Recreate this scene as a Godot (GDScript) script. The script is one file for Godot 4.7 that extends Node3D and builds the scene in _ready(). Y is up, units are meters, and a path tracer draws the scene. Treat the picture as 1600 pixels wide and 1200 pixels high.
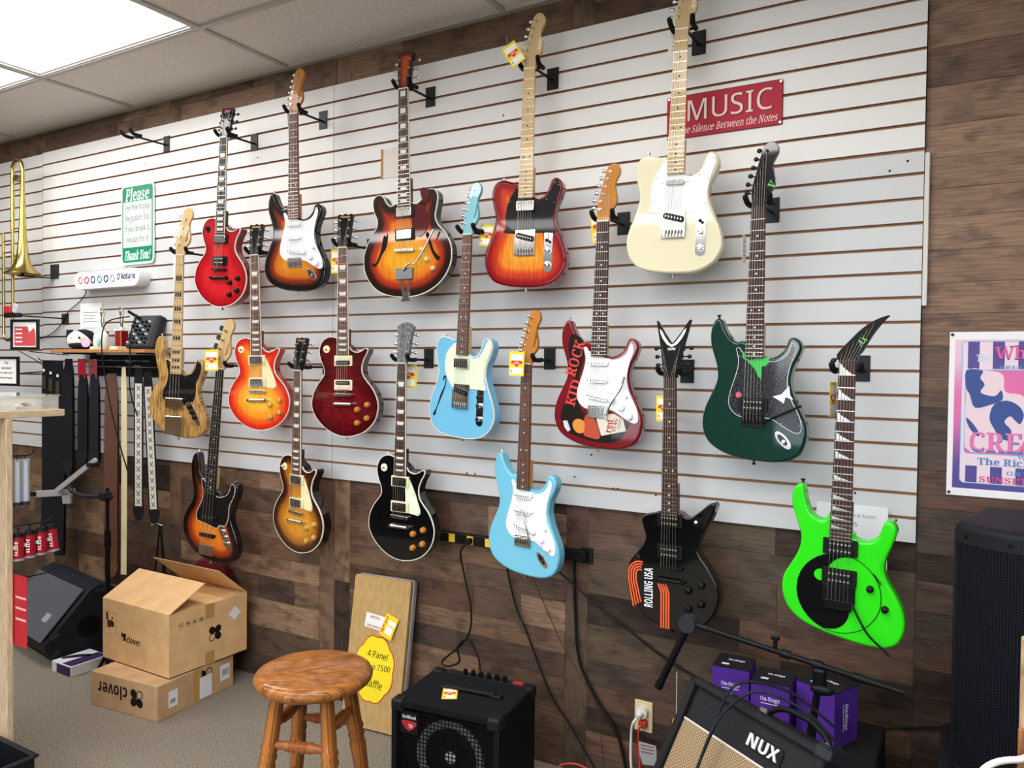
extends Node3D
const STRAT := [-35.1,-410.6, -58.2,-412.7, -79.7,-397.8, -97.4,-370.2, -106.5,-346.7, -113.1,-339.5, -121.6,-337, -131.9,-344.6, -139.8,-361.6, -144.4,-391.4, -140.8,-425.5, -128.3,-463.8, -118.9,-497.8, -118,-527.6, -125.6,-553.1, -141.5,-587.2, -157.2,-625.4, -164.3,-668, -156.8,-706.3, -137,-736.1, -98.4,-759.5, -47.4,-774.4, 20.2,-780.7, 79.1,-778.6, 116.7,-768, 141.4,-748.8, 155.3,-719.1, 159.7,-685, 153.2,-651, 133,-608.4, 114.9,-565.9, 107.4,-527.6, 114.7,-489.3, 130.5,-455.2, 138.2,-429.7, 131.2,-408.4, 114,-397.8, 99.5,-404.2, 89.7,-429.7, 73.4,-448.9, 52.7,-459.5, 27.4,-458.7]
const STRAT_GUARD := [-33.2,-446.7, -47.2,-430.6, -57.6,-432.3, -55.1,-446.7, -50.1,-472.3, -55.4,-506.3, -66.9,-544.6, -76.4,-578.6, -77.8,-604.2, -68.7,-625.4, -51.4,-640.3, -30.2,-645.4, 37.2,-645.4, 58.4,-648.8, 84.1,-663.7, 114.1,-680.8, 133.2,-686.3, 144.7,-676.5, 141.7,-646.7, 131.3,-621.2, 115.6,-591.4, 105.6,-565.9, 100.6,-540.3, 101.5,-514.8, 108.9,-480.8, 119.7,-446.7, 119.9,-425.5, 112.4,-414.8, 107.6,-421.2, 98.6,-446.7, 78.1,-464.6, 53.1,-471.4, 26.8,-467.2]
const TELE := [-30.6,-404.2, -53.6,-401.7, -84.5,-392.9, -110,-393.9, -129.5,-411.9, -136.7,-445.4, -131.8,-476.2, -122.6,-512.2, -119.9,-537.9, -132.1,-584.2, -154.9,-645.9, -159.2,-687.1, -148.7,-728.2, -119.2,-761.7, -72.7,-777.1, -6.2,-783.8, 59.9,-782.2, 105.1,-769.4, 137.2,-746.2, 156.1,-712.8, 159.8,-681.9, 150.4,-640.8, 127.8,-589.4, 113.2,-548.2, 110.5,-519.9, 115.8,-491.7, 129.7,-460.8, 137.5,-429.9, 129.8,-404.2, 111.5,-393.9, 96.6,-401.7, 87.4,-424.8, 75.8,-450.5, 56,-463.4, 33,-460.8]
const TELE_GUARD := [-32.6,-417.1, -47.2,-432.5, -66.3,-460.8, -76.1,-491.7, -79.9,-522.5, -79.1,-563.7, -75.1,-585.3, 66.6,-588.3, 115.5,-588.3, 108.6,-558.5, 105.5,-522.5, 110.7,-491.7, 120.9,-455.7, 128.4,-429.9, 123.9,-408.3, 111.9,-401.7, 102.1,-411.9, 90.7,-440.2, 73.8,-463.4, 53.8,-471.1, 33.3,-468.5]
const LESPAUL := [-44,-381.4, -83.9,-381.4, -111.4,-401, -125,-437, -117.9,-476.2, -101.1,-515.5, -100.6,-541.6, -116.1,-564.5, -135.6,-587.4, -157.1,-626.7, -164.2,-672.5, -153,-711.7, -116.1,-757.5, -59.5,-793.5, 6.2,-807.9, 76.2,-795.5, 123.5,-767.3, 154.6,-728.1, 167.2,-679, 160.8,-639.8, 140.1,-600.5, 111.5,-567.8, 92.6,-541.6, 87.9,-508.9, 97.6,-476.2, 113,-450.1, 116.7,-433.7, 104.6,-428.5, 84.9,-440.3, 61.1,-445.5, 37,-437, 20.6,-417.4]
const LESPAUL_GUARD := [19.9,-459.9, 27.7,-607.1, 88.5,-614.9, 99.5,-607.1, 99.1,-590.7, 74.7,-528.6, 47.3,-476.2, 35.8,-459.9]
const JBASS := [-38.5,-533.8, -56.9,-527.7, -71.4,-506.8, -78.6,-472.1, -86.1,-433.5, -97.2,-414.3, -111.9,-414.3, -126.7,-437.4, -132.1,-479.8, -124.4,-533.8, -108,-595.5, -109.1,-641.8, -131,-680.4, -150.9,-726.7, -154.6,-780.7, -133.1,-834.7, -89.1,-881, -29.8,-911.8, 52.8,-924.9, 117.8,-918, 160.9,-890.2, 176.5,-842.4, 162.3,-788.4, 134.2,-734.4, 120.5,-688.1, 130.5,-641.8, 147.1,-595.5, 151.1,-557, 136.8,-526.1, 112,-522.3, 94.4,-541.5, 86.7,-572.4, 63.4,-591.7, 26.5,-589.4]
const JBASS_GUARD := [-37.9,-543.1, -53.4,-531.5, -61.2,-537.7, -46.7,-595.5, -51.8,-641.8, -69.7,-680.4, -75.8,-711.3, -66.1,-734.4, -16.5,-743.7, 45.8,-757.5, 61.1,-742.1, 97.4,-734.4, 109.1,-688.1, 109.3,-641.8, 129.1,-595.5, 134.5,-553.1, 120.9,-533.8, 108.9,-537.7, 102.5,-564.7, 88,-591.7, 56.1,-604.8, 27.3,-601.7]
const SEMI := [-40.6,-440.7, -68.6,-448.8, -87.4,-434.5, -103.3,-409.5, -124.2,-398.3, -145.2,-407, -154.4,-427, -149.1,-464.4, -134,-498.8, -139.1,-530, -170.8,-570.6, -195.6,-620.5, -201.4,-658, -196.1,-701.7, -172,-745.4, -130.3,-782.8, -67.5,-804.7, -1.1,-810.9, 65.4,-804.7, 128.5,-779.7, 170.6,-745.4, 198.9,-701.7, 208.3,-658, 203,-614.3, 178.8,-570.6, 147.6,-536.2, 135.9,-505, 143.1,-467.6, 148.3,-430.1, 137.9,-405.1, 115.6,-397, 92.5,-409.5, 74.8,-433.2, 50.3,-448.8, 18.9,-440.7]
const VEE := [-34.5,-443.2, -56.5,-450.4, -81.8,-456.7, -98.7,-467.3, -105.8,-480, -100.7,-501.1, -92.1,-526.5, -92.1,-547.6, -102.6,-568.8, -123.6,-594.2, -144.7,-619.5, -155.2,-649.1, -158,-683, -152.8,-716.8, -140,-750.6, -114.5,-784.5, -80.6,-814.1, -42.5,-828.9, -0.2,-835.2, 46.3,-831, 88.6,-816.2, 126.5,-790.8, 151.8,-754.9, 164.3,-716.8, 164.2,-683, 151.4,-649.1, 130.2,-615.3, 104.7,-581.5, 94,-560.3, 96.1,-535, 108.7,-505.4, 125.5,-475.8, 142.3,-441.9, 152.7,-412.3, 148.5,-402.2, 140,-400.9, 129.5,-406, 112.6,-420.8, 87.3,-441.9, 66.2,-455.9, 47.2,-454.6, 23.9,-441.1]
const SUPER := [-30.3,-422.7, -40.9,-434.1, -55,-436.9, -71.5,-430, -84.3,-414.6, -93.4,-390.2, -98.6,-361.7, -102.1,-346.3, -109.5,-343.5, -121.5,-348.7, -131.7,-367.8, -133.9,-394.3, -125.3,-426.8, -112.8,-463.4, -105.8,-487.7, -106.6,-516.2, -115.7,-544.6, -132.6,-577.2, -147.7,-605.6, -152.5,-638.1, -147.2,-670.6, -131.8,-699.1, -104.4,-723.5, -63,-741.8, -5.5,-755.2, 43.5,-762.1, 92.4,-764.9, 124.7,-760.1, 148.4,-743.8, 161.5,-715.4, 164.3,-682.8, 156.9,-650.3, 139.1,-613.7, 119.5,-581.2, 110.3,-552.8, 113.2,-524.3, 125.9,-487.7, 134.9,-459.3, 137.1,-443, 129.6,-426.8, 117.1,-420.7, 105.2,-426.8, 99.7,-443, 92.4,-463.4, 76.7,-477.6, 56.7,-483.7, 36.1,-477.6, 26.6,-463.4]

# ---------------------------------------------------------------- mesh builder
class MB:
	var v := PackedVector3Array()
	var n := PackedVector3Array()
	var u := PackedVector2Array()
	var ix := PackedInt32Array()
	var xf := Transform3D()
	var uvo := Vector2.ZERO
	var uvbox := Rect2()

	func vert(p: Vector3, nn: Vector3, uv: Vector2) -> int:
		v.append(xf * p)
		n.append((xf.basis * nn).normalized())
		u.append(uv)
		return v.size() - 1

	func face(a: int, b: int, c: int) -> void:
		var g := (v[b] - v[a]).cross(v[c] - v[a])
		if g.dot(n[a] + n[b] + n[c]) > 0.0:
			ix.append_array([a, c, b])
		else:
			ix.append_array([a, b, c])

	func tri(a: Vector3, b: Vector3, c: Vector3, nn: Vector3) -> void:
		face(vert(a, nn, Vector2(a.x, -a.y) + uvo), vert(b, nn, Vector2(b.x, -b.y) + uvo), vert(c, nn, Vector2(c.x, -c.y) + uvo))

	func quad(a: Vector3, b: Vector3, c: Vector3, d: Vector3, nn: Vector3, uvs := []) -> void:
		var q: Array = uvs
		if q.is_empty():
			for p in [a, b, c, d]:
				var pp: Vector3 = p
				if absf(nn.z) >= absf(nn.x) and absf(nn.z) >= absf(nn.y):
					q.append(Vector2(pp.x, -pp.y) + uvo)
				elif absf(nn.x) >= absf(nn.y):
					q.append(Vector2(pp.z, -pp.y) + uvo)
				else:
					q.append(Vector2(pp.x, pp.z) + uvo)
		var i := vert(a, nn, q[0])
		var j := vert(b, nn, q[1])
		var k := vert(c, nn, q[2])
		var l := vert(d, nn, q[3])
		face(i, j, k)
		face(i, k, l)

	func hexa(p: Array) -> void:
		# p: eight corners, 0..3 lower ring, 4..7 upper ring in the same order
		var c := Vector3.ZERO
		for q in p:
			c += q
		c /= 8.0
		for f in [[0, 1, 2, 3], [4, 5, 6, 7], [0, 1, 5, 4], [1, 2, 6, 5], [2, 3, 7, 6], [3, 0, 4, 7]]:
			var a: Vector3 = p[f[0]]
			var b: Vector3 = p[f[1]]
			var d: Vector3 = p[f[2]]
			var e: Vector3 = p[f[3]]
			var nn := (d - a).cross(e - b).normalized()
			if nn.dot((a + b + d + e) / 4.0 - c) < 0.0:
				nn = -nn
			quad(a, b, d, e, nn)

	func box(c: Vector3, s: Vector3, b := Basis()) -> void:
		var p := []
		for y in [-0.5, 0.5]:
			for q in [[-0.5, -0.5], [0.5, -0.5], [0.5, 0.5], [-0.5, 0.5]]:
				p.append(c + b * Vector3(q[0] * s.x, y * s.y, q[1] * s.z))
		hexa(p)

	func bbox(c: Vector3, s: Vector3, r: float, b := Basis()) -> void:
		# box with chamfered edges: three slabs' hull
		var old := xf
		xf = xf * Transform3D(b, c)
		var h := s / 2.0
		var i := h - Vector3(r, r, r)
		for sx in [-1.0, 1.0]:
			quad(Vector3(sx * h.x, -i.y, -i.z), Vector3(sx * h.x, i.y, -i.z), Vector3(sx * h.x, i.y, i.z), Vector3(sx * h.x, -i.y, i.z), Vector3(sx, 0, 0))
			quad(Vector3(-i.x, sx * h.y, -i.z), Vector3(i.x, sx * h.y, -i.z), Vector3(i.x, sx * h.y, i.z), Vector3(-i.x, sx * h.y, i.z), Vector3(0, sx, 0))
			quad(Vector3(-i.x, -i.y, sx * h.z), Vector3(i.x, -i.y, sx * h.z), Vector3(i.x, i.y, sx * h.z), Vector3(-i.x, i.y, sx * h.z), Vector3(0, 0, sx))
			for sy in [-1.0, 1.0]:
				quad(Vector3(sx * h.x, sy * i.y, -i.z), Vector3(sx * h.x, sy * i.y, i.z), Vector3(sx * i.x, sy * h.y, i.z), Vector3(sx * i.x, sy * h.y, -i.z), Vector3(sx, sy, 0).normalized())
				quad(Vector3(sx * h.x, -i.y, sy * i.z), Vector3(sx * h.x, i.y, sy * i.z), Vector3(sx * i.x, i.y, sy * h.z), Vector3(sx * i.x, -i.y, sy * h.z), Vector3(sx, 0, sy).normalized())
				quad(Vector3(-i.x, sx * h.y, sy * i.z), Vector3(i.x, sx * h.y, sy * i.z), Vector3(i.x, sx * i.y, sy * h.z), Vector3(-i.x, sx * i.y, sy * h.z), Vector3(0, sx, sy).normalized())
				for sz in [-1.0, 1.0]:
					tri(Vector3(sx * h.x, sy * i.y, sz * i.z), Vector3(sx * i.x, sy * h.y, sz * i.z), Vector3(sx * i.x, sy * i.y, sz * h.z), Vector3(sx, sy, sz).normalized())
		xf = old

	func cyl(a: Vector3, b: Vector3, r0: float, r1 := -1.0, seg := 10, caps := true) -> void:
		if r1 < 0.0:
			r1 = r0
		var d := (b - a).normalized()
		var s := d.cross(Vector3(0.31, 0.87, 0.42) if absf(d.y) < 0.9 else Vector3(1, 0, 0.2)).normalized()
		var t := d.cross(s)
		var base := v.size()
		for k in seg + 1:
			var w := TAU * k / seg
			var o := s * cos(w) + t * sin(w)
			vert(a + o * r0, o, Vector2(float(k) / seg, 0))
			vert(b + o * r1, o, Vector2(float(k) / seg, (b - a).length()))
		for k in seg:
			var q := base + 2 * k
			face(q, q + 1, q + 2)
			face(q + 1, q + 3, q + 2)
		if caps:
			for e in 2:
				var cp := a if e == 0 else b
				var r := r0 if e == 0 else r1
				var nn := -d if e == 0 else d
				if r < 1e-5:
					continue
				var c0 := vert(cp, nn, Vector2(0.5, 0.5))
				for k in seg + 1:
					var w := TAU * k / seg
					vert(cp + (s * cos(w) + t * sin(w)) * r, nn, Vector2(0.5 + cos(w) / 2, 0.5 + sin(w) / 2))
				for k in seg:
					face(c0, c0 + 1 + k, c0 + 2 + k)

	func tube(pts: Array, r: float, seg := 8) -> void:
		var m := pts.size()
		var s := Vector3.ZERO
		var base := v.size()
		for i in m:
			var d: Vector3 = ((pts[min(i + 1, m - 1)] as Vector3) - (pts[max(i - 1, 0)] as Vector3)).normalized()
			if i == 0:
				s = d.cross(Vector3.UP if absf(d.y) < 0.9 else Vector3.RIGHT).normalized()
			else:
				s = (s - d * s.dot(d)).normalized()
			var t := d.cross(s)
			for k in seg + 1:
				var w := TAU * k / seg
				var o := s * cos(w) + t * sin(w)
				vert((pts[i] as Vector3) + o * r, o, Vector2(float(k) / seg, float(i)))
		for i in m - 1:
			for k in seg:
				var q := base + i * (seg + 1) + k
				face(q, q + 1, q + seg + 1)
				face(q + 1, q + seg + 2, q + seg + 1)

	func lathe(prof: Array, seg := 24) -> void:
		# prof: Vector2(radius, y), about the y axis of xf
		var m := prof.size()
		var sn := []
		for i in m - 1:
			var d: Vector2 = (prof[i + 1] as Vector2) - (prof[i] as Vector2)
			sn.append(Vector2(d.y, -d.x).normalized())
		for i in m - 1:
			var na: Vector2 = sn[i]
			var nb: Vector2 = sn[i]
			if i > 0 and (sn[i - 1] as Vector2).dot(sn[i]) > 0.6:
				na = ((sn[i - 1] as Vector2) + (sn[i] as Vector2)).normalized()
			if i < m - 2 and (sn[i + 1] as Vector2).dot(sn[i]) > 0.6:
				nb = ((sn[i + 1] as Vector2) + (sn[i] as Vector2)).normalized()
			var base := v.size()
			for k in seg + 1:
				var w := TAU * k / seg
				var c := cos(w)
				var s := sin(w)
				vert(Vector3(prof[i].x * c, prof[i].y, prof[i].x * s), Vector3(na.x * c, na.y, na.x * s), Vector2(prof[i].x * c, prof[i].x * s))
				vert(Vector3(prof[i + 1].x * c, prof[i + 1].y, prof[i + 1].x * s), Vector3(nb.x * c, nb.y, nb.x * s), Vector2(prof[i + 1].x * c, prof[i + 1].x * s))
			for k in seg:
				var q := base + 2 * k
				face(q, q + 1, q + 2)
				face(q + 1, q + 3, q + 2)

	func ext(poly: PackedVector2Array, z0: float, z1: float, bev: float, steps := 3) -> void:
		# extruded outline with rounded rims; uv runs over the outline's box
		var p := poly.duplicate()
		if Geometry2D.is_polygon_clockwise(p):
			p.reverse()
		var m := p.size()
		var nn := PackedVector2Array()
		for i in m:
			var e1 := (p[i] - p[(i + m - 1) % m]).normalized()
			var e2 := (p[(i + 1) % m] - p[i]).normalized()
			var t := (e1 + e2).normalized()
			nn.append(Vector2(t.y, -t.x))
		var bb := uvbox
		if bb.size.x <= 0.0:
			bb = Rect2(p[0], Vector2.ZERO)
			for q in p:
				bb = bb.expand(q)
		var rings := []
		for k in steps + 1:
			var a := PI / 2 * k / steps
			rings.append([bev * (1.0 - sin(a)), z1 - bev * (1.0 - cos(a)), sin(a), cos(a)])
		for k in steps + 1:
			var a := PI / 2 * (1.0 - float(k) / steps)
			rings.append([bev * (1.0 - sin(a)), z0 + bev * (1.0 - cos(a)), sin(a), -cos(a)])
		if bev <= 0.0:
			rings = [[0.0, z1, 1.0, 0.0], [0.0, z0, 1.0, 0.0]]
		var base := v.size()
		for r in rings:
			for i in m + 1:
				var q: Vector2 = p[i % m] - nn[i % m] * r[0]
				vert(Vector3(q.x, q.y, r[1]), Vector3(nn[i % m].x * r[2], nn[i % m].y * r[2], r[3]), (q - bb.position) / bb.size * Vector2(1, -1) + Vector2(0, 1))
		for j in rings.size() - 1:
			for i in m:
				var q := base + j * (m + 1) + i
				face(q, q + 1, q + m + 1)
				face(q + 1, q + m + 2, q + m + 1)
		for side in 2:
			var cap := PackedVector2Array()
			for i in m:
				cap.append(p[i] - nn[i] * bev)
			var t := Geometry2D.triangulate_polygon(cap)
			if t.is_empty():
				t = Geometry2D.triangulate_polygon(p)
			var b2 := v.size()
			for q in cap:
				vert(Vector3(q.x, q.y, z1 if side == 0 else z0), Vector3(0, 0, 1 if side == 0 else -1), (q - bb.position) / bb.size * Vector2(1, -1) + Vector2(0, 1))
			for k in range(0, t.size(), 3):
				face(b2 + t[k], b2 + t[k + 1], b2 + t[k + 2])

	func band(poly: PackedVector2Array, z0: float, z1: float, off: float, lip: float) -> void:
		# a strip round an outline with a narrow lip on top: binding
		var p := poly.duplicate()
		if Geometry2D.is_polygon_clockwise(p):
			p.reverse()
		var m := p.size()
		var base := v.size()
		for i in m + 1:
			var e := (p[(i + 1) % m] - p[(i + m - 1) % m]).normalized()
			var o := Vector2(e.y, -e.x)
			var a := p[i % m] + o * off
			var b := p[i % m] - o * lip
			vert(Vector3(a.x, a.y, z0), Vector3(o.x, o.y, 0), Vector2.ZERO)
			vert(Vector3(a.x, a.y, z1), Vector3(o.x, o.y, 0), Vector2.ZERO)
			vert(Vector3(a.x, a.y, z1), Vector3(0, 0, 1), Vector2.ZERO)
			vert(Vector3(b.x, b.y, z1), Vector3(0, 0, 1), Vector2.ZERO)
		for i in m:
			var q := base + 4 * i
			for o in [0, 2]:
				face(q + o, q + o + 1, q + o + 4)
				face(q + o + 1, q + o + 5, q + o + 4)

	func ball(c: Vector3, r: Vector3, seg := 16) -> void:
		var rows := seg / 2
		var base := v.size()
		for i in rows + 1:
			var a := PI * i / rows
			for k in seg + 1:
				var w := TAU * k / seg
				var o := Vector3(sin(a) * cos(w), cos(a), sin(a) * sin(w))
				vert(c + o * r, (o / r).normalized(), Vector2(float(k) / seg, float(i) / rows))
		for i in rows:
			for k in seg:
				var q := base + i * (seg + 1) + k
				face(q, q + 1, q + seg + 1)
				face(q + 1, q + seg + 2, q + seg + 1)


var mats := {}
var used := {}
var rng := RandomNumberGenerator.new()
var tex := {}
const UP := Vector3.UP


func commit(mb: MB, called: String, m: Material, parent: Node = null, more := []) -> MeshInstance3D:
	var am := ArrayMesh.new()
	for e in [[mb, m]] + more:
		var b: MB = e[0]
		if b.ix.is_empty():
			continue
		var arr := []
		arr.resize(Mesh.ARRAY_MAX)
		arr[Mesh.ARRAY_VERTEX] = b.v
		arr[Mesh.ARRAY_NORMAL] = b.n
		arr[Mesh.ARRAY_TEX_UV] = b.u
		arr[Mesh.ARRAY_INDEX] = b.ix
		am.add_surface_from_arrays(Mesh.PRIMITIVE_TRIANGLES, arr)
		am.surface_set_material(am.get_surface_count() - 1, e[1])
	var o := MeshInstance3D.new()
	o.mesh = am
	o.name = called if parent else numbered(called)
	(parent if parent else self).add_child(o, true)
	return o


func put(mesh: Mesh, called: String, m: Material, parent: Node, xf := Transform3D()) -> MeshInstance3D:
	var o := MeshInstance3D.new()
	o.mesh = mesh
	o.material_override = m
	o.name = called
	parent.add_child(o, true)
	o.transform = xf
	return o


func numbered(called: String) -> String:
	var k: int = used.get(called, 0)
	used[called] = k + 1
	return called if k == 0 else "%s_%03d" % [called, k]


func thing(called: String, label: String, category: String, at := Vector3.ZERO, group := "", turn := Basis()) -> Node3D:
	var o := Node3D.new()
	o.name = numbered(called)
	add_child(o)
	o.transform = Transform3D(turn, at)
	tag(o, label, category, group)
	return o


func tag(o: Node, label: String, category: String, group := "") -> void:
	o.set_meta("label", label)
	o.set_meta("category", category)
	if group:
		o.set_meta("group", group)


func structure(called: String, at := Vector3.ZERO) -> Node3D:
	var o := Node3D.new()
	o.name = called
	add_child(o)
	o.position = at
	o.set_meta("kind", "structure")
	return o


# ---------------------------------------------------------------- materials
func mat(hex: String, rough := 0.5, metal := 0.0, coat := 0.0) -> StandardMaterial3D:
	var key := "%s/%s/%s/%s" % [hex, rough, metal, coat]
	if not mats.has(key):
		var m := StandardMaterial3D.new()
		m.albedo_color = Color(hex)
		m.roughness = rough
		m.metallic = metal
		if coat > 0.0:
			m.clearcoat_enabled = true
			m.clearcoat = coat
			m.clearcoat_roughness = 0.04
			m.metallic_specular = 0.2
		elif Color(hex).get_luminance() < 0.25 and metal < 0.5:
			m.metallic_specular = 0.32
		mats[key] = m
	return mats[key]


func tmat(hex: String, t: Texture2D, scale: Vector3, rough := 0.6, coat := 0.0, relief: Texture2D = null, deep := 0.0) -> StandardMaterial3D:
	var m := StandardMaterial3D.new()
	m.albedo_color = Color(hex)
	m.albedo_texture = t
	m.roughness = rough
	m.uv1_scale = scale
	if coat > 0.0:
		m.clearcoat_enabled = true
		m.clearcoat = coat
		m.clearcoat_roughness = 0.05
		m.metallic_specular = 0.2
	elif Color(hex).get_luminance() < 0.25:
		m.metallic_specular = 0.32
	if relief:
		m.heightmap_enabled = true
		m.heightmap_texture = relief
		m.heightmap_scale = deep
	return m


func grain(w: int, h: int, fx: float, fy: float, lo: float, sd: int, blot := 0.0, bf := 0.01) -> ImageTexture:
	# streaks (stretched noise) with darker weathered blotches, tiling
	var a := FastNoiseLite.new()
	a.seed = sd
	a.noise_type = FastNoiseLite.TYPE_SIMPLEX_SMOOTH
	a.frequency = 1.0
	a.fractal_octaves = 3
	var b := FastNoiseLite.new()
	b.seed = sd + 7
	b.frequency = bf
	b.fractal_octaves = 4
	var im := Image.create(w, h, false, Image.FORMAT_RGB8)
	for y in h:
		for x in w:
			# blend across the border so that the picture tiles
			var tx := clampf((float(x) / w - 0.85) / 0.15, 0.0, 1.0)
			var ty := clampf((float(y) / h - 0.85) / 0.15, 0.0, 1.0)
			var s := 0.0
			var q := 0.0
			for e in [[x, y, (1 - tx) * (1 - ty)], [x - w, y, tx * (1 - ty)], [x, y - h, (1 - tx) * ty], [x - w, y - h, tx * ty]]:
				if e[2] > 0.001:
					s += e[2] * a.get_noise_2d(e[0] * fx, e[1] * fy)
					if blot > 0.0:
						q += e[2] * b.get_noise_2d(e[0] * 0.55, e[1])
			var val := 1.0 - lo * (0.5 - 0.5 * clampf(s * 1.6, -1, 1)) - blot * clampf(q * 2.2, 0.0, 1.0)
			im.set_pixel(x, y, Color(val, val, val))
	return ImageTexture.create_from_image(im)


func speckle(w: int, f: float, lo: float, sd: int, oct := 2) -> ImageTexture:
	var a := FastNoiseLite.new()
	a.seed = sd
	a.frequency = f
	a.fractal_octaves = oct
	var im := a.get_seamless_image(w, w)
	im.convert(Image.FORMAT_RGB8)
	for y in w:
		for x in w:
			var g := 1.0 - lo + lo * im.get_pixel(x, y).r
			im.set_pixel(x, y, Color(g, g, g))
	return ImageTexture.create_from_image(im)


func burst(out: PackedVector2Array, stops: Array, sd: int, streak := 0.12, flame := 0.0) -> StandardMaterial3D:
	# a sprayed finish: colours by distance from the body's rim, over wood grain
	var bb := Rect2(out[0], Vector2.ZERO)
	for q in out:
		bb = bb.expand(q)
	var gw := 40
	var gh := 52
	var field := []
	for j in gh + 1:
		for i in gw + 1:
			var p := bb.position + bb.size * Vector2(float(i) / gw, float(j) / gh)
			var d := 9.0
			for k in out.size():
				d = minf(d, p.distance_to(Geometry2D.get_closest_point_to_segment(p, out[k], out[(k + 1) % out.size()])))
			field.append(d if Geometry2D.is_point_in_polygon(p, out) else -d)
	var a := FastNoiseLite.new()
	a.seed = sd
	a.frequency = 1.0
	var im := Image.create(192, 248, false, Image.FORMAT_RGB8)
	for y in 248:
		for x in 192:
			var gx := x / 192.0 * gw
			var gy := (1.0 - y / 248.0) * gh
			var i := mini(int(gx), gw - 1)
			var j := mini(int(gy), gh - 1)
			var fx := gx - i
			var fy := gy - j
			var d: float = lerpf(lerpf(field[j * (gw + 1) + i], field[j * (gw + 1) + i + 1], fx), lerpf(field[(j + 1) * (gw + 1) + i], field[(j + 1) * (gw + 1) + i + 1], fx), fy)
			var c: Color = stops[0][1]
			for k in range(1, stops.size()):
				c = c.lerp(stops[k][1], smoothstep(stops[k - 1][0], stops[k][0], d))
			var g := 1.0 + streak * a.get_noise_2d(x * 0.16, y * 0.012)
			if flame > 0.0:
				g += flame * a.get_noise_2d(x * 0.025 + 40.0, y * 0.22 + 3.0 * sin(x * 0.04))
			im.set_pixel(x, y, Color(clampf(c.r * g, 0, 1), clampf(c.g * g, 0, 1), clampf(c.b * g, 0, 1)))
	var m := StandardMaterial3D.new()
	m.albedo_texture = ImageTexture.create_from_image(im)
	m.roughness = 0.25
	m.clearcoat_enabled = true
	m.clearcoat = 1.0
	m.clearcoat_roughness = 0.04
	m.metallic_specular = 0.2
	m.texture_repeat = false
	return m


# ---------------------------------------------------------------- shapes
func outline(a: Array, sub := 4, flip := false) -> PackedVector2Array:
	# closed Catmull-Rom through points given in millimetres
	var p := PackedVector2Array()
	for k in range(0, a.size(), 2):
		p.append(Vector2(a[k], a[k + 1]) * 0.001)
	var out := PackedVector2Array()
	var m := p.size()
	for i in m:
		for s in sub:
			out.append(p[i].cubic_interpolate(p[(i + 1) % m], p[(i + m - 1) % m], p[(i + 2) % m], float(s) / sub))
	return out


func flat(a: Array) -> PackedVector2Array:
	var p := PackedVector2Array()
	for k in range(0, a.size(), 2):
		p.append(Vector2(a[k], a[k + 1]) * 0.001)
	return p


func rrect(w: float, h: float, r: float, c := Vector2.ZERO, seg := 4) -> PackedVector2Array:
	var p := PackedVector2Array()
	for q in [[1, 1, 0.0], [-1, 1, 0.5], [-1, -1, 1.0], [1, -1, 1.5]]:
		for k in seg + 1:
			var a: float = PI * q[2] + PI / 2 * k / seg
			p.append(c + Vector2(q[0] * (w / 2 - r), q[1] * (h / 2 - r)) + Vector2(cos(a), sin(a)) * r)
	return p


func disc(r: float, c := Vector2.ZERO, seg := 24, ry := -1.0) -> PackedVector2Array:
	var p := PackedVector2Array()
	for k in seg:
		p.append(c + Vector2(cos(TAU * k / seg) * r, sin(TAU * k / seg) * (r if ry < 0 else ry)))
	return p


func turned(p: PackedVector2Array, a: float, c: Vector2) -> PackedVector2Array:
	var o := PackedVector2Array()
	for q in p:
		o.append(q.rotated(a) + c)
	return o


func curve(pts: Array, n := 8) -> Array:
	var out := []
	var m := pts.size()
	for i in m - 1:
		for k in n:
			out.append((pts[i] as Vector3).cubic_interpolate(pts[i + 1], pts[max(i - 1, 0)], pts[min(i + 2, m - 1)], float(k) / n))
	out.append(pts[m - 1])
	return out


func words(parent: Node, called: String, s: String, w: float, h: float, xf: Transform3D, m: Material, serif := false, bold := true, slant := 0.0, depth := 0.0006) -> MeshInstance3D:
	# lettering fitted into w x h, centred on xf, standing depth proud along z
	var f := SystemFont.new()
	f.font_names = PackedStringArray(["Droid Serif" if serif else "Droid Sans"])
	f.font_weight = 700 if bold else 400
	var t := TextMesh.new()
	t.font = f
	t.text = s
	t.font_size = 32
	t.pixel_size = 0.01
	t.depth = 0.01
	t.curve_step = 2.0
	var bb := t.get_aabb()
	var o := MeshInstance3D.new()
	o.mesh = t
	o.material_override = m
	o.name = called
	parent.add_child(o, true)
	var k := Vector3(w / maxf(bb.size.x, 1e-4), h / maxf(bb.size.y, 1e-4), depth / 0.01)
	var b := Basis(Vector3(k.x, 0, 0), Vector3(slant * k.y, k.y, 0), Vector3(0, 0, k.z))
	o.transform = xf * Transform3D(b, -(b * bb.get_center()) + Vector3(0, 0, depth / 2))
	return o


# ---------------------------------------------------------------- scene
const H0 := 1.05          # underside of the slatted panels
const H1 := 2.8788        # their top
const CEIL := 3.02
const PITCH := 0.0762


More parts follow.
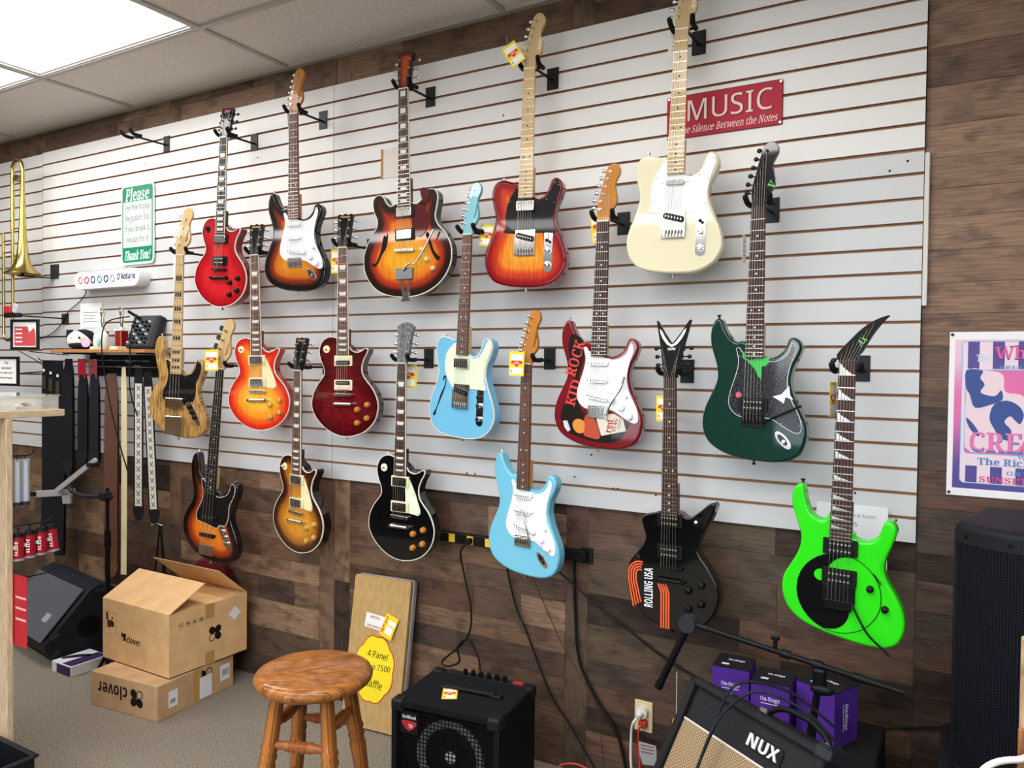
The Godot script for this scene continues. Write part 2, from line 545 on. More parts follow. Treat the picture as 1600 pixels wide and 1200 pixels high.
func _ready() -> void:
	rng.seed = 20
	var cam := Camera3D.new()
	cam.name = "camera"
	add_child(cam)
	cam.transform = Transform3D(Basis(UP, 0.533) * Basis(Vector3.RIGHT, -0.0227) * Basis(Vector3.BACK, 0.0112), Vector3(5.0164, 1.5849, 2.7153))
	cam.fov = 52.43
	cam.near = 0.05
	var env := Environment.new()
	env.tonemap_mode = Environment.TONE_MAPPER_LINEAR
	env.tonemap_exposure = 1.06
	env.background_mode = Environment.BG_SKY
	var sm := ProceduralSkyMaterial.new()
	sm.sky_top_color = Color("b9c9dc")
	sm.sky_horizon_color = Color("e3e8ee")
	sm.ground_bottom_color = Color("77756f")
	sm.ground_horizon_color = Color("b5b3ae")
	sm.sky_energy_multiplier = 3.0
	sm.ground_energy_multiplier = 2.6
	env.sky = Sky.new()
	env.sky.sky_material = sm
	env.sdfgi_enabled = true
	env.ssao_enabled = true
	env.ssil_enabled = true
	var we := WorldEnvironment.new()
	we.name = "environment"
	we.environment = env
	add_child(we)

	textures()
	room()
	ceiling()
	slat_wall()
	guitars()
	wall_signs()
	left_corner()
	floor_things()
	right_corner()


func textures() -> void:
	tex.plank = grain(512, 512, 0.014, 0.3, 0.3, 3, 0.22, 0.02)
	tex.plank_up = grain(512, 512, 0.3, 0.014, 0.3, 5, 0.22, 0.02)
	tex.fine = grain(256, 256, 0.02, 0.3, 0.22, 9)
	tex.fine_up = grain(256, 256, 0.3, 0.02, 0.22, 11)
	tex.oak = grain(384, 384, 0.02, 0.19, 0.45, 13, 0.12, 0.02)
	tex.carpet = speckle(1024, 0.12, 0.75, 17, 3)
	tex.tile = speckle(256, 0.12, 0.12, 19, 3)
	tex.board = speckle(256, 0.02, 0.1, 23, 4)
	tex.leather = speckle(256, 0.09, 0.35, 29, 2)


func room() -> void:
	var x0 := -4.0
	var x1 := 7.4
	var z1 := 6.4
	# floor
	var fl := structure("floor")
	var mb := MB.new()
	mb.box(Vector3((x0 + x1) / 2, -0.05, (z1 - 0.2) / 2), Vector3(x1 - x0 + 0.4, 0.1, z1 + 0.4))
	var cm := tmat("d0c3ae", tex.carpet, Vector3(1.3, 1.3, 1.3), 0.95, 0.0, tex.carpet, 0.3)
	cm.uv1_triplanar = true
	cm.uv1_world_triplanar = true
	commit(mb, "carpet", cm, fl)
	# other walls, off frame
	var paint := mat("5e5851", 0.85)
	for w in [["wall_left", Vector3(x0 - 0.1, 1.55, 3.1), Vector3(0.2, 3.1, 6.8)], ["wall_right", Vector3(x1 + 0.1, 1.55, 3.1), Vector3(0.2, 3.1, 6.8)]]:
		var s := structure(w[0])
		mb = MB.new()
		mb.box(w[1], w[2])
		commit(mb, "plaster", paint, s)
	# shop front: piers, sill and header round two wide windows
	var fr := structure("wall_front")
	mb = MB.new()
	var xs := [x0, 2.4, 4.6, 4.9, 7.1, x1]
	for k in range(0, xs.size(), 2):
		mb.box(Vector3((xs[k] + xs[k + 1]) / 2, 1.55, z1 + 0.1), Vector3(xs[k + 1] - xs[k], 3.1, 0.2))
	for k in range(1, xs.size() - 1, 2):
		mb.box(Vector3((xs[k] + xs[k + 1]) / 2, 0.35, z1 + 0.1), Vector3(xs[k + 1] - xs[k], 0.7, 0.2))
		mb.box(Vector3((xs[k] + xs[k + 1]) / 2, 2.8, z1 + 0.1), Vector3(xs[k + 1] - xs[k], 0.6, 0.2))
	commit(mb, "plaster", paint, fr)
	var glass := StandardMaterial3D.new()
	glass.albedo_color = Color(1, 1, 1, 0.06)
	glass.transparency = BaseMaterial3D.TRANSPARENCY_ALPHA
	glass.roughness = 0.02
	var alu := mat("8f9396", 0.4, 0.8)
	var num := 1
	for k in range(1, xs.size() - 1, 2):
		var wn := structure("window_%d" % num)
		num += 1
		mb = MB.new()
		mb.box(Vector3((xs[k] + xs[k + 1]) / 2, 1.6, z1 + 0.1), Vector3(xs[k + 1] - xs[k], 1.8, 0.008))
		commit(mb, "pane", glass, wn)
		mb = MB.new()
		for xx in [xs[k] + 0.025, (xs[k] + xs[k + 1]) / 2, xs[k + 1] - 0.025]:
			mb.box(Vector3(xx, 1.6, z1 + 0.1), Vector3(0.05, 1.8, 0.06))
		for yy in [0.725, 2.475]:
			mb.box(Vector3((xs[k] + xs[k + 1]) / 2, yy, z1 + 0.1), Vector3(xs[k + 1] - xs[k], 0.05, 0.06))
		commit(mb, "window_frame", alu, wn)
	# ground outside
	mb = MB.new()
	mb.box(Vector3(1.7, -0.2, 16.6), Vector3(40, 0.2, 20))
	var gr := commit(mb, "ground", mat("b3b0a8", 0.9))
	gr.set_meta("kind", "structure")

	# dark shelving added out of view, so the black guitars mirror something dark
	for k in 3:
		var gd := thing("added_shelving", "dark double-sided shelving added out of view in the middle of the shop for its reflection", "shelving", Vector3(-1.5 + 1.65 * k, 0.0, 3.9), "added shelving in the middle of the shop")
		mb = MB.new()
		mb.box(Vector3(0, 0.06, 0), Vector3(1.5, 0.12, 1.0))
		commit(mb, "base", mat("1f1d1c", 0.8), gd)
		mb = MB.new()
		mb.box(Vector3(0, 0.75, 0), Vector3(1.5, 1.3, 0.03))
		commit(mb, "back_panel", mat("2a2725", 0.85), gd)
		for s in 3:
			for side in [-1.0, 1.0]:
				mb = MB.new()
				mb.box(Vector3(0, 0.45 + 0.35 * s, side * 0.24), Vector3(1.5, 0.025, 0.44))
				commit(mb, "shelf", mat("2a2725", 0.8), gd)

	# unseen amplifier-shaped blockers, added to keep daylight off the foot of the wall
	for k in 4:
		var am := thing("light_blocker", ["added amplifier-shaped light blocker below the picture, leftmost of a row", "added amplifier-shaped light blocker below the picture, second of a row", "added amplifier-shaped light blocker below the picture, third of a row", "added amplifier-shaped light blocker below the picture, rightmost of a row"][k], "amplifier", Vector3(4.25 + 0.64 * k, 0.0, 1.95), "added light blockers below the picture")
		mb = MB.new()
		mb.bbox(Vector3(0, 0.43, 0), Vector3(0.6, 0.86, 0.34), 0.01)
		commit(mb, "cabinet", mat("1b1b1d", 0.8), am)
		mb = MB.new()
		mb.box(Vector3(0, 0.4, 0.171), Vector3(0.52, 0.7, 0.004))
		commit(mb, "grille", mat("2c2a28", 0.9), am)

	# the wall of reclaimed boards
	var wb := structure("wall_back")
	mb = MB.new()
	mb.box(Vector3((x0 + x1) / 2, 1.55, -0.08), Vector3(x1 - x0 + 0.4, 3.1, 0.1))
	commit(mb, "backing", mat("2b211b", 0.9), wb)
	var tones := ["6f5544", "5a463a", "8a6a53", "9c7a60", "7d5c47", "4c3d35", "a68468", "66523f", "84664e", "6b4c3a"]
	var pm := []
	var pv := []
	for t in tones:
		pm.append(tmat(t, tex.plank, Vector3(0.9, 0.9, 1), 0.62))
		pv.append(tmat(t, tex.plank_up, Vector3(0.9, 0.9, 1), 0.62))
	var joints := [-1.2192, 0.0, 1.2192, 2.4384, 3.6576, 4.8768, 6.096]
	var lit_tones := [2, 3, 4, 6, 8, 3, 0, 9]  # paler picks: brighter light painted into the upper planks
	var shaded_tones := [1, 5, 7, 9, 0, 4, 1, 5]  # darker picks: shade at the lower right painted into the planks
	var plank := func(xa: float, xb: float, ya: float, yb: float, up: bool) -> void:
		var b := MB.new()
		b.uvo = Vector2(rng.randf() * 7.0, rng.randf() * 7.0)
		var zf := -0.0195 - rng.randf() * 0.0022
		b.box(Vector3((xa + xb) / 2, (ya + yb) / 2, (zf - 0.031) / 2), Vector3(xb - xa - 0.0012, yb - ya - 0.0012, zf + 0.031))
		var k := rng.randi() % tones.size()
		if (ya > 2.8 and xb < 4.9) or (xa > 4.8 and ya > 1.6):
			k = lit_tones[k % 8]
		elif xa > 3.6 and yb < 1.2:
			k = shaded_tones[k % 8]
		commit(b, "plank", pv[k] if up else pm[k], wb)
	for j in joints.size() - 1:
		var xa: float = joints[j]
		var xb: float = joints[j + 1]
		# upright boards at the sheet joints
		var left: float = xa + (0.095 if j != 5 else 0.0)
		var right: float = xb - (0.095 if absf(xb - 2.4384) < 0.01 else 0.0)
		var zones := [[0.0, 1.055], [2.872, CEIL]] if j < 5 else [[0.0, CEIL]]
		for zn in zones:
			var ya: float = zn[0]
			var top: float = zn[1]
			for q in [[xa, left], [right, xb]]:
				if q[1] - q[0] > 0.02:
					var yy: float = ya
					while yy < top - 0.01:
						var ye := minf(top, yy + rng.randf_range(0.45, 0.95))
						if top - ye < 0.15:
							ye = top
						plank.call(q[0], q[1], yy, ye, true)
						yy = ye
			while ya < top - 0.005:
				var yb := minf(top, ya + [0.088, 0.1, 0.118, 0.14, 0.095][rng.randi() % 5])
				if top - yb < 0.04:
					yb = top
				var xx: float = left
				while xx < right - 0.01:
					var xe := minf(right, xx + rng.randf_range(0.16, 0.85))
					if right - xe < 0.12:
						xe = right
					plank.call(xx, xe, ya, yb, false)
					xx = xe
				ya = yb


func ceiling() -> void:
	var c := structure("ceiling")
	var mb := MB.new()
	mb.box(Vector3(1.7, CEIL + 0.09, 3.1), Vector3(11.8, 0.1, 6.8))
	commit(mb, "deck", mat("8a8782", 0.9), c)
	var tm := tmat("f3ece5", tex.tile, Vector3(1.6, 1.6, 1.6), 0.95, 0.0, tex.tile, 0.35)
	tm.uv1_triplanar = true
	tm.uv1_world_triplanar = true
	var gx := []
	for i in 12:
		gx.append(-0.2999 + 1.2192 * (i - 4))
	var gz := [0.0]
	for j in 11:
		gz.append(0.5012 + 0.6096 * j)
	# cells with a lamp: along the wall at the left, above the middle and the right of the shop
	var lamps := [[4, 1], [5, 1], [7, 2], [3, 4], [4, 4], [5, 4], [6, 4], [7, 4], [8, 4], [9, 4], [3, 8], [4, 8], [5, 8], [6, 8], [7, 8], [8, 8], [9, 8]]
	mb = MB.new()
	mb.box(Vector3.ZERO, Vector3(1.2192 - 0.006, 0.014, 0.6096 - 0.006))
	var tile := ArrayMesh.new()
	var holder := commit(mb, "ceiling_tile", tm, c)
	tile = holder.mesh
	c.remove_child(holder)
	holder.free()
	mb = MB.new()
	mb.box(Vector3.ZERO, Vector3(1.2192 - 0.006, 0.014, 0.5012 - 0.006))
	holder = commit(mb, "ceiling_tile", tm, c)
	var edge_tile: Mesh = holder.mesh
	c.remove_child(holder)
	holder.free()
	for i in 11:
		for j in 11:
			if [i, j] in lamps or gx[i] > 7.0 or gz[j] > 6.2 or gx[i] < -4.1:
				continue
			var o := MeshInstance3D.new()
			o.mesh = edge_tile if j == 0 else tile
			o.name = "ceiling_tile"
			c.add_child(o, true)
			o.position = Vector3(gx[i] + 0.6096, CEIL + 0.011, (gz[j] + gz[j + 1]) / 2)
	var white := mat("b9b4ad", 0.5)
	for x in gx:
		if x > -4.0 and x < 7.4:
			mb = MB.new()
			mb.box(Vector3(x, CEIL - 0.001, 3.15), Vector3(0.024, 0.012, 6.4))
			commit(mb, "grid_bar", white, c)
	for z in gz:
		if z > 0.1 and z < 6.3:
			mb = MB.new()
			mb.box(Vector3(1.7, CEIL - 0.001, z), Vector3(11.4, 0.0122, 0.024))
			commit(mb, "grid_bar", white, c)
	mb = MB.new()
	mb.box(Vector3(1.7, CEIL - 0.002, -0.006), Vector3(11.4, 0.014, 0.03))
	commit(mb, "wall_angle", white, c)
	var glow := StandardMaterial3D.new()
	glow.albedo_color = Color("f4f6f5")
	glow.roughness = 0.4
	glow.emission_enabled = true
	glow.emission = Color("f6fbff")
	glow.emission_operator = BaseMaterial3D.EMISSION_OP_MULTIPLY
	var tubes := Image.create(4, 64, false, Image.FORMAT_RGB8)
	for y in 64:
		var lum := 0.88 + 0.12 * exp(-pow((absf(y - 31.5) - 13.0) / 5.0, 2.0))
		for x in 4:
			tubes.set_pixel(x, y, Color(lum, lum, lum))
	glow.emission_texture = ImageTexture.create_from_image(tubes)
	glow.uv1_scale = Vector3(1.0 / 1.165, 1.0 / 0.567, 1)
	glow.uv1_offset = Vector3(0.5, 0.5, 0)
	glow.emission_energy_multiplier = 0.9
	var names := ["lit ceiling panel farthest left, cut by the left edge of the picture", "large lit ceiling panel above the green sign, the rightmost in view"]
	for k in lamps.size():
		var l: Array = lamps[k]
		var at := Vector3(gx[l[0]] + 0.6096, CEIL, gz[l[1]] + 0.3048)
		var t := thing("ceiling_light", names[k] if k < 2 else "recessed fluorescent ceiling panel out of view above the shop floor", "ceiling light", at, "fluorescent ceiling panels")
		mb = MB.new()
		for e in [[0.0, 0.29, 1.19, 0.012], [0.0, -0.29, 1.19, 0.012], [0.589, 0.0, 0.012, 0.58], [-0.589, 0.0, 0.012, 0.58]]:
			mb.box(Vector3(e[0], 0.012, e[1]), Vector3(e[2], 0.03, e[3]))
		mb.box(Vector3(0, 0.035, 0), Vector3(1.19, 0.006, 0.59))
		commit(mb, "housing", white, t)
		mb = MB.new()
		mb.box(Vector3(0, 0.012, 0), Vector3(1.165, 0.006, 0.567))
		commit(mb, "diffuser", glow, t)
		var al := AreaLight3D.new()
		al.name = "lamp"
		al.area_size = Vector2(1.15, 0.55)
		al.light_color = Color("fdfaf8")
		al.light_energy = 1.75 if k < 2 else (2.0 if k == 2 else 2.2)
		al.area_range = 14.0
		al.shadow_enabled = true
		t.add_child(al)
		al.position = Vector3(0, 0.004, 0)
		al.rotation.x = -PI / 2


func slat_wall() -> void:
	var w := structure("wall_slats")
	var mdf := mat("9c7350", 0.8)
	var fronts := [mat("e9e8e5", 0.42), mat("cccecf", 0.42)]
	var slat_mesh := func(wd: float, hi: float, m: Material) -> ArrayMesh:
		var a := MB.new()
		var b := MB.new()
		var e := 0.0004
		b.box(Vector3(0, 0, -0.0049), Vector3(wd, hi, 0.0088))
		a.box(Vector3(0, 0, -e / 2), Vector3(wd, hi, e))
		var holder := commit(a, "slat", m, w, [[b, mdf]])
		var mesh := holder.mesh
		w.remove_child(holder)
		holder.free()
		return mesh
	var sheets := [[-2.4384, 0.0, -0.006], [0.0, 2.4384, 0.0], [2.4384, 4.8768, 0.0]]
	for s in sheets:
		var wd: float = s[1] - s[0] - 0.0025
		var cx: float = (s[0] + s[1]) / 2
		var mb := MB.new()
		mb.box(Vector3(cx, (H0 + H1) / 2 + s[2], -0.0142), Vector3(wd, H1 - H0 - 0.004, 0.0095))
		commit(mb, "backer", mdf, w)
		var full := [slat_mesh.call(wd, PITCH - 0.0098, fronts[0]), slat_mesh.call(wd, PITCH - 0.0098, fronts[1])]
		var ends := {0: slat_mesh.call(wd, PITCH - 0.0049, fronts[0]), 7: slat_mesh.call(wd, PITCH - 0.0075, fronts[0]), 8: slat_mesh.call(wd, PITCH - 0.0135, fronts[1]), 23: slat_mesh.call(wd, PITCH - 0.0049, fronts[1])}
		for k in 24:
			var o := MeshInstance3D.new()
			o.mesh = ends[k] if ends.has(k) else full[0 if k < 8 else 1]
			o.name = "slat"
			w.add_child(o, true)
			var y: float = H1 - PITCH * (k + 0.5) + {0: 0.00245, 7: -0.0012, 8: -0.0019, 23: -0.00245}.get(k, 0.0)
			o.position = Vector3(cx, y + s[2], 0)
	# loose edge strip at the right end, below the joint of the sheets
	var mb2 := MB.new()
	mb2.bbox(Vector3(4.8845, 2.02, -0.009), Vector3(0.014, 0.47, 0.02), 0.002)
	var tr := commit(mb2, "trim_1", mat("d9d5cf", 0.6))
	tr.set_meta("kind", "structure")
	# screw holes and a patch where a bracket was
	mb2 = MB.new()
	for p in [[1.02, 2.69], [1.93, 2.61], [3.36, 2.60], [4.78, 2.21], [4.83, 2.235], [4.82, 1.115], [4.795, 1.10], [3.7, 1.16], [3.86, 1.13], [3.88, 1.13], [4.03, 1.12], [3.2, 1.135], [3.24, 1.135], [2.36, 1.125], [4.7, 1.19], [3.77, 1.25]]:
		mb2.cyl(Vector3(p[0], p[1], 0.0002), Vector3(p[0], p[1], 0.0012), 0.004, 0.003, 8)
	commit(mb2, "screw_holes", mat("2c2622", 0.8), w)
	mb2 = MB.new()
	mb2.box(Vector3(2.776, 2.479, 0.001), Vector3(0.094, 0.128, 0.003))
	commit(mb2, "cover_patch", mat("e4ddd2", 0.5), w)
	mb2 = MB.new()
	mb2.box(Vector3(2.731, 2.479, 0.002), Vector3(0.012, 0.13, 0.005))
	commit(mb2, "patch_edge", mat("b98a4e", 0.7), w)


# ---------------------------------------------------------------- guitars
const HEAD_FENDER := [-21,0, -22,16, -23,45, -20,70, -12,101, -5,129, 6,168, 15,186, 30,194, 45,189, 54,175, 54,158, 45,140, 39,124, 41,104, 46,82, 46,62, 39,46, 27,32, 23,14, 21,0]
const HEAD_BOOK := [-21,0, -24,14, -31,38, -33,90, -37,136, -35,143, -27,146, -14,142, 0,148, 14,142, 27,146, 35,143, 37,136, 33,90, 31,38, 24,14, 21,0]
const HEAD_ARCH := [-21,0, -23,14, -30,45, -32,90, -36,138, -33,147, -18,152, 0,156, 18,152, 33,147, 36,138, 32,90, 30,45, 23,14, 21,0]
const HEAD_CROWN := [-21,0, -24,16, -31,44, -33,100, -40,140, -42,150, -33,155, -22,164, -8,168, 8,168, 22,164, 33,155, 42,150, 40,140, 33,100, 31,44, 24,16, 21,0]
const HEAD_VEE := [-21,0, -23,12, -29,38, -38,90, -56,172, -60,190, -54,189, -30,152, -8,122, 0,116, 8,122, 30,152, 54,189, 60,190, 56,172, 38,90, 29,38, 23,12, 21,0]
const HEAD_POINT := [-22,0, -27,10, -26,19, -14,36, 6,60, 28,85, 52,105, 76,118, 96,124, 88,115, 74,96, 61,75, 49,52, 38,29, 26,12, 22,0]

var chrome: StandardMaterial3D
var black_metal: StandardMaterial3D
var gold: StandardMaterial3D
var black_plastic: StandardMaterial3D
var peg_mesh := {}


func gpart(g: Node3D, called: String, m: Material, build: Callable) -> MeshInstance3D:
	var mb := MB.new()
	build.call(mb)
	return commit(mb, called, m, g)


func fret_y(scale: float, k: float) -> float:
	return -scale * (1.0 - pow(2.0, -k / 12.0))


func peg(kind: String, side: float) -> Mesh:
	# one tuning machine: post in the middle, button out to one side
	var key := kind + str(side)
	if not peg_mesh.has(key):
		var mb := MB.new()
		var big := 1.5 if kind == "bass" else 1.0
		mb.cyl(Vector3(0, 0, -0.001), Vector3(0, 0, 0.002), 0.0052 * big, 0.0048 * big, 12)
		mb.cyl(Vector3(0, 0, 0), Vector3(0, 0, 0.009), 0.003 * big, 0.0032 * big, 10)
		var o := 0.030 * side if kind != "bass" else 0.042 * side
		mb.cyl(Vector3(0, 0, -0.018), Vector3(o * 0.8, 0, -0.018), 0.0022 * big, -1, 8)
		mb.box(Vector3(0, 0, -0.019), Vector3(0.014 * big, 0.016 * big, 0.008))
		if kind == "bass":
			mb.xf = Transform3D(Basis(), Vector3(o, 0, -0.018))
			mb.ext(turned(flat([-9, -13, 9, -15, 14, -8, 14, 8, 9, 15, -9, 13, -12, 6, -12, -6]), 0.0, Vector2.ZERO), -0.003, 0.003, 0.001, 2)
		else:
			mb.ball(Vector3(o, 0, -0.018), Vector3(0.0085, 0.0072, 0.0042), 12)
		var h := commit(mb, "x", chrome, self)
		peg_mesh[key] = h.mesh
		remove_child(h)
		h.free()
	return peg_mesh[key]


func guitar(c: Dictionary) -> Node3D:
	var bass: bool = c.get("bass", false)
	var nut: Vector3 = c.nut
	var b := Basis(UP, deg_to_rad(c.yaw)) * Basis(Vector3.BACK, -deg_to_rad(c.tilt))
	b = b.scaled_local(Vector3.ONE * float(c.f))
	var g := thing("bass_guitar" if bass else "electric_guitar", c.label, "guitar", nut, "guitars hanging on the slatted wall", b)
	var sc: float = c.scale
	var zt := -0.012
	var th: float = c.get("thick", 0.045)
	var out: PackedVector2Array = outline(c.outline)
	var bm: Material = c.body if c.has("body") else burst(out, c.stops, c.get("seed", 1), c.get("streak", 0.12), c.get("flame", 0.0))
	var bev: float = c.get("bevel", 0.009)
	gpart(g, "body", bm, func(m: MB): m.ext(out, zt - th, zt, bev, 4))
	if c.has("binding"):
		gpart(g, "binding", c.binding, func(m: MB): m.band(out, zt - 0.0065, zt + 0.0003, 0.0005, 0.0022))
	# neck, fingerboard, frets, marks
	var frets: int = c.get("frets", 21)
	var w0: float = 0.0425 if not bass else 0.040
	var w1: float = 0.0565 if not bass else 0.062
	var ye := fret_y(sc, frets + 0.55)
	var wid := func(y: float) -> float: return lerpf(w0, w1, y / ye)
	var neck: Material = c.neck
	var board: Material = c.board
	gpart(g, "neck", neck, func(m: MB):
		var rings := 6
		var base := m.v.size()
		var yb := minf(-0.36, ye + 0.06) if not bass else ye + 0.08
		for i in rings + 1:
			var y := lerpf(0.004, yb, float(i) / rings)
			var w: float = wid.call(minf(y, 0.0)) / 2.0
			for k in 9:
				var a := PI * k / 8.0
				m.vert(Vector3(cos(a) * w, y, -0.006 - sin(a) * 0.017), Vector3(cos(a), 0, -sin(a)), Vector2(cos(a) * w, -y))
		for i in rings:
			for k in 8:
				var q := base + i * 9 + k
				m.face(q, q + 1, q + 9)
				m.face(q + 1, q + 10, q + 9)
		m.box(Vector3(0, yb, -0.016), Vector3(w1 * 0.96, 0.10, 0.019)))
	if c.has("board_binding"):
		gpart(g, "fingerboard_binding", c.board_binding, func(m: MB):
			m.hexa([Vector3(-w0 / 2 - 0.0012, 0, -0.006), Vector3(w0 / 2 + 0.0012, 0, -0.006), Vector3(w1 / 2 + 0.0012, ye, -0.006), Vector3(-w1 / 2 - 0.0012, ye, -0.006),
				Vector3(-w0 / 2 - 0.0012, 0, -0.0004), Vector3(w0 / 2 + 0.0012, 0, -0.0004), Vector3(w1 / 2 + 0.0012, ye, -0.0004), Vector3(-w1 / 2 - 0.0012, ye, -0.0004)]))
	var inset := 0.0008 if c.has("board_binding") else 0.0
	gpart(g, "fingerboard", board, func(m: MB):
		m.hexa([Vector3(-w0 / 2 + inset, 0, -0.0061), Vector3(w0 / 2 - inset, 0, -0.0061), Vector3(w1 / 2 - inset, ye, -0.0061), Vector3(-w1 / 2 + inset, ye, -0.0061),
			Vector3(-w0 / 2 + inset, 0, 0), Vector3(w0 / 2 - inset, 0, 0), Vector3(w1 / 2 - inset, ye, 0), Vector3(-w1 / 2 + inset, ye, 0)]))
	for k in range(1, frets + 1):
		gpart(g, "fret", mat("c9c6bf", 0.25, 0.9), func(m: MB):
			var y := fret_y(sc, k)
			m.box(Vector3(0, y, 0.0004), Vector3(wid.call(y) - 0.001, 0.0022, 0.0016)))
	gpart(g, "nut", c.get("nut_mat", mat("ece6d6", 0.4)), func(m: MB): m.box(Vector3(0, 0.002, -0.001), Vector3(w0, 0.0045, 0.007)))
	var inlay: String = c.get("inlay", "dot")
	for k in [1, 3, 5, 7, 9, 12, 15, 17, 19, 21]:
		if k > frets or (k == 1 and inlay != "square" and inlay != "shark"):
			continue
		var ya := fret_y(sc, k - 1)
		var yb := fret_y(sc, k)
		var y := (ya + yb) / 2
		var w: float = wid.call(y)
		var hgt := (ya - yb) * 0.62
		var im: Material = c.get("inlay_mat", mat("f0ece2", 0.3))
		if inlay == "dot":
			for x in ([-0.012, 0.012] if k == 12 else [0.0]):
				gpart(g, "inlay", im, func(m: MB): m.cyl(Vector3(x, y, 0.0), Vector3(x, y, 0.0003), 0.0031, -1, 10))
		elif inlay == "trap":
			gpart(g, "inlay", im, func(m: MB): m.ext(PackedVector2Array([Vector2(-w * 0.38, y + hgt / 2), Vector2(w * 0.38, y + hgt / 2), Vector2(w * 0.27, y - hgt / 2), Vector2(-w * 0.27, y - hgt / 2)]), 0.0, 0.0003, 0.0))
		elif inlay == "square":
			gpart(g, "inlay", im, func(m: MB): m.box(Vector3(0, y, 0.0001), Vector3(w * 0.52, hgt, 0.0004)))
		elif inlay == "block3":
			for q in 3:
				gpart(g, "inlay", im, func(m: MB): m.box(Vector3((q - 1) * w * 0.25, y, 0.0001), Vector3(w * 0.2, minf(hgt, 0.026), 0.0004)))
		elif inlay == "shark":
			gpart(g, "inlay", im, func(m: MB): m.ext(PackedVector2Array([Vector2(-w * 0.45, ya - 0.002), Vector2(-w * 0.45, yb + 0.002), Vector2(w * 0.32, yb + 0.002), Vector2(-w * 0.15, y)]), 0.0, 0.0003, 0.0))
	# headstock
	var kind: String = c.head
	var shape: Array = {"fender": HEAD_FENDER, "book": HEAD_BOOK, "arch": HEAD_ARCH, "crown": HEAD_CROWN, "vee": HEAD_VEE, "point": HEAD_POINT}[kind]
	var hs := Node3D.new()
	hs.name = "headstock"
	g.add_child(hs)
	var back := 0.0 if kind == "fender" else deg_to_rad(-9.0)
	hs.transform = Transform3D(Basis(Vector3.RIGHT, back), Vector3(0, 0.003, -0.003 if kind == "fender" else -0.001))
	var grow := 1.22 if bass else 1.0
	var ho := outline(shape, 4)
	if grow != 1.0:
		for i in ho.size():
			ho[i] = ho[i] * Vector2(1.12, grow)
	gpart(hs, "head_plate", c.head_mat, func(m: MB): m.ext(ho, -0.015, 0.0, 0.0016, 2))
	var spots := []
	if kind == "fender":
		if bass:
			spots = [[-10, 52, -1], [-4, 94, -1], [8, 136, -1], [22, 180, -1]]
		else:
			spots = [[-13, 40, -1], [-11, 66, -1], [-4, 91, -1], [4, 116, -1], [12, 141, -1], [21, 166, -1]]
	elif kind == "point":
		spots = [[-14, 19, -1], [1, 35, -1], [16, 51, -1], [31, 67, -1], [46, 83, -1], [61, 99, -1]]
	elif kind == "vee":
		spots = [[-22, 44, -1], [-27, 72, -1], [-32, 100, -1], [22, 44, 1], [27, 72, 1], [32, 100, 1]]
	else:
		spots = [[-22, 46, -1], [-22, 82, -1], [-23, 118, -1], [22, 46, 1], [22, 82, 1], [23, 118, 1]]
	for s in spots:
		var slope := 0.0
		if kind == "fender":
			slope = -0.27
		elif kind == "point":
			slope = 0.62
		put(peg("bass" if bass else "six", s[2]), "tuning_peg", c.get("peg_mat", chrome), hs, Transform3D(Basis(Vector3.BACK, slope), Vector3(s[0] * 0.001, s[1] * 0.001, 0)))
	if c.has("logo"):
		var l: Array = c.logo   # text, x, y, w, h, angle, material, serif
		words(hs, "logo", l[0], l[3] * 0.001, l[4] * 0.001, Transform3D(Basis(Vector3.BACK, deg_to_rad(l[5])), Vector3(l[1] * 0.001, l[2] * 0.001, 0.0001)), l[6], true, true, 0.2, 0.0004)
	if kind == "vee":
		for s in [-1.0, 1.0]:
			gpart(hs, "wing_emblem", mat("eceeee", 0.5), func(m: MB):
				m.ext(flat([-47 * s, 164, -44 * s, 150, -34 * s, 130, -18 * s, 110, 0, 101, 0, 109, -10 * s, 115, -26 * s, 136, -38 * s, 156]), 0.0, 0.0005, 0.0))
		words(hs, "logo", "DEAN", 0.026, 0.008, Transform3D(Basis(), Vector3(0, 0.0945, 0.0001)), mat("eceeee", 0.5), false, true, 0.0, 0.0005)
	# strings
	var ns := 4 if bass else 6
	var ystr: float = -sc - 0.004
	for k in ns:
		gpart(g, "string", mat("b9b5ac", 0.3, 0.9), func(m: MB):
			var t := float(k) / (ns - 1) - 0.5
			var a := Vector3(t * (w0 - 0.008), 0.002, 0.0026)
			var e := Vector3(t * (0.052 if not bass else 0.057), ystr, 0.0065)
			m.cyl(a, e, 0.00042 + (0.0003 if k < 3 else 0.0) + (0.0005 if bass else 0.0), -1, 4, false)
			var s: Array = spots[k] if kind in ["fender", "point"] else (spots[k] if k < 3 else spots[8 - k])
			var top := hs.transform * Vector3(s[0] * 0.001, s[1] * 0.001, 0.006)
			m.cyl(a, top, 0.00042 + (0.0004 if bass else 0.0), -1, 4, false))
	# fittings
	for h in c.fit:
		fitting(g, h, zt, sc)
	# strap buttons
	for p in c.get("pins", []):
		gpart(g, "strap_button", c.get("peg_mat", chrome), func(m: MB):
			var d := Vector3(p[2], p[3], 0).normalized()
			var a := Vector3(p[0] * 0.001, p[1] * 0.001, zt - th / 2) - d * 0.003
			m.cyl(a, a + d * 0.012, 0.0035, 0.003, 10)
			m.cyl(a + d * 0.011, a + d * 0.016, 0.0065, 0.006, 12))
	hanger(nut, c)
	return g


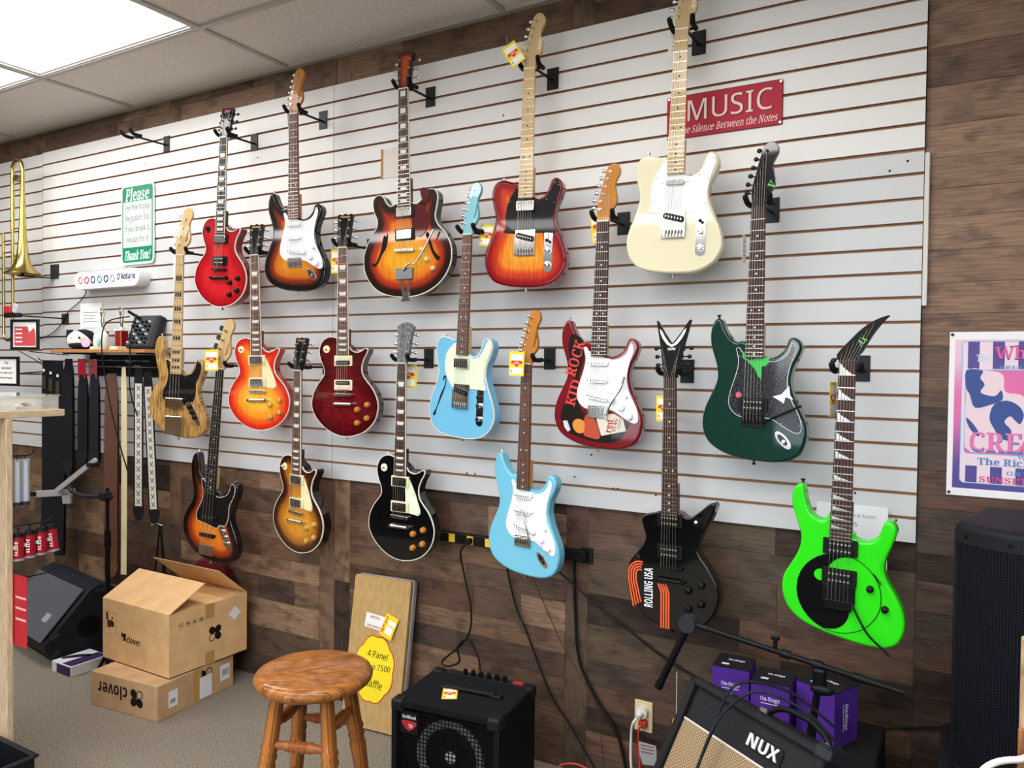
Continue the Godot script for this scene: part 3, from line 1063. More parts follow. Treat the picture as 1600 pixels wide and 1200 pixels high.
func humbucker(g: Node3D, at: Vector3, style: String) -> void:
	var p := Node3D.new()
	p.name = "pickup"
	g.add_child(p, true)
	p.position = at
	var ring := {"cream": "e9dcb4", "black": "141414", "none": ""}
	var rc: String = "e9dcb4" if style in ["cover_cream", "zebra", "zebra_low"] else "121212"
	if style != "cover_bare":
		gpart(p, "mounting_ring", mat(rc, 0.4), func(m: MB): m.ext(rrect(0.089, 0.045, 0.004), 0.0, 0.006, 0.001, 2))
	if style in ["cover_cream", "cover_black", "cover_bare"]:
		gpart(p, "pickup_cover", chrome, func(m: MB): m.ext(rrect(0.069, 0.037, 0.004), 0.002, 0.0125, 0.0018, 3))
		gpart(p, "pole_screws", mat("77736c", 0.35, 0.8), func(m: MB):
			for k in 6:
				m.cyl(Vector3((k - 2.5) * 0.0098, 0.009, 0.012), Vector3((k - 2.5) * 0.0098, 0.009, 0.0131), 0.0022, -1, 8))
	else:
		var up: String = "efe6c8" if style == "zebra" else "101010"
		var lo: String = "efe6c8" if style == "zebra_low" else "101010"
		gpart(p, "bobbin", mat(up, 0.4), func(m: MB): m.ext(rrect(0.068, 0.0165, 0.006, Vector2(0, 0.0092)), 0.002, 0.012, 0.001, 2))
		gpart(p, "bobbin", mat(lo, 0.4), func(m: MB): m.ext(rrect(0.068, 0.0165, 0.006, Vector2(0, -0.0092)), 0.002, 0.012, 0.001, 2))
		gpart(p, "pole_screws", mat("dcdbd6", 0.4, 0.3), func(m: MB):
			for k in 6:
				for y in [0.0092, -0.0092]:
					m.cyl(Vector3((k - 2.5) * 0.0098, y, 0.0115), Vector3((k - 2.5) * 0.0098, y, 0.0127), 0.0024, -1, 8))


func fitting(g: Node3D, h: Array, zt: float, sc: float) -> void:
	var x: float = h[1] * 0.001
	var y: float = -sc + h[2] * 0.001
	var at := Vector3(x, y, zt)
	match h[0]:
		"guard":
			var go: PackedVector2Array = h[4] if h.size() > 4 else outline(h[3], 4)
			gpart(g, "pickguard", h[5] if h.size() > 5 else mat("f1f3f6", 0.25, 0.0, 0.4), func(m: MB): m.ext(go, zt - 0.001, zt + 0.0025, 0.0008, 2))
			if h.size() > 6:
				gpart(g, "pickguard_edge", h[6], func(m: MB): m.band(go, zt, zt + 0.0027, 0.0004, 0.0014))
			gpart(g, "screws", mat("8f8c86", 0.3, 0.9), func(m: MB):
				for k in range(0, go.size(), maxi(1, go.size() / 9)):
					var e := (go[(k + 1) % go.size()] - go[(k + go.size() - 1) % go.size()]).normalized()
					var o := Vector2(e.y, -e.x) * (1.0 if Geometry2D.is_polygon_clockwise(go) else -1.0)
					var q := go[k] + o * 0.006
					m.cyl(Vector3(q.x, q.y, zt + 0.002), Vector3(q.x, q.y, zt + 0.0034), 0.0022, 0.0018, 8))
		"hum":
			humbucker(g, at + Vector3(0, 0, 0.002 if h.size() < 5 else h[4]), h[3])
		"single":
			var p := Node3D.new()
			p.name = "pickup"
			g.add_child(p, true)
			p.transform = Transform3D(Basis(Vector3.BACK, deg_to_rad(h[3])), at + Vector3(0, 0, 0.002))
			gpart(p, "pickup_cover", h[4], func(m: MB): m.ext(rrect(0.07 if h.size() < 6 else h[5], 0.0175, 0.0085, Vector2.ZERO, 6), 0.0, 0.0085, 0.0015, 2))
			gpart(p, "pole_screws", chrome, func(m: MB):
				for k in 6:
					m.cyl(Vector3((k - 2.5) * 0.0102, 0, 0.008), Vector3((k - 2.5) * 0.0102, 0, 0.0098), 0.0025, -1, 8)
				for s in [-1.0, 1.0]:
					m.cyl(Vector3(s * 0.041, 0, 0.0), Vector3(s * 0.041, 0, 0.002), 0.0025, -1, 8))
		"tom":
			gpart(g, "bridge", h[3], func(m: MB):
				m.ext(turned(rrect(0.088, 0.0125, 0.005), deg_to_rad(-2.0), Vector2(x, y)), zt + 0.006, zt + 0.015, 0.0012, 2)
				for s in [-0.037, 0.037]:
					m.cyl(Vector3(x + s, y, zt), Vector3(x + s, y, zt + 0.013), 0.005, -1, 12)
				for k in 6:
					m.box(Vector3(x + (k - 2.5) * 0.0104, y + (k % 2) * 0.002 - 0.001, zt + 0.0155), Vector3(0.006, 0.007, 0.004)))
		"stop":
			gpart(g, "tailpiece", h[3], func(m: MB):
				m.cyl(Vector3(x - 0.042, y, zt + 0.010), Vector3(x + 0.042, y, zt + 0.010), 0.0068, -1, 14)
				for s in [-0.046, 0.046]:
					m.cyl(Vector3(x + s, y, zt), Vector3(x + s, y, zt + 0.016), 0.0085, 0.0075, 16))
		"knob":
			gpart(g, "knob", h[3], func(m: MB):
				m.xf = Transform3D(Basis(Vector3.RIGHT, PI / 2), at + Vector3(0, 0, 0.001))
				var r := 0.0125 if h.size() < 5 else float(h[4])
				m.lathe([Vector2(r * 1.06, 0), Vector2(r, 0.004), Vector2(r * 0.86, 0.011), Vector2(r * 0.78, 0.0125), Vector2(r * 0.35, 0.0135), Vector2(0, 0.0135)], 20))
		"chrome_knob":
			gpart(g, "knob", h[3], func(m: MB):
				m.xf = Transform3D(Basis(Vector3.RIGHT, PI / 2), at + Vector3(0, 0, 0.002))
				m.lathe([Vector2(0.0095, 0), Vector2(0.0095, 0.013), Vector2(0.008, 0.016), Vector2(0, 0.017)], 20))
		"toggle":
			gpart(g, "switch_plate", h[3], func(m: MB): m.ext(disc(0.0165, Vector2(x, y)), zt, zt + 0.0018, 0.0005, 1))
			gpart(g, "toggle_switch", h[4], func(m: MB):
				m.cyl(at, at + Vector3(0, 0, 0.008), 0.006, 0.005, 12)
				m.cyl(at + Vector3(0, 0, 0.006), at + Vector3(0.004, 0.005, 0.022), 0.002, 0.0042, 10))
		"blade":
			gpart(g, "blade_switch", h[4], func(m: MB):
				var d := Vector2.RIGHT.rotated(deg_to_rad(h[3]))
				m.box(at + Vector3(0, 0, 0.003), Vector3(0.034, 0.002, 0.0012), Basis(Vector3.BACK, deg_to_rad(h[3])))
				m.box(at + Vector3(d.x * 0.008, d.y * 0.008, 0.010), Vector3(0.006, 0.009, 0.016), Basis(Vector3.BACK, deg_to_rad(h[3]))))
		"strat_bridge":
			gpart(g, "bridge", h[3], func(m: MB):
				m.bbox(at + Vector3(0, -0.006, 0.0035), Vector3(0.072, 0.042, 0.004), 0.001)
				for k in 6:
					var q := at + Vector3((k - 2.5) * 0.0107, -0.004 + 0.0015 * (k % 3), 0.010)
					m.bbox(q, Vector3(0.0098, 0.026, 0.008), 0.0015)
					m.cyl(q + Vector3(-0.003, 0.006, 0.003), q + Vector3(-0.003, 0.006, 0.0062), 0.0013, -1, 6)
					m.cyl(q + Vector3(0.003, 0.006, 0.003), q + Vector3(0.003, 0.006, 0.0062), 0.0013, -1, 6)
					m.cyl(at + Vector3((k - 2.5) * 0.0107, 0.013, 0.005), at + Vector3((k - 2.5) * 0.0107, 0.013, 0.0075), 0.0035, -1, 10))
			if h.size() > 4:
				gpart(g, "tremolo_arm", h[4], func(m: MB):
					var pts := []
					for q in h[5]:
						pts.append(at + Vector3(q[0], q[1], q[2]) * 0.001)
					m.tube(curve(pts, 6), 0.0028, 8)
					var e: Vector3 = pts[pts.size() - 1]
					var d: Vector3 = (e - (pts[pts.size() - 2] as Vector3)).normalized()
					m.cyl(e - d * 0.02, e + d * 0.008, 0.0032, 0.0045, 10))
		"tele_bridge":
			gpart(g, "bridge", chrome, func(m: MB):
				m.bbox(at + Vector3(0, 0.027, 0.002), Vector3(0.078, 0.093, 0.003), 0.001)
				for s in [-0.0385, 0.0385]:
					m.box(at + Vector3(s, 0.015, 0.006), Vector3(0.0016, 0.068, 0.009))
				m.box(at + Vector3(0, -0.0188, 0.006), Vector3(0.078, 0.0016, 0.009))
				for k in 6:
					m.cyl(at + Vector3((k - 2.5) * 0.0104, 0.004, 0.009), at + Vector3((k - 2.5) * 0.0104, -0.006, 0.009), 0.0042, -1, 10)
					m.cyl(at + Vector3((k - 2.5) * 0.0104, -0.006, 0.008), at + Vector3((k - 2.5) * 0.0104, -0.022, 0.008), 0.0014, -1, 6))
			gpart(g, "pickup", black_plastic, func(m: MB):
				m.ext(turned(rrect(0.071, 0.021, 0.008), deg_to_rad(-14.0), Vector2(x, y + 0.045)), zt + 0.003, zt + 0.009, 0.001, 2))
			gpart(g, "pole_screws", chrome, func(m: MB):
				for k in 6:
					var q := Vector2((k - 2.5) * 0.0102, 0).rotated(deg_to_rad(-14.0)) + Vector2(x, y + 0.045)
					m.cyl(Vector3(q.x, q.y, zt + 0.008), Vector3(q.x, q.y, zt + 0.0098), 0.0025, -1, 8))
		"control_plate":
			var o := rrect(0.033, 0.16, 0.0163, Vector2(x, y), 6)
			gpart(g, "control_plate", chrome, func(m: MB): m.ext(o, zt, zt + 0.0018, 0.0006, 1))
			gpart(g, "blade_switch", black_plastic, func(m: MB):
				m.box(at + Vector3(0, 0.042, 0.0025), Vector3(0.002, 0.03, 0.0012))
				m.cyl(at + Vector3(0, 0.033, 0.003), at + Vector3(0, 0.031, 0.02), 0.0025, 0.006, 12))
			for dy in [-0.001, -0.052]:
				gpart(g, "knob", chrome, func(m: MB):
					m.xf = Transform3D(Basis(Vector3.RIGHT, PI / 2), at + Vector3(0, dy, 0.002))
					m.lathe([Vector2(0.0095, 0), Vector2(0.0095, 0.013), Vector2(0.008, 0.016), Vector2(0, 0.017)], 20))
		"jack":
			var jp := Node3D.new()
			jp.name = "jack_plate"
			g.add_child(jp, true)
			jp.transform = Transform3D(Basis(Vector3.BACK, deg_to_rad(h[3])), at)
			gpart(jp, "plate", h[4], func(m: MB): m.ext(disc(0.0335, Vector2.ZERO, 28, 0.0145), 0.0, 0.0022, 0.0008, 2))
			gpart(jp, "cup", mat("4a4a4c", 0.25, 0.9), func(m: MB): m.ext(disc(0.021, Vector2(-0.002, 0), 24, 0.0085), 0.001, 0.0026, 0.0003, 1))
			gpart(jp, "socket", h[4], func(m: MB): m.cyl(Vector3(0.006, 0, 0.001), Vector3(0.004, 0, 0.006), 0.0055, 0.0048, 14))
		"plate":
			gpart(g, "control_plate", h[4], func(m: MB): m.ext(outline(h[3], 3), zt, zt + 0.0022, 0.0006, 1))
		"piece":
			# free shape on the face: name, material, outline (mm from saddle), height
			gpart(g, h[3], h[4], func(m: MB):
				var o := PackedVector2Array()
				for k in range(0, h[5].size(), 2):
					o.append(Vector2(x + h[5][k] * 0.001, y + h[5][k + 1] * 0.001))
				if h.size() > 7 and h[7]:
					var fl := []
					for q in o:
						fl.append_array([q.x * 1000.0, q.y * 1000.0])
					o = outline(fl, 4)
				m.ext(o, zt - 0.0005, zt + float(h[6]), 0.0))
		"bar":
			gpart(g, h[3], h[4], func(m: MB): m.bbox(at + Vector3(0, 0, h[7] / 2.0), Vector3(h[5], h[6], h[7]), minf(0.0015, float(h[7]) * 0.3)))
		"text":
			# text, w, h, angle, material, serif
			words(g, "lettering", h[3], h[4] * 0.001, h[5] * 0.001, Transform3D(Basis(Vector3.BACK, deg_to_rad(h[6])), at + Vector3(0, 0, 0.0005 if h.size() < 10 else h[9])), h[7], h[8], true, 0.0, 0.0005)
		"tube":
			gpart(g, h[3], h[4], func(m: MB):
				var pts := []
				for q in h[6]:
					pts.append(at + Vector3(q[0], q[1], q[2]) * 0.001)
				m.tube(curve(pts, 6), h[5], 8))


func hanger(nut: Vector3, c: Dictionary) -> void:
	var hl: String = c.hanger
	var up: float = c.get("hang_at", 0.017)
	var a := deg_to_rad(c.yaw)
	make_hanger(Vector3(nut.x + up * tan(deg_to_rad(c.tilt)), nut.y + up, 0.0), nut.z - 0.036 + 0.046 * (1.0 - cos(a)), hl, c.yaw, c.get("prong_gap", 0.038 if c.get("bass", false) else 0.036), -0.046 * sin(a))


func make_hanger(at: Vector3, reach: float, label: String, yaw: float, half := 0.036, aside := 0.0) -> Node3D:
	var t := thing("guitar_hanger", label, "hanger", at, "guitar hangers on the slatted wall")
	var iron := mat("1b1c1e", 0.45, 0.3)
	gpart(t, "plate", mat("26282b", 0.4, 0.2), func(m: MB):
		m.bbox(Vector3(0, 0.004, 0.0025), Vector3(0.05, 0.078, 0.004), 0.001)
		m.box(Vector3(0, 0.045, 0.001), Vector3(0.05, 0.006, 0.008)))
	gpart(t, "arm", iron, func(m: MB):
		m.cyl(Vector3(0, 0, 0.004), Vector3(0, 0, reach - 0.01), 0.0052, -1, 10)
		m.cyl(Vector3(0, -0.008, reach - 0.012), Vector3(0, 0.008, reach - 0.012), 0.010, 0.010, 14))
	var yk := Node3D.new()
	yk.name = "yoke"
	t.add_child(yk)
	yk.transform = Transform3D(Basis(UP, deg_to_rad(yaw)), Vector3(aside, 0, reach - 0.01))
	gpart(yk, "crossbar", iron, func(m: MB): m.cyl(Vector3(-half, 0, 0), Vector3(half, 0, 0), 0.0048, -1, 10))
	for s in [-1.0, 1.0]:
		gpart(yk, "prong", mat("17181a", 0.75), func(m: MB):
			m.tube(curve([Vector3(s * half, 0, -0.004), Vector3(s * half, -0.002, 0.02), Vector3(s * half, 0.002, 0.045), Vector3(s * half * 1.06, 0.016, 0.06)], 5), 0.0088, 10)
			m.ball(Vector3(s * half * 1.06, 0.016, 0.06), Vector3(0.0088, 0.0088, 0.0088), 10))
	return t


func guitars() -> void:
	chrome = mat("d6d6d4", 0.12, 1.0)
	black_metal = mat("1c1c1e", 0.3, 0.7)
	gold = mat("c9a35a", 0.25, 1.0)
	black_plastic = mat("111112", 0.35)
	var maple := tmat("e8c58c", tex.fine_up, Vector3(6, 6, 1), 0.35, 0.6)
	var amber := tmat("d9913f", tex.fine_up, Vector3(6, 6, 1), 0.35, 0.6)
	var rosewood := tmat("6a4032", tex.fine_up, Vector3(9, 9, 1), 0.5)
	var dark_rose := tmat("4a2f28", tex.fine_up, Vector3(9, 9, 1), 0.5)
	var ebony := mat("1d1a1a", 0.45)
	var maple_board := tmat("ecca8f", tex.fine_up, Vector3(9, 9, 1), 0.35, 0.5)
	var mahogany := mat("4a1a16", 0.35, 0.0, 0.8)
	var ivory := mat("efe8d2", 0.4)
	var cream := mat("f0dfb0", 0.35, 0.0, 0.3)
	var mint := mat("e2ecd0", 0.35, 0.0, 0.3)
	var white := mat("f1f3f8", 0.3, 0.0, 0.4)
	var white_plastic := mat("eef0f2", 0.35)
	var gloss_black := mat("0b0b0c", 0.2, 0.0, 1.0)
	var black_guard := mat("141416", 0.3, 0.0, 0.5)
	var amber_knob := mat("b97a2e", 0.25, 0.0, 0.6)
	var gold_knob := mat("caa24f", 0.3, 0.3, 0.5)
	var head_black := mat("0e0d0d", 0.25, 0.0, 0.8)
	var marks_black := mat("1a1512", 0.4)
	var logo_gold := mat("d3a860", 0.35, 0.5)
	var logo_black := mat("2a1c12", 0.5)
	var cc := func(s: String) -> Color: return Color(s)
	var strat_pins := [[-122, -338, -0.2, 1], [0, -781, 0, -1]]
	var tele_pins := [[-98, -393, -0.2, 1], [0, -784, 0, -1]]
	var lp_pins := [[-84, -382, -0.4, 1], [0, -808, 0, -1]]
	var strat_fit := func(guard: Material, cover: Material, bridge: Material, arm: Array) -> Array:
		var f := [["guard", 0, 0, STRAT_GUARD, outline(STRAT_GUARD, 4), guard],
			["single", 0, 162, 0, cover], ["single", 0, 103, 0, cover], ["single", 2, 43, -10, cover],
			["knob", 50, 38, white_plastic], ["knob", 86, 13, white_plastic], ["knob", 116, -15, white_plastic],
			["blade", 97, 58, -50, white_plastic], ["jack", 88, -60, -48, chrome]]
		f.append(["strat_bridge", 0, 0, bridge] + arm)
		return f
	var lp_fit := func(pk: Array, knob: Material, metal: Material, guard: Material, plate: Material) -> Array:
		var f := [["hum", 0, 146, pk[0]], ["hum", 0, 42, pk[1]], ["tom", 0, 0, metal], ["stop", 0, -40, metal],
			["knob", 67, -62, knob], ["knob", 116, -41, knob], ["knob", 67, -119, knob], ["knob", 114, -98, knob],
			["toggle", -87, 196, plate, metal]]
		if guard:
			f.append(["guard", 0, 0, LESPAUL_GUARD, flat(LESPAUL_GUARD), guard])
		return f

	# ------------ top row
	guitar({"label": "glossy red single-cutaway guitar with black hardware and black headstock, leftmost of the top row", "nut": Vector3(1.907, 2.663, 0.19), "yaw": 6, "tilt": 2.57, "f": 1.0, "scale": 0.628,
		"outline": LESPAUL, "thick": 0.05, "bevel": 0.004, "stops": [[0.0, cc.call("7c0f18")], [0.02, cc.call("a8141d")], [0.075, cc.call("c8242a")]], "flame": 0.12, "binding": ivory, "neck": head_black, "board": ebony, "board_binding": ivory,
		"frets": 22, "inlay": "trap", "head": "book", "head_mat": head_black, "peg_mat": black_metal, "logo": ["PW", 2, 128, 34, 15, 0, mat("e0527e", 0.4), true], "pins": lp_pins,
		"fit": lp_fit.call(["cover_black", "open"], black_plastic, black_metal, null, black_plastic), "hanger": "black hanger holding the red guitar at the left of the top row"})
	guitar({"label": "three-tone sunburst double-cutaway guitar with white pickguard, second in the top row", "nut": Vector3(2.373, 2.704, 0.19), "yaw": 11, "tilt": -0.38, "f": 1.014, "scale": 0.648,
		"outline": STRAT, "stops": [[0.0, cc.call("0d0a09")], [0.018, cc.call("160c0a")], [0.042, cc.call("7d2a14")], [0.066, cc.call("c46f1e")], [0.11, cc.call("d98f2c")]], "neck": amber, "board": rosewood, "head": "fender", "head_mat": amber,
		"logo": ["Squier", 33, 84, 52, 15, 78, logo_black, true], "pins": strat_pins, "fit": strat_fit.call(white, white_plastic, chrome, []), "hanger": "black hanger holding the sunburst guitar with amber headstock"})
	var shell := burst(outline(SEMI), [[0.0, cc.call("4a1210")], [0.2, cc.call("5c1714")]], 5, 0.5, 0.5)
	var tort := mat("57161a", 0.25, 0.0, 0.7)
	guitar({"label": "sunburst semi-hollow guitar with f-holes and a lever tailpiece, widest body of the wall", "nut": Vector3(2.995, 2.709, 0.19), "yaw": 5, "tilt": -1.02, "f": 1.042, "scale": 0.628,
		"outline": SEMI, "thick": 0.045, "bevel": 0.004, "stops": [[0.0, cc.call("1a0d0b")], [0.02, cc.call("2c100b")], [0.045, cc.call("a5301a")], [0.075, cc.call("dd7a1e")], [0.12, cc.call("eba52c")]], "binding": ivory, "neck": mahogany, "board": dark_rose, "board_binding": ivory,
		"frets": 22, "inlay": "square", "head": "arch", "head_mat": burst(outline(HEAD_ARCH), [[0.0, cc.call("2a0d0a")], [0.012, cc.call("6b1f12")], [0.026, cc.call("b5531c")]], 4), "pins": [],
		"fit": [["hum", 0, 150, "cover_black"], ["hum", 0, 62, "cover_black"], ["tom", 0, 0, chrome], 
			["piece", 0, 0, "pickguard", tort, [32, 172, 80, 170, 96, 150, 104, 96, 92, 66, 66, 48, 40, 60, 32, 100], 0.004, true],
			["piece", 0, 0, "pickguard", tort, [72, 232, 96, 236, 112, 220, 108, 190, 92, 178, 76, 200], 0.003, true],
			["piece", 0, 0, "sound_hole", mat("140d0b", 0.8), [-100, 66, -90, 60, -88, 72, -82, 64, -90, 20, -112, -10, -128, -38, -146, -56, -160, -52, -158, -40, -146, -44, -134, -30, -116, 10, -108, 48], 0.0006, true],
			["piece", 0, 0, "sound_hole", mat("140d0b", 0.8), [92, 52, 98, 44, 112, 4, 124, -22, 138, -44, 152, -48, 158, -36, 148, -30, 130, -8, 116, 28, 108, 58, 98, 64], 0.0006, true],
			["knob", 78, -2, mat("e3c98c", 0.3, 0.2, 0.5), 0.0105], ["knob", 100, -42, mat("e3c98c", 0.3, 0.2, 0.5), 0.0105], ["knob", 128, -78, mat("e3c98c", 0.3, 0.2, 0.5), 0.0105],
			["bar", -2, -92, "vibrato_base", mat("8d9093", 0.3, 0.9), 0.078, 0.044, 0.012], ["tube", 30, -62, "tremolo_arm", chrome, 0.0036, [[-34, -18, 16], [0, 6, 22], [26, 4, 24], [60, 40, 26], [92, 92, 26], [112, 128, 24]]],
			["piece", 0, 0, "tailpiece", chrome, [-26, -112, -16, -112, -4, -160, 4, -160, 14, -112, 24, -112, 14, -186, 22, -200, -22, -200, -14, -186], 0.004]],
		"hanger": "black hanger holding the semi-hollow sunburst guitar"})
	guitar({"label": "cherry sunburst slab-bodied guitar with black pickguard and pale maple neck", "nut": Vector3(3.585, 2.682, 0.19), "yaw": 8, "tilt": 1.12, "f": 1.023, "scale": 0.648,
		"outline": TELE, "stops": [[0.0, cc.call("5d0b14")], [0.014, cc.call("8c101a")], [0.042, cc.call("c23c1c")], [0.075, cc.call("e58a2a")], [0.12, cc.call("f0a83c")]], "streak": 0.2, "binding": mat("7c1620", 0.3, 0.0, 0.6), "neck": maple, "board": maple_board, "inlay_mat": marks_black, "head": "fender", "head_mat": maple,
		"logo": ["Arbor", 36, 84, 46, 14, 80, mat("f6ecd6", 0.4), true], "pins": tele_pins,
		"fit": [["guard", 0, 0, TELE_GUARD, outline(TELE_GUARD, 4), black_guard], ["hum", 0, 158, "cover_bare", 0.003], ["tele_bridge", 0, 0], ["control_plate", 90, -2]], "hanger": "black hanger holding the cherry sunburst maple-neck guitar"})
	guitar({"label": "cream-white slab-bodied guitar with white pickguard and maple neck, rightmost of the top row", "nut": Vector3(4.163, 2.706, 0.19), "yaw": 5, "tilt": 1.71, "f": 1.024, "scale": 0.648,
		"outline": TELE, "body": mat("e6dfbe", 0.25, 0.0, 0.9), "neck": maple, "board": maple_board, "inlay_mat": marks_black, "head": "fender", "head_mat": maple,
		"logo": ["Arbor", 36, 84, 46, 14, 80, mat("f6ecd6", 0.4), true], "pins": tele_pins,
		"fit": [["guard", 0, 0, TELE_GUARD, outline(TELE_GUARD, 4), white], ["single", 0, 160, 0, chrome, 0.062], ["tele_bridge", 0, 0], ["control_plate", 90, -2]], "hanger": "black hanger holding the cream-white guitar"})
	# ------------ middle row
	var ash := tmat("dcab66", tex.oak, Vector3(1.4, 1.0, 1), 0.3, 0.8)
	var ash_up := grain(256, 256, 0.12, 0.014, 0.42, 41, 0.15, 0.02)
	ash.albedo_texture = ash_up
	guitar({"bass": true, "label": "natural ash four-string bass with black pickguard and chrome covers", "nut": Vector3(1.587, 2.122, 0.19), "yaw": 20, "tilt": 2.22, "f": 0.991, "scale": 0.864,
		"outline": JBASS, "thick": 0.042, "body": ash, "neck": maple, "board": maple_board, "frets": 20, "inlay": "block3", "inlay_mat": marks_black, "head": "fender", "head_mat": maple, "logo": ["Squier", 36, 96, 60, 16, 78, logo_black, true],
		"pins": [[-104, -412, -0.2, 1], [10, -925, 0, -1]], 
		"fit": [["guard", 0, 0, JBASS_GUARD, outline(JBASS_GUARD, 4), black_guard], ["bar", 0, 116, "pickup_cover", chrome, 0.098, 0.05, 0.02], ["bar", 4, 2, "bridge_cover", chrome, 0.09, 0.094, 0.024],
			["plate", 0, 0, [58,-752, 84,-742, 104,-768, 126,-806, 140,-840, 136,-858, 120,-852, 96,-812, 70,-782], chrome], ["knob", 82, 100, black_plastic], ["knob", 96, 74, black_plastic], ["knob", 110, 48, black_plastic]],
		"hanger": "black hanger holding the natural ash bass"})
	guitar({"label": "cherry sunburst single-cutaway guitar with cream pickguard, in the middle row", "nut": Vector3(2.124, 2.088, 0.19), "yaw": 13, "tilt": -1.47, "f": 1.011, "scale": 0.628,
		"outline": LESPAUL, "thick": 0.05, "bevel": 0.004, "stops": [[0.0, cc.call("a81418")], [0.014, cc.call("cf2a1c")], [0.036, cc.call("e2591f")], [0.066, cc.call("f0982a")], [0.11, cc.call("f7bb45")]], "flame": 0.06, "binding": ivory, "neck": mat("7d1512", 0.3, 0.0, 0.8), "board": rosewood, "board_binding": ivory,
		"frets": 22, "inlay": "trap", "head": "book", "head_mat": head_black, "logo": ["Vintage", 0, 132, 50, 11, 0, logo_gold, true], "pins": lp_pins,
		"fit": lp_fit.call(["cover_cream", "cover_cream"], gold_knob, chrome, cream, cream), "hanger": "black hanger holding the cherry sunburst single-cutaway guitar"})
	guitar({"label": "dark wine-red flamed single-cutaway guitar with zebra pickups", "nut": Vector3(2.672, 2.087, 0.19), "yaw": 10, "tilt": -0.48, "f": 1.009, "scale": 0.628,
		"outline": LESPAUL, "thick": 0.05, "bevel": 0.004, "stops": [[0.0, cc.call("3a060b")], [0.03, cc.call("520a10")], [0.08, cc.call("671016")]], "flame": 0.5, "binding": mat("efd9c8", 0.4), "neck": mat("4c0e12", 0.3, 0.0, 0.8), "board": rosewood, "board_binding": ivory,
		"frets": 22, "inlay": "trap", "head": "book", "head_mat": head_black, "logo": ["Vintage", 0, 132, 50, 11, 0, logo_gold, true], "pins": lp_pins,
		"fit": lp_fit.call(["zebra", "zebra_low"], amber_knob, chrome, null, cream), "hanger": "black hanger holding the dark wine-red guitar"})
	var sky_blue := mat("71b9dc", 0.25, 0.0, 0.9)
	guitar({"label": "light blue slab-bodied guitar with one f-hole and mint pickguard", "nut": Vector3(3.316, 2.093, 0.19), "yaw": -4, "tilt": 2.62, "f": 1.012, "scale": 0.648,
		"outline": TELE, "body": sky_blue, "binding": mat("f2ecd8", 0.4), "bevel": 0.004, "neck": maple, "board": rosewood, "head": "fender", "head_mat": mat("8fd0dc", 0.25, 0.0, 0.9), "logo": ["Vintage", 36, 84, 52, 14, 80, mat("2c3b44", 0.4), true], "pins": tele_pins,
		"fit": [["guard", 0, 0, TELE_GUARD, outline([-33,-417, -62,-432, -84,-462, -88,-505, -78,-545, -55,-578, -34,-590, 66,-590, 115,-590, 108,-560, 106,-522, 113,-490, 126,-455, 134,-430, 131,-408, 119,-402, 109,-412, 96,-440, 78,-462, 58,-470, 36,-468], 4), mint], ["hum", 0, 156, "cover_bare", 0.003], ["tele_bridge", 0, 0], ["control_plate", 92, -2],
			["piece", 0, 0, "sound_hole", mat("10181c", 0.8), [-96, 88, -90, 82, -88, 94, -82, 90, -88, 60, -104, 30, -112, 6, -124, -28, -136, -46, -140, -56, -132, -60, -126, -52, -120, -30, -108, -2, -92, 34, -80, 70, -80, 98, -90, 102], 0.0006, true]],
		"hanger": "black hanger holding the light blue f-hole guitar"})
	var kid: Array = strat_fit.call(white, white_plastic, chrome, [chrome, [[36, -16, 12], [52, 24, 18], [88, 80, 22], [96, 112, 22]]])
	kid = kid.filter(func(q: Array) -> bool: return q[0] != "jack")
	var blackened := mat("1d1512", 0.3, 0.0, 0.8)
	var red_ink := mat("d8352c", 0.4)
	kid.append_array([
		["piece", 0, 0, "printed_graphic", blackened, [-60, 236, -96, 262, -112, 250, -116, 210, -104, 160, -92, 110, -98, 70, -120, 30, -136, -16, -132, -56, -112, -82, -70, -96, -20, -108, 40, -112, 78, -100, 102, -70, 112, -36, 60, -20, -40, -16, -66, 10, -78, 60, -72, 120, -58, 170], 0.0007, true],
		["text", -89, 178, "ROCK", 128, 38, 74, red_ink, true], ["text", -93, 56, "KID", 92, 36, 76, red_ink, true],
		["piece", 0, 0, "bottle_print", mat("d98a2a", 0.35), [-90, -62, -74, -82, -50, -80, -48, -44, -72, -34, -88, -44], 0.0011, true],
		["piece", 0, 0, "bottle_print", mat("b5401c", 0.35), [-50, -84, -30, -96, 6, -100, 10, -78, -8, -34, -26, -16, -46, -24], 0.001, true],
		["piece", 0, 0, "label_print", mat("d9d4c4", 0.5), [16, -88, 104, -66, 92, -26, 60, -10, 0, -14, -6, -24], 0.0012],
		["text", 42, -52, "red", 46, 24, 80, mat("a01c20", 0.5), true, 0.0012], ["text", 63, -48, "STAG", 46, 14, 80, mat("a01c20", 0.5), true, 0.0012], ["piece", 0, 0, "label_lines", mat("5a5046", 0.5), [74, -62, 76, -62, 82, -22, 80, -22], 0.0014], ["piece", 0, 0, "label_lines", mat("5a5046", 0.5), [80, -60, 82, -60, 88, -24, 86, -24], 0.0014],
		["piece", 0, 0, "card_print", mat("cfd2d6", 0.5), [-128, -44, -112, -42, -98, -74, -108, -82, -122, -66], 0.001]])
	guitar({"label": "dark red double-cutaway guitar printed with large red lettering and a bottle, white pickguard", "nut": Vector3(3.889, 2.096, 0.19), "yaw": 5, "tilt": 1.16, "f": 1.024, "scale": 0.648,
		"outline": STRAT, "body": mat("74101a", 0.25, 0.0, 1.0), "neck": maple, "board": dark_rose, "head": "fender", "head_mat": amber, "pins": strat_pins, "fit": kid, "hanger": "black hanger holding the printed dark red guitar"})
	var pearl := tmat("55585f", speckle(128, 0.12, 0.85, 51, 2), Vector3(1, 1, 1), 0.25, 0.6)
	pearl.uv1_triplanar = true
	pearl.uv1_scale = Vector3(9, 9, 9)
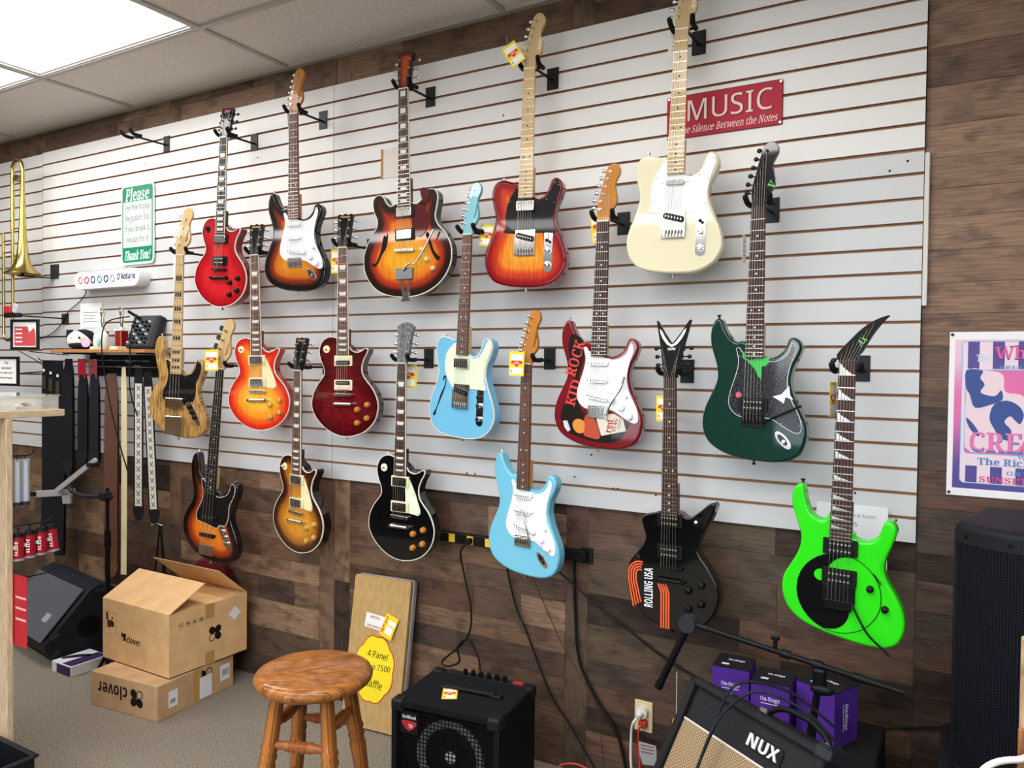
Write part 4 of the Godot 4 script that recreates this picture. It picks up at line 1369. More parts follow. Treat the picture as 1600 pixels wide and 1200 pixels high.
	guitar({"label": "dark green double-cutaway guitar with black pearl pickguard and black headstock", "nut": Vector3(4.423, 2.096, 0.19), "yaw": -3, "tilt": 0.68, "f": 1.032, "scale": 0.648,
		"outline": STRAT, "body": mat("0b332a", 0.2, 0.0, 1.0), "neck": maple, "board": dark_rose, "head": "fender", "head_mat": gloss_black, "peg_mat": black_metal, "nut_mat": black_plastic, "pins": strat_pins,
		"logo": ["V", 38, 62, 20, 22, 60, mat("56c95a", 0.4), false],
		"fit": [["guard", 0, 0, STRAT_GUARD, outline(STRAT_GUARD, 4), pearl, mat("d7dad8", 0.4)], ["hum", 0, 42, "open"],
			["piece", 0, 0, "green_sticker", mat("28c84a", 0.4), [-40, 208, -26, 196, -20, 180, 4, 184, 30, 190, 44, 184, 36, 164, 22, 160, 22, 120, 10, 134, 4, 150, -10, 164, -22, 176, -36, 186], 0.0034],
			["piece", 0, 0, "silver_sticker", mat("d5dadb", 0.25, 0.3), [58, 70, 84, 78, 106, 104, 110, 76, 120, 62, 96, 70, 92, 50, 76, 60], 0.0034],
			["piece", 0, 0, "pink_sticker", mat("c65a66", 0.4), [-56, 76, -46, 82, -36, 72, -42, 60, -54, 64], 0.0034],
			["strat_bridge", 0, 0, black_metal, black_metal, [[34, -14, 12], [60, 2, 24], [100, 22, 40], [146, 44, 48]]], ["jack", 92, -62, -48, chrome]],
		"hanger": "black hanger holding the dark green guitar"})
	# ------------ bottom row
	guitar({"bass": true, "label": "sunburst four-string bass with black pickguard, lowest at the left", "nut": Vector3(1.884, 1.555, 0.19), "yaw": 12, "tilt": 5.1, "f": 1.023, "scale": 0.864,
		"outline": JBASS, "thick": 0.042, "stops": [[0.0, cc.call("0c0908")], [0.02, cc.call("1c0d0a")], [0.045, cc.call("8c3012")], [0.08, cc.call("d6701f")], [0.12, cc.call("e2852a")]], "neck": maple, "board": ebony, "frets": 20, "head": "fender", "head_mat": maple, "logo": ["Squier", 36, 96, 60, 16, 78, logo_black, true],
		"pins": [[-104, -412, -0.2, 1], [10, -925, 0, -1]], 
		"fit": [["guard", 0, 0, JBASS_GUARD, outline(JBASS_GUARD, 4), black_guard, ivory], ["single", 0, 152, 0, black_plastic, 0.092], ["single", 0, 66, 0, black_plastic, 0.092], ["bar", 0, -4, "bridge", chrome, 0.08, 0.05, 0.012],
			["plate", 0, 0, [58,-752, 84,-742, 104,-768, 126,-806, 140,-840, 136,-858, 120,-852, 96,-812, 70,-782], chrome], ["chrome_knob", 84, 98, chrome], ["chrome_knob", 98, 72, chrome], ["chrome_knob", 112, 44, chrome]],
		"hanger": "black hanger holding the sunburst bass"})
	guitar({"label": "tobacco sunburst single-cutaway guitar with cream pickguard, in the bottom row", "nut": Vector3(2.405, 1.554, 0.19), "yaw": -4, "tilt": 0.68, "f": 1.019, "scale": 0.628,
		"outline": LESPAUL, "thick": 0.05, "bevel": 0.004, "stops": [[0.0, cc.call("1c0d0a")], [0.016, cc.call("3a1a0e")], [0.05, cc.call("a4651d")], [0.085, cc.call("cc8a26")], [0.12, cc.call("d6962c")]], "binding": ivory, "neck": mat("2a1410", 0.3, 0.0, 0.8), "board": rosewood, "board_binding": ivory,
		"frets": 22, "inlay": "trap", "head": "book", "head_mat": head_black, "logo": ["Vintage", 0, 132, 50, 11, 0, logo_gold, true], "pins": lp_pins,
		"fit": lp_fit.call(["cover_cream", "cover_cream"], gold_knob, chrome, cream, cream), "hanger": "black hanger holding the tobacco sunburst guitar"})
	guitar({"label": "black single-cutaway guitar with cream binding and silver headstock", "nut": Vector3(2.998, 1.591, 0.19), "yaw": 2, "tilt": 0.63, "f": 1.009, "scale": 0.628,
		"outline": LESPAUL, "thick": 0.05, "bevel": 0.004, "body": gloss_black, "binding": mat("eaf0d8", 0.4), "neck": gloss_black, "board": dark_rose, "board_binding": ivory, "frets": 22, "inlay": "trap",
		"head": "crown", "head_mat": tmat("8a8d90", speckle(128, 0.05, 0.45, 61, 3), Vector3(1, 1, 1), 0.35, 0.4), "pins": lp_pins,
		"fit": lp_fit.call(["cover_cream", "cover_cream"], amber_knob, chrome, mint, mat("eceada", 0.4)), "hanger": "black hanger holding the black guitar with silver headstock"})
	guitar({"label": "pale blue double-cutaway guitar with white pickguard, in the bottom row", "nut": Vector3(3.586, 1.593, 0.19), "yaw": -6, "tilt": 1.15, "f": 1.018, "scale": 0.648,
		"outline": STRAT, "body": mat("74bfd9", 0.25, 0.0, 0.9), "neck": amber, "board": rosewood, "head": "fender", "head_mat": amber, "logo": ["Vintage", 36, 84, 52, 14, 80, logo_black, true], "pins": strat_pins,
		"fit": strat_fit.call(white, white_plastic, chrome, [chrome, [[36, -16, 12], [34, 30, 18], [20, 74, 22], [6, 110, 22]]]), "hanger": "black hanger holding the pale blue guitar"})
	var orange := mat("e8602e", 0.4)
	var vee_fit := [["hum", 0, 157, "open"], ["hum", 0, 53, "open"], ["tom", 0, 0, black_metal], ["stop", 0, -42, black_metal],
		["knob", 64, -66, black_plastic], ["knob", 108, -42, black_plastic], ["knob", 108, -104, black_plastic], ["knob", 64, -126, black_plastic], ["toggle", 92, 160, mat("0b0b0c", 0.3), chrome],
		["text", -78, -78, "ROLLING USA", 132, 31, 90, mat("e9eef2", 0.4), false]]
	for k in 4:
		var r := 9.0 * k
		var ring := []
		for s in 13:
			var a := PI * (1.0 - s / 12.0)
			ring.append([-110.0 + (44.0 - r) * cos(a), -36.0 + (44.0 - r) * sin(a)])
		var poly := []
		poly.append_array([-154.0 + r + 18.0, -150.0 + 6.0 * k])
		poly.append_array([-154.0 + r, -60.0])
		for q in ring:
			if q[0] < -98.0:
				poly.append_array([q[0], q[1]])
		var inner := []
		for q in ring:
			if q[0] < -98.0:
				inner.push_front([-110.0 + (q[0] + 110.0) * (38.5 - r) / (44.0 - r), -36.0 + (q[1] + 36.0) * (38.5 - r) / (44.0 - r)])
		for q in inner:
			poly.append_array([q[0], q[1]])
		poly.append_array([-154.0 + r + 5.5, -60.0])
		poly.append_array([-154.0 + r + 23.5, -150.0 + 6.0 * k])
		vee_fit.append(["piece", 0, 0, "stripe", orange, poly, 0.0006])
		vee_fit.append(["piece", 0, 0, "stripe", orange, [-8.0 - r, -206, -2.5 - r, -206, -2.5 - r, -84, -14.0 - r, -58, -19.0 - r, -60, -8.0 - r, -86], 0.0006])
	guitar({"label": "black guitar with a long pointed horn, V-shaped headstock and orange stripes", "nut": Vector3(4.141, 1.551, 0.19), "yaw": -4, "tilt": -0.74, "f": 1.021, "scale": 0.628,
		"outline": VEE, "bevel": 0.006, "body": gloss_black, "neck": mahogany, "board": dark_rose, "frets": 22, "head": "vee", "head_mat": mat("121213", 0.4, 0.0, 0.3), "peg_mat": black_metal, "nut_mat": black_plastic, "pins": [[0, -835, 0, -1]],
		"fit": vee_fit, "hanger": "black hanger holding the black guitar with V-shaped headstock"})
	var dark_disc := []
	# the black half of the yin-yang: half circle, then the two small arcs
	var R := 108.0
	for s in 25:
		var a := deg_to_rad(64.0) + PI * s / 24.0
		dark_disc.append_array([R * cos(a), R * sin(a)])
	for s in 13:
		var a := deg_to_rad(244.0) + PI * s / 12.0
		dark_disc.append_array([cos(deg_to_rad(244.0)) * R / 2 + R / 2 * cos(a), sin(deg_to_rad(244.0)) * R / 2 + R / 2 * sin(a)])
	for s in range(1, 12):
		var a := deg_to_rad(244.0) - PI * s / 12.0
		dark_disc.append_array([cos(deg_to_rad(64.0)) * R / 2 + R / 2 * cos(a), sin(deg_to_rad(64.0)) * R / 2 + R / 2 * sin(a)])
	var ringo := []
	for s in 49:
		ringo.append([R * cos(TAU * s / 48.0), R * sin(TAU * s / 48.0), 0.6])
	var neon := mat("2fdc1a", 0.3, 0.0, 0.9)
	var ink := mat("0c0c0e", 0.3, 0.0, 0.6)
	guitar({"label": "neon green pointed-headstock guitar with a black yin-yang on its body", "nut": Vector3(4.712, 1.609, 0.34), "yaw": -2, "tilt": 1.03, "f": 1.046, "scale": 0.648,
		"outline": SUPER, "body": neon, "neck": mat("2a1b14", 0.4), "board": dark_rose, "frets": 24, "inlay": "shark", "inlay_mat": mat("d5d8d8", 0.25, 0.2), "head": "point", "head_mat": mat("141415", 0.35, 0.0, 0.4), "peg_mat": black_metal, "nut_mat": black_metal,
		"logo": ["AX", 34, 54, 24, 16, 50, mat("7fd66a", 0.4), false], "pins": [[-108, -345, -0.1, 1]],
		"fit": [["piece", -2, 14, "yin_yang", ink, dark_disc, 0.0007], ["tube", -2, 14, "circle_line", ink, 0.0011, ringo], ["piece", -50, 58, "light_dot", neon, [-16, 0, -11, 11, 0, 16, 11, 11, 16, 0, 11, -11, 0, -16, -11, -11], 0.0011, true],
			["hum", 0, 142, "open"], ["hum", 0, 60, "open"], ["bar", 0, 14, "tremolo_base", black_metal, 0.084, 0.048, 0.012], ["bar", 0, -16, "fine_tuners", black_metal, 0.07, 0.026, 0.016],
			["tube", 34, -2, "tremolo_arm", black_metal, 0.003, [[0, 0, 14], [24, -40, 24], [48, -76, 26], [86, -108, 24], [100, -120, 24]]],
			["knob", 78, 40, black_plastic, 0.0095], ["knob", 116, -8, black_plastic, 0.0095], ["tube", 98, 62, "toggle_switch", black_metal, 0.0018, [[-14, 20, 1], [0, 6, 10], [8, -2, 16]]]],
		"hang_at": -0.025, "hanger": "black hanger holding the neon green guitar"})
	# a hanger with nothing on it, and one cut by the top edge of the picture
	make_hanger(Vector3(1.22, 2.765, 0.0), 0.19, "empty black guitar hanger above the green sign", 0.0)
	make_hanger(Vector3(4.69, 2.83, 0.0), 0.16, "black hanger plate cut by the top edge of the picture", 0.0)


# ---------------------------------------------------------------- things on the wall
func price_tag(at: Vector3, w: float, h: float, yaw: float, roll: float, label: String, plain := false) -> void:
	var t := thing("price_tag", label, "price tag", at, "price tags", Basis(UP, deg_to_rad(yaw)) * Basis(Vector3.BACK, deg_to_rad(roll)))
	gpart(t, "card", mat("f3efe6", 0.7) if plain else mat("f2d51c", 0.6), func(m: MB): m.ext(rrect(w, h, 0.002), -0.0004, 0.0004, 0.0))
	gpart(t, "string", mat("e9e6df", 0.8), func(m: MB): m.cyl(Vector3(0, h / 2 - 0.004, 0), Vector3(w * 0.2, h / 2 + 0.03, -0.004), 0.0006, -1, 5))
	if plain:
		gpart(t, "print", mat("8d93a8", 0.7), func(m: MB):
			for k in 4:
				m.box(Vector3(0, h * (0.28 - 0.17 * k), 0.0005), Vector3(w * 0.6, h * 0.035, 0.0003)))
		return
	for q in [[0.27, 0.24], [-0.29, 0.26]]:
		gpart(t, "price_field", mat("f6f4ee", 0.6), func(m: MB): m.box(Vector3(0, h * q[0], 0.0005), Vector3(w * 0.8, h * q[1], 0.0003)))
	gpart(t, "red_arrow", mat("d0252b", 0.6), func(m: MB):
		m.ext(PackedVector2Array([Vector2(-w * 0.42, h * 0.02), Vector2(-w * 0.3, h * 0.13), Vector2(w * 0.3, h * 0.13), Vector2(w * 0.42, h * 0.02), Vector2(w * 0.2, h * 0.0), Vector2(0, -h * 0.14), Vector2(-w * 0.2, h * 0.0)]), 0.0004, 0.0009, 0.0))
	words(t, "arrow_print", "OUR", w * 0.3, h * 0.04, Transform3D(Basis(), Vector3(0, h * 0.075, 0.0009)), mat("f6f4ee", 0.6))
	words(t, "arrow_print", "PRICE", w * 0.36, h * 0.04, Transform3D(Basis(), Vector3(0, h * 0.02, 0.0009)), mat("f6f4ee", 0.6))
	words(t, "dollar_sign", "$", w * 0.1, h * 0.12, Transform3D(Basis(), Vector3(-w * 0.32, -h * 0.3, 0.0007)), mat("d0252b", 0.6))


func cable(pts: Array, r: float, m: Material, label: String, called := "cable", n := 6) -> void:
	var mb := MB.new()
	mb.tube(curve(pts, n), r, 8)
	tag(commit(mb, called, m), label, "cable")


func wall_signs() -> void:
	# price tags
	price_tag(Vector3(3.538, 2.733, 0.225), 0.058, 0.085, 15, 33, "yellow price tag tilted on the headstock of the cherry sunburst maple-neck guitar")
	price_tag(Vector3(1.499, 2.065, 0.135), 0.05, 0.11, 25, 0, "white and yellow tag beside the neck of the natural bass", true)
	price_tag(Vector3(2.605, 2.037, 0.15), 0.056, 0.105, 20, 0, "yellow price tag half hidden behind the neck of the dark wine-red guitar")
	price_tag(Vector3(3.372, 2.095, 0.135), 0.058, 0.085, 10, -8, "yellow price tag behind the headstock of the light blue f-hole guitar")
	price_tag(Vector3(3.85, 2.085, 0.135), 0.058, 0.1, 10, 6, "yellow price tag behind the headstock of the printed dark red guitar")
	price_tag(Vector3(3.572, 1.594, 0.235), 0.058, 0.09, 12, -2, "yellow price tag hanging in front of the headstock of the pale blue guitar")
	price_tag(Vector3(1.885, 1.598, 0.235), 0.064, 0.1, 30, 0, "yellow price tag hanging in front of the headstock of the sunburst bass")
	price_tag(Vector3(2.986, 1.54, 0.13), 0.075, 0.10, 20, 0, "yellow price tag behind the neck of the black guitar with silver headstock")
	price_tag(Vector3(4.102, 1.445, 0.13), 0.055, 0.09, 8, 0, "yellow price tag behind the neck of the black guitar with V-shaped headstock")
	price_tag(Vector3(4.672, 1.50, 0.31), 0.05, 0.1, 78, 0, "yellow price tag seen edge-on beside the neck of the neon green guitar")
	price_tag(Vector3(2.31, 2.684, 0.135), 0.04, 0.1, 60, 3, "white paper tag behind the headstock of the sunburst guitar in the top row", true)
	price_tag(Vector3(4.125, 2.682, 0.13), 0.05, 0.085, 35, -8, "white paper tag behind the headstock of the cream-white guitar", true)
	price_tag(Vector3(4.376, 1.97, 0.17), 0.035, 0.09, 86, 0, "thin tag seen edge-on left of the neck of the dark green guitar", true)

	# red MUSIC sign
	var t := thing("music_sign", "red metal sign reading MUSIC behind the neck of the cream-white guitar", "sign", Vector3(4.253, 2.478, 0.0))
	gpart(t, "panel", mat("a51d33", 0.45, 0.1), func(m: MB): m.ext(rrect(0.4, 0.15, 0.006), 0.002, 0.005, 0.0008, 1))
	gpart(t, "rim", mat("6f1424", 0.5), func(m: MB): m.band(rrect(0.4, 0.15, 0.006), 0.002, 0.0053, 0.0004, 0.002))
	words(t, "letter_shadow", "MUSIC", 0.292, 0.072, Transform3D(Basis(), Vector3(0.024, 0.016, 0.0051)), mat("4a0f18", 0.6), false, false)
	words(t, "letters", "MUSIC", 0.292, 0.072, Transform3D(Basis(), Vector3(0.021, 0.018, 0.0056)), mat("ecd2c8", 0.5), false, false)
	words(t, "letters", "The Silence Between the Notes", 0.34, 0.026, Transform3D(Basis(), Vector3(0.015, -0.047, 0.0052)), mat("f0e0d8", 0.5), true, false, 0.25)
	for s in [[-1, -1], [1, -1], [1, 1], [-1, 1]]:
		gpart(t, "screw", mat("d8d6d2", 0.3, 0.8), func(m: MB): m.cyl(Vector3(s[0] * 0.193, s[1] * 0.068, 0.004), Vector3(s[0] * 0.193, s[1] * 0.068, 0.0075), 0.005, 0.004, 10))

	# green PLEASE sign
	t = thing("please_sign", "green and white upright sign asking players to be careful with the guitars", "sign", Vector3(0.976, 2.358, 0.008))
	var green := mat("0e8a63", 0.35)
	var white := mat("eff3f0", 0.4)
	gpart(t, "plate", white, func(m: MB): m.ext(rrect(0.30, 0.45, 0.03, Vector2.ZERO, 6), 0.0, 0.003, 0.001, 1))
	gpart(t, "green_field", green, func(m: MB): m.ext(rrect(0.275, 0.425, 0.022, Vector2.ZERO, 6), 0.002, 0.0036, 0.0))
	gpart(t, "white_field", white, func(m: MB): m.ext(rrect(0.255, 0.255, 0.001), 0.003, 0.0042, 0.0))
	words(t, "lettering", "Please", 0.21, 0.072, Transform3D(Basis(), Vector3(0, 0.168, 0.0036)), white, true, true, 0.15)
	var ly := 0.092
	for s in ["Feel free to play", "the guitars! But,", "if you break it,", "you pay for it!"]:
		words(t, "lettering", s, 0.225 if s.length() > 15 else 0.2, 0.046, Transform3D(Basis(), Vector3(0, ly, 0.0042)), mat("20604c", 0.4), false, false)
		ly -= 0.06
	words(t, "lettering", "Thank You!", 0.23, 0.054, Transform3D(Basis(), Vector3(0, -0.172, 0.0036)), white, true, true, 0.25)
	gpart(t, "spacer", mat("6a6a6a", 0.6), func(m: MB):
		m.box(Vector3(0, 0.12, -0.004), Vector3(0.06, 0.02, 0.008))
		m.box(Vector3(0, -0.12, -0.004), Vector3(0.06, 0.02, 0.008)))

	# lit string-maker sign
	t = thing("light_box_sign", "white lit capsule-shaped sign with six coloured rings", "sign", Vector3(0.78, 2.054, 0.0))
	var lit := StandardMaterial3D.new()
	lit.albedo_color = Color("eef0f6")
	lit.roughness = 0.35
	lit.emission_enabled = true
	lit.emission = Color("f4f6ff")
	lit.emission_energy_multiplier = 0.35
	var cap := rrect(0.6, 0.1, 0.0498, Vector2.ZERO, 8)
	gpart(t, "housing", mat("d9dadd", 0.4), func(m: MB): m.ext(cap, 0.0, 0.068, 0.002, 1))
	gpart(t, "lit_face", lit, func(m: MB): m.ext(cap, 0.068, 0.08, 0.004, 2))
	var rc := ["e0843c", "c8306a", "4a5a5e", "3a9c88", "3c3a66", "a2a4b4"]
	for k in 6:
		gpart(t, "ring", mat(rc[k], 0.4), func(m: MB):
			var pts := []
			for q in 25:
				pts.append(Vector3(-0.235 + 0.062 * k + cos(TAU * q / 24.0) * 0.018, sin(TAU * q / 24.0) * 0.018, 0.0805))
			m.tube(pts, 0.0045, 6))
	words(t, "lettering", "D'Addario", 0.16, 0.038, Transform3D(Basis(), Vector3(0.2, 0.008, 0.0802)), mat("1d1846", 0.6), false, true, 0.0, 0.0012)
	words(t, "lettering", "WORLD'S FINEST STRINGS", 0.1, 0.006, Transform3D(Basis(), Vector3(0.195, -0.022, 0.08)), mat("77738f", 0.4), false, false)
	var sl := AreaLight3D.new()
	sl.name = "sign_lamp"
	sl.area_size = Vector2(0.55, 0.09)
	sl.light_color = Color("f0f3ff")
	sl.light_energy = 0.05
	sl.area_range = 6.0
	sl.shadow_enabled = true
	t.add_child(sl)
	sl.position = Vector3(0, 0, 0.085)
	sl.rotation.y = PI
	cable([Vector3(0.5, 2.01, 0.03), Vector3(0.484, 1.99, 0.012), Vector3(0.412, 1.94, 0.01), Vector3(0.298, 1.885, 0.01), Vector3(0.236, 1.817, 0.012), Vector3(0.111, 1.752, 0.01), Vector3(-0.069, 1.714, 0.01)], 0.0028, mat("17181a", 0.5), "thin black cord running down from the lit capsule-shaped sign")

	# typed paper sheet behind the shelf
	t = thing("paper_sheet", "white typed sheet of paper on the wall behind the trophies", "paper", Vector3(0.52, 1.79, 0.004))
	gpart(t, "sheet", mat("f0f0f0", 0.8), func(m: MB): m.box(Vector3.ZERO, Vector3(0.216, 0.28, 0.0008)))
	gpart(t, "print", mat("8a8c92", 0.8), func(m: MB):
		for k in 6:
			m.box(Vector3(-0.005 - 0.01 * (k % 3), 0.085 - 0.018 * k - (0.02 if k > 3 else 0.0), 0.0005), Vector3(0.15 - 0.02 * (k % 3), 0.004, 0.0004)))

	# price sheet behind the neon green guitar
	t = thing("price_sheet", "white sheet with printed price behind the neon green guitar", "paper", Vector3(4.692, 1.012, 0.012))
	gpart(t, "sheet", mat("edf0f5", 0.7), func(m: MB): m.ext(rrect(0.212, 0.285, 0.006), -0.0005, 0.0005, 0.0))
	words(t, "lettering", "A", 0.009, 0.012, Transform3D(Basis(), Vector3(-0.062, 0.108, 0.0005)), mat("7d8087", 0.7), false, false)
	words(t, "lettering", "th mic boom", 0.082, 0.013, Transform3D(Basis(), Vector3(0.03, 0.108, 0.0005)), mat("7d8087", 0.7), false, false)
	words(t, "lettering", ".95", 0.028, 0.014, Transform3D(Basis(), Vector3(0.004, 0.079, 0.0005)), mat("5f6268", 0.7), false, false)

	# power strip and cords
	t = thing("power_strip", "long black power strip with yellow sockets on the plank wall", "power strip", Vector3(3.41, 0.858, -0.0185))
	gpart(t, "housing", mat("121214", 0.45), func(m: MB): m.bbox(Vector3(0, 0, 0.018), Vector3(0.7, 0.042, 0.034), 0.004))
	for x in [-0.272, -0.18, -0.09, 0.0, 0.09, 0.18]:
		gpart(t, "socket", mat("e0bd2a", 0.5), func(m: MB):
			m.box(Vector3(x, 0, 0.036), Vector3(0.03, 0.034, 0.003)))
	gpart(t, "end_bracket", mat("1a1a1c", 0.5), func(m: MB): m.box(Vector3(0.34, 0.0, 0.004), Vector3(0.05, 0.062, 0.006)))
	gpart(t, "plug", mat("17171a", 0.5), func(m: MB): m.bbox(Vector3(-0.176, 0.0, 0.05), Vector3(0.022, 0.024, 0.026), 0.004))
	var rubber := mat("141416", 0.55)
	cable([Vector3(3.232, 0.852, 0.05), Vector3(3.21, 0.815, 0.056), Vector3(3.196, 0.758, 0.025), Vector3(3.217, 0.668, 0.02), Vector3(3.24, 0.58, 0.02), Vector3(3.237, 0.485, 0.02), Vector3(3.191, 0.412, 0.02), Vector3(3.103, 0.329, 0.03), Vector3(3.14, 0.318, 0.035), Vector3(3.192, 0.347, 0.03), Vector3(3.181, 0.403, 0.03), Vector3(3.232, 0.449, 0.03), Vector3(3.284, 0.43, 0.06), Vector3(3.36, 0.42, 0.14), Vector3(3.40, 0.375, 0.19)], 0.0042, rubber, "black power cord looping from the power strip to the bass amplifier")
	cable([Vector3(3.4, 0.80, 0.0), Vector3(3.403, 0.749, 0.0), Vector3(3.447, 0.607, 0.0), Vector3(3.495, 0.52, 0.0), Vector3(3.603, 0.301, 0.0), Vector3(3.707, 0.174, 0.0), Vector3(3.85, 0.006, 0.02)], 0.004, rubber, "black cord hanging down the planks below the pale blue guitar")
	cable([Vector3(3.53, 0.75, 0.02), Vector3(3.66, 0.516, 0.02), Vector3(3.731, 0.417, 0.02), Vector3(3.82, 0.28, 0.022), Vector3(3.87, 0.006, 0.05)], 0.0018, mat("4a3128", 0.6), "thin brown wire hanging diagonally across the planks")
	cable([Vector3(3.70, 0.84, -0.005), Vector3(3.708, 0.651, -0.004), Vector3(3.728, 0.454, -0.004), Vector3(3.8, 0.321, -0.004), Vector3(3.894, 0.196, -0.004), Vector3(3.95, 0.006, 0.01)], 0.0062, rubber, "thick black cord hanging from the end of the power strip")
	cable([Vector3(3.64, 0.80, 0.03), Vector3(3.794, 0.69, 0.014), Vector3(3.952, 0.596, 0.002), Vector3(4.077, 0.525, -0.004), Vector3(4.3, 0.44, -0.006)], 0.0042, rubber, "black cord running diagonally behind the black pointed guitar")
	cable([Vector3(4.5, 0.40, -0.01), Vector3(4.694, 0.42, -0.01), Vector3(4.965, 0.491, -0.01), Vector3(5.2, 0.53, -0.01)], 0.0032, rubber, "black cord stretched along the wall toward the large loudspeaker")
	t = thing("wall_outlet", "beige wall outlet with two plugs in it", "outlet", Vector3(3.99, 0.289, -0.019))
	gpart(t, "cover_plate", mat("d8c9a0", 0.45), func(m: MB): m.bbox(Vector3(0, 0, 0.003), Vector3(0.07, 0.115, 0.006), 0.002))
	gpart(t, "round_plug", mat("e6e3dc", 0.4), func(m: MB):
		m.cyl(Vector3(0, 0.02, 0.005), Vector3(0, 0.02, 0.03), 0.022, 0.021, 20)
		m.cyl(Vector3(0, 0.02, 0.03), Vector3(-0.006, 0.012, 0.05), 0.014, 0.009, 14))
	gpart(t, "red_plug", mat("b8372a", 0.5), func(m: MB): m.bbox(Vector3(0.004, -0.022, 0.018), Vector3(0.03, 0.026, 0.026), 0.004))
	cable([Vector3(3.984, 0.30, 0.034), Vector3(3.972, 0.28, 0.046), Vector3(3.962, 0.223, 0.036), Vector3(3.975, 0.104, 0.055), Vector3(4.03, 0.006, 0.075)], 0.0048, mat("dcd9d2", 0.5), "white cord hanging from the beige wall outlet")
	cable([Vector3(3.992, 0.267, 0.014), Vector3(3.986, 0.25, 0.024), Vector3(3.982, 0.2, 0.012), Vector3(3.988, 0.108, 0.012), Vector3(3.985, 0.03, 0.05), Vector3(3.93, 0.012, 0.12), Vector3(3.82, 0.02, 0.15), Vector3(3.73, 0.05, 0.12), Vector3(3.70, 0.07, 0.09), Vector3(3.76, 0.085, 0.075), Vector3(3.84, 0.07, 0.085), Vector3(3.86, 0.03, 0.12)], 0.0042, mat("c8402e", 0.5), "orange-red extension cord hanging from the outlet and coiled on the floor")
	t = thing("cord_label", "silver printed label on the red cord below the outlet", "label", Vector3(4.02, 0.172, 0.02), "", Basis(Vector3.BACK, 0.06))
	gpart(t, "foil", mat("c9cdd2", 0.3, 0.5), func(m: MB): m.ext(flat([-32, 38, 34, 34, 36, 8, 33, -40, -20, -44, -31, -10]), -0.0005, 0.0005, 0.0))
	gpart(t, "print", mat("8a4a44", 0.6), func(m: MB):
		for k in 3:
			m.box(Vector3(0, 0.026 - 0.012 * k, 0.0006), Vector3(0.05, 0.004, 0.0003)))

	# concert poster at the right edge
	t = thing("concert_poster", "pink, purple and white concert poster at the right edge of the picture", "poster", Vector3(5.135, 1.456, -0.0175))
	var navy := mat("26458c", 0.5)
	var pink := mat("e06aa8", 0.5)
	var cyan := mat("62b7dc", 0.5)
	gpart(t, "board", mat("f0eef0", 0.5), func(m: MB): m.box(Vector3(0, 0, 0.002), Vector3(0.36, 0.496, 0.004)))
	gpart(t, "colour_field", poster_blend(), func(m: MB): m.ext(rrect(0.33, 0.45, 0.001), 0.004, 0.0044, 0.0))
	gpart(t, "pale_field", mat("ecd6e0", 0.5), func(m: MB): m.ext(rrect(0.29, 0.425, 0.012, Vector2(0, 0.006)), 0.0044, 0.0047, 0.0))
	for k in 5:
		gpart(t, "stripe", mat("4b3d8c", 0.5), func(m: MB): m.box(Vector3(-0.116 + 0.064 * k, 0.178, 0.0049), Vector3(0.03, 0.082, 0.0004)))
		gpart(t, "stripe", mat("4b3d8c", 0.5), func(m: MB): m.box(Vector3(-0.116 + 0.064 * k, -0.18, 0.0049), Vector3(0.03, 0.05, 0.0004)))
	gpart(t, "cyan_line", cyan, func(m: MB): m.band(rrect(0.292, 0.427, 0.012, Vector2(0, 0.006)), 0.0044, 0.0053, 0.0008, 0.0012))
	gpart(t, "pink_panel", pink, func(m: MB): m.ext(rrect(0.27, 0.25, 0.008, Vector2(0, 0.008)), 0.0048, 0.0053, 0.0))
	gpart(t, "panel_line", cyan, func(m: MB): m.band(rrect(0.272, 0.252, 0.008, Vector2(0, 0.008)), 0.0048, 0.0057, 0.0008, 0.001))
	gpart(t, "pale_shape", mat("ecd2da", 0.5), func(m: MB): m.ext(outline([-134, 40, -130, 132, -80, 132, -40, 120, -34, 70, 6, 62, 24, 30, 22, -40, 0, -100, -70, -110, -134, -100], 3), 0.0052, 0.0056, 0.0))
	gpart(t, "dark_shape", navy, func(m: MB): m.ext(outline([-134, 132, -92, 132, -98, 110, -86, 90, -96, 66, -60, 56, -44, 74, -40, 46, -70, 30, -110, 20, -124, 60, -134, 80], 3), 0.0055, 0.0059, 0.0))
	gpart(t, "dark_shape", navy, func(m: MB): m.ext(outline([-62, 30, -30, 44, 0, 30, 14, 4, 6, -24, -8, -14, -20, -2, -34, -20, -16, -44, -22, -74, -44, -66, -60, -40, -72, -10], 3), 0.0055, 0.0059, 0.0))
	gpart(t, "dark_shape", navy, func(m: MB): m.ext(outline([-132, -10, -112, -30, -96, -60, -104, -64, -124, -40], 3), 0.0055, 0.0059, 0.0))
	words(t, "lettering", "The", 0.034, 0.022, Transform3D(Basis(), Vector3(-0.092, 0.17, 0.0052)), mat("bcd8e4", 0.5), true)
	words(t, "letter_shadow", "Whisky", 0.18, 0.056, Transform3D(Basis(), Vector3(0.026, 0.179, 0.0051)), mat("1f2a55", 0.5), true)
	words(t, "lettering", "Whisky", 0.174, 0.05, Transform3D(Basis(), Vector3(0.024, 0.18, 0.0056)), mat("e0559c", 0.5), true)
	words(t, "lettering", "PRESENTS", 0.12, 0.01, Transform3D(Basis(), Vector3(0.01, 0.142, 0.0052)), mat("3a8fc0", 0.5), true)
	words(t, "lettering", "Direct", 0.05, 0.014, Transform3D(Basis(), Vector3(0.035, 0.116, 0.0055)), mat("4a5fae", 0.5), true)
	words(t, "lettering", "4th T", 0.04, 0.012, Transform3D(Basis(), Vector3(0.035, 0.083, 0.0055)), mat("4a5fae", 0.5), true)
	words(t, "lettering", "Sep", 0.03, 0.012, Transform3D(Basis(), Vector3(0.04, 0.066, 0.0055)), mat("4a5fae", 0.5), true)
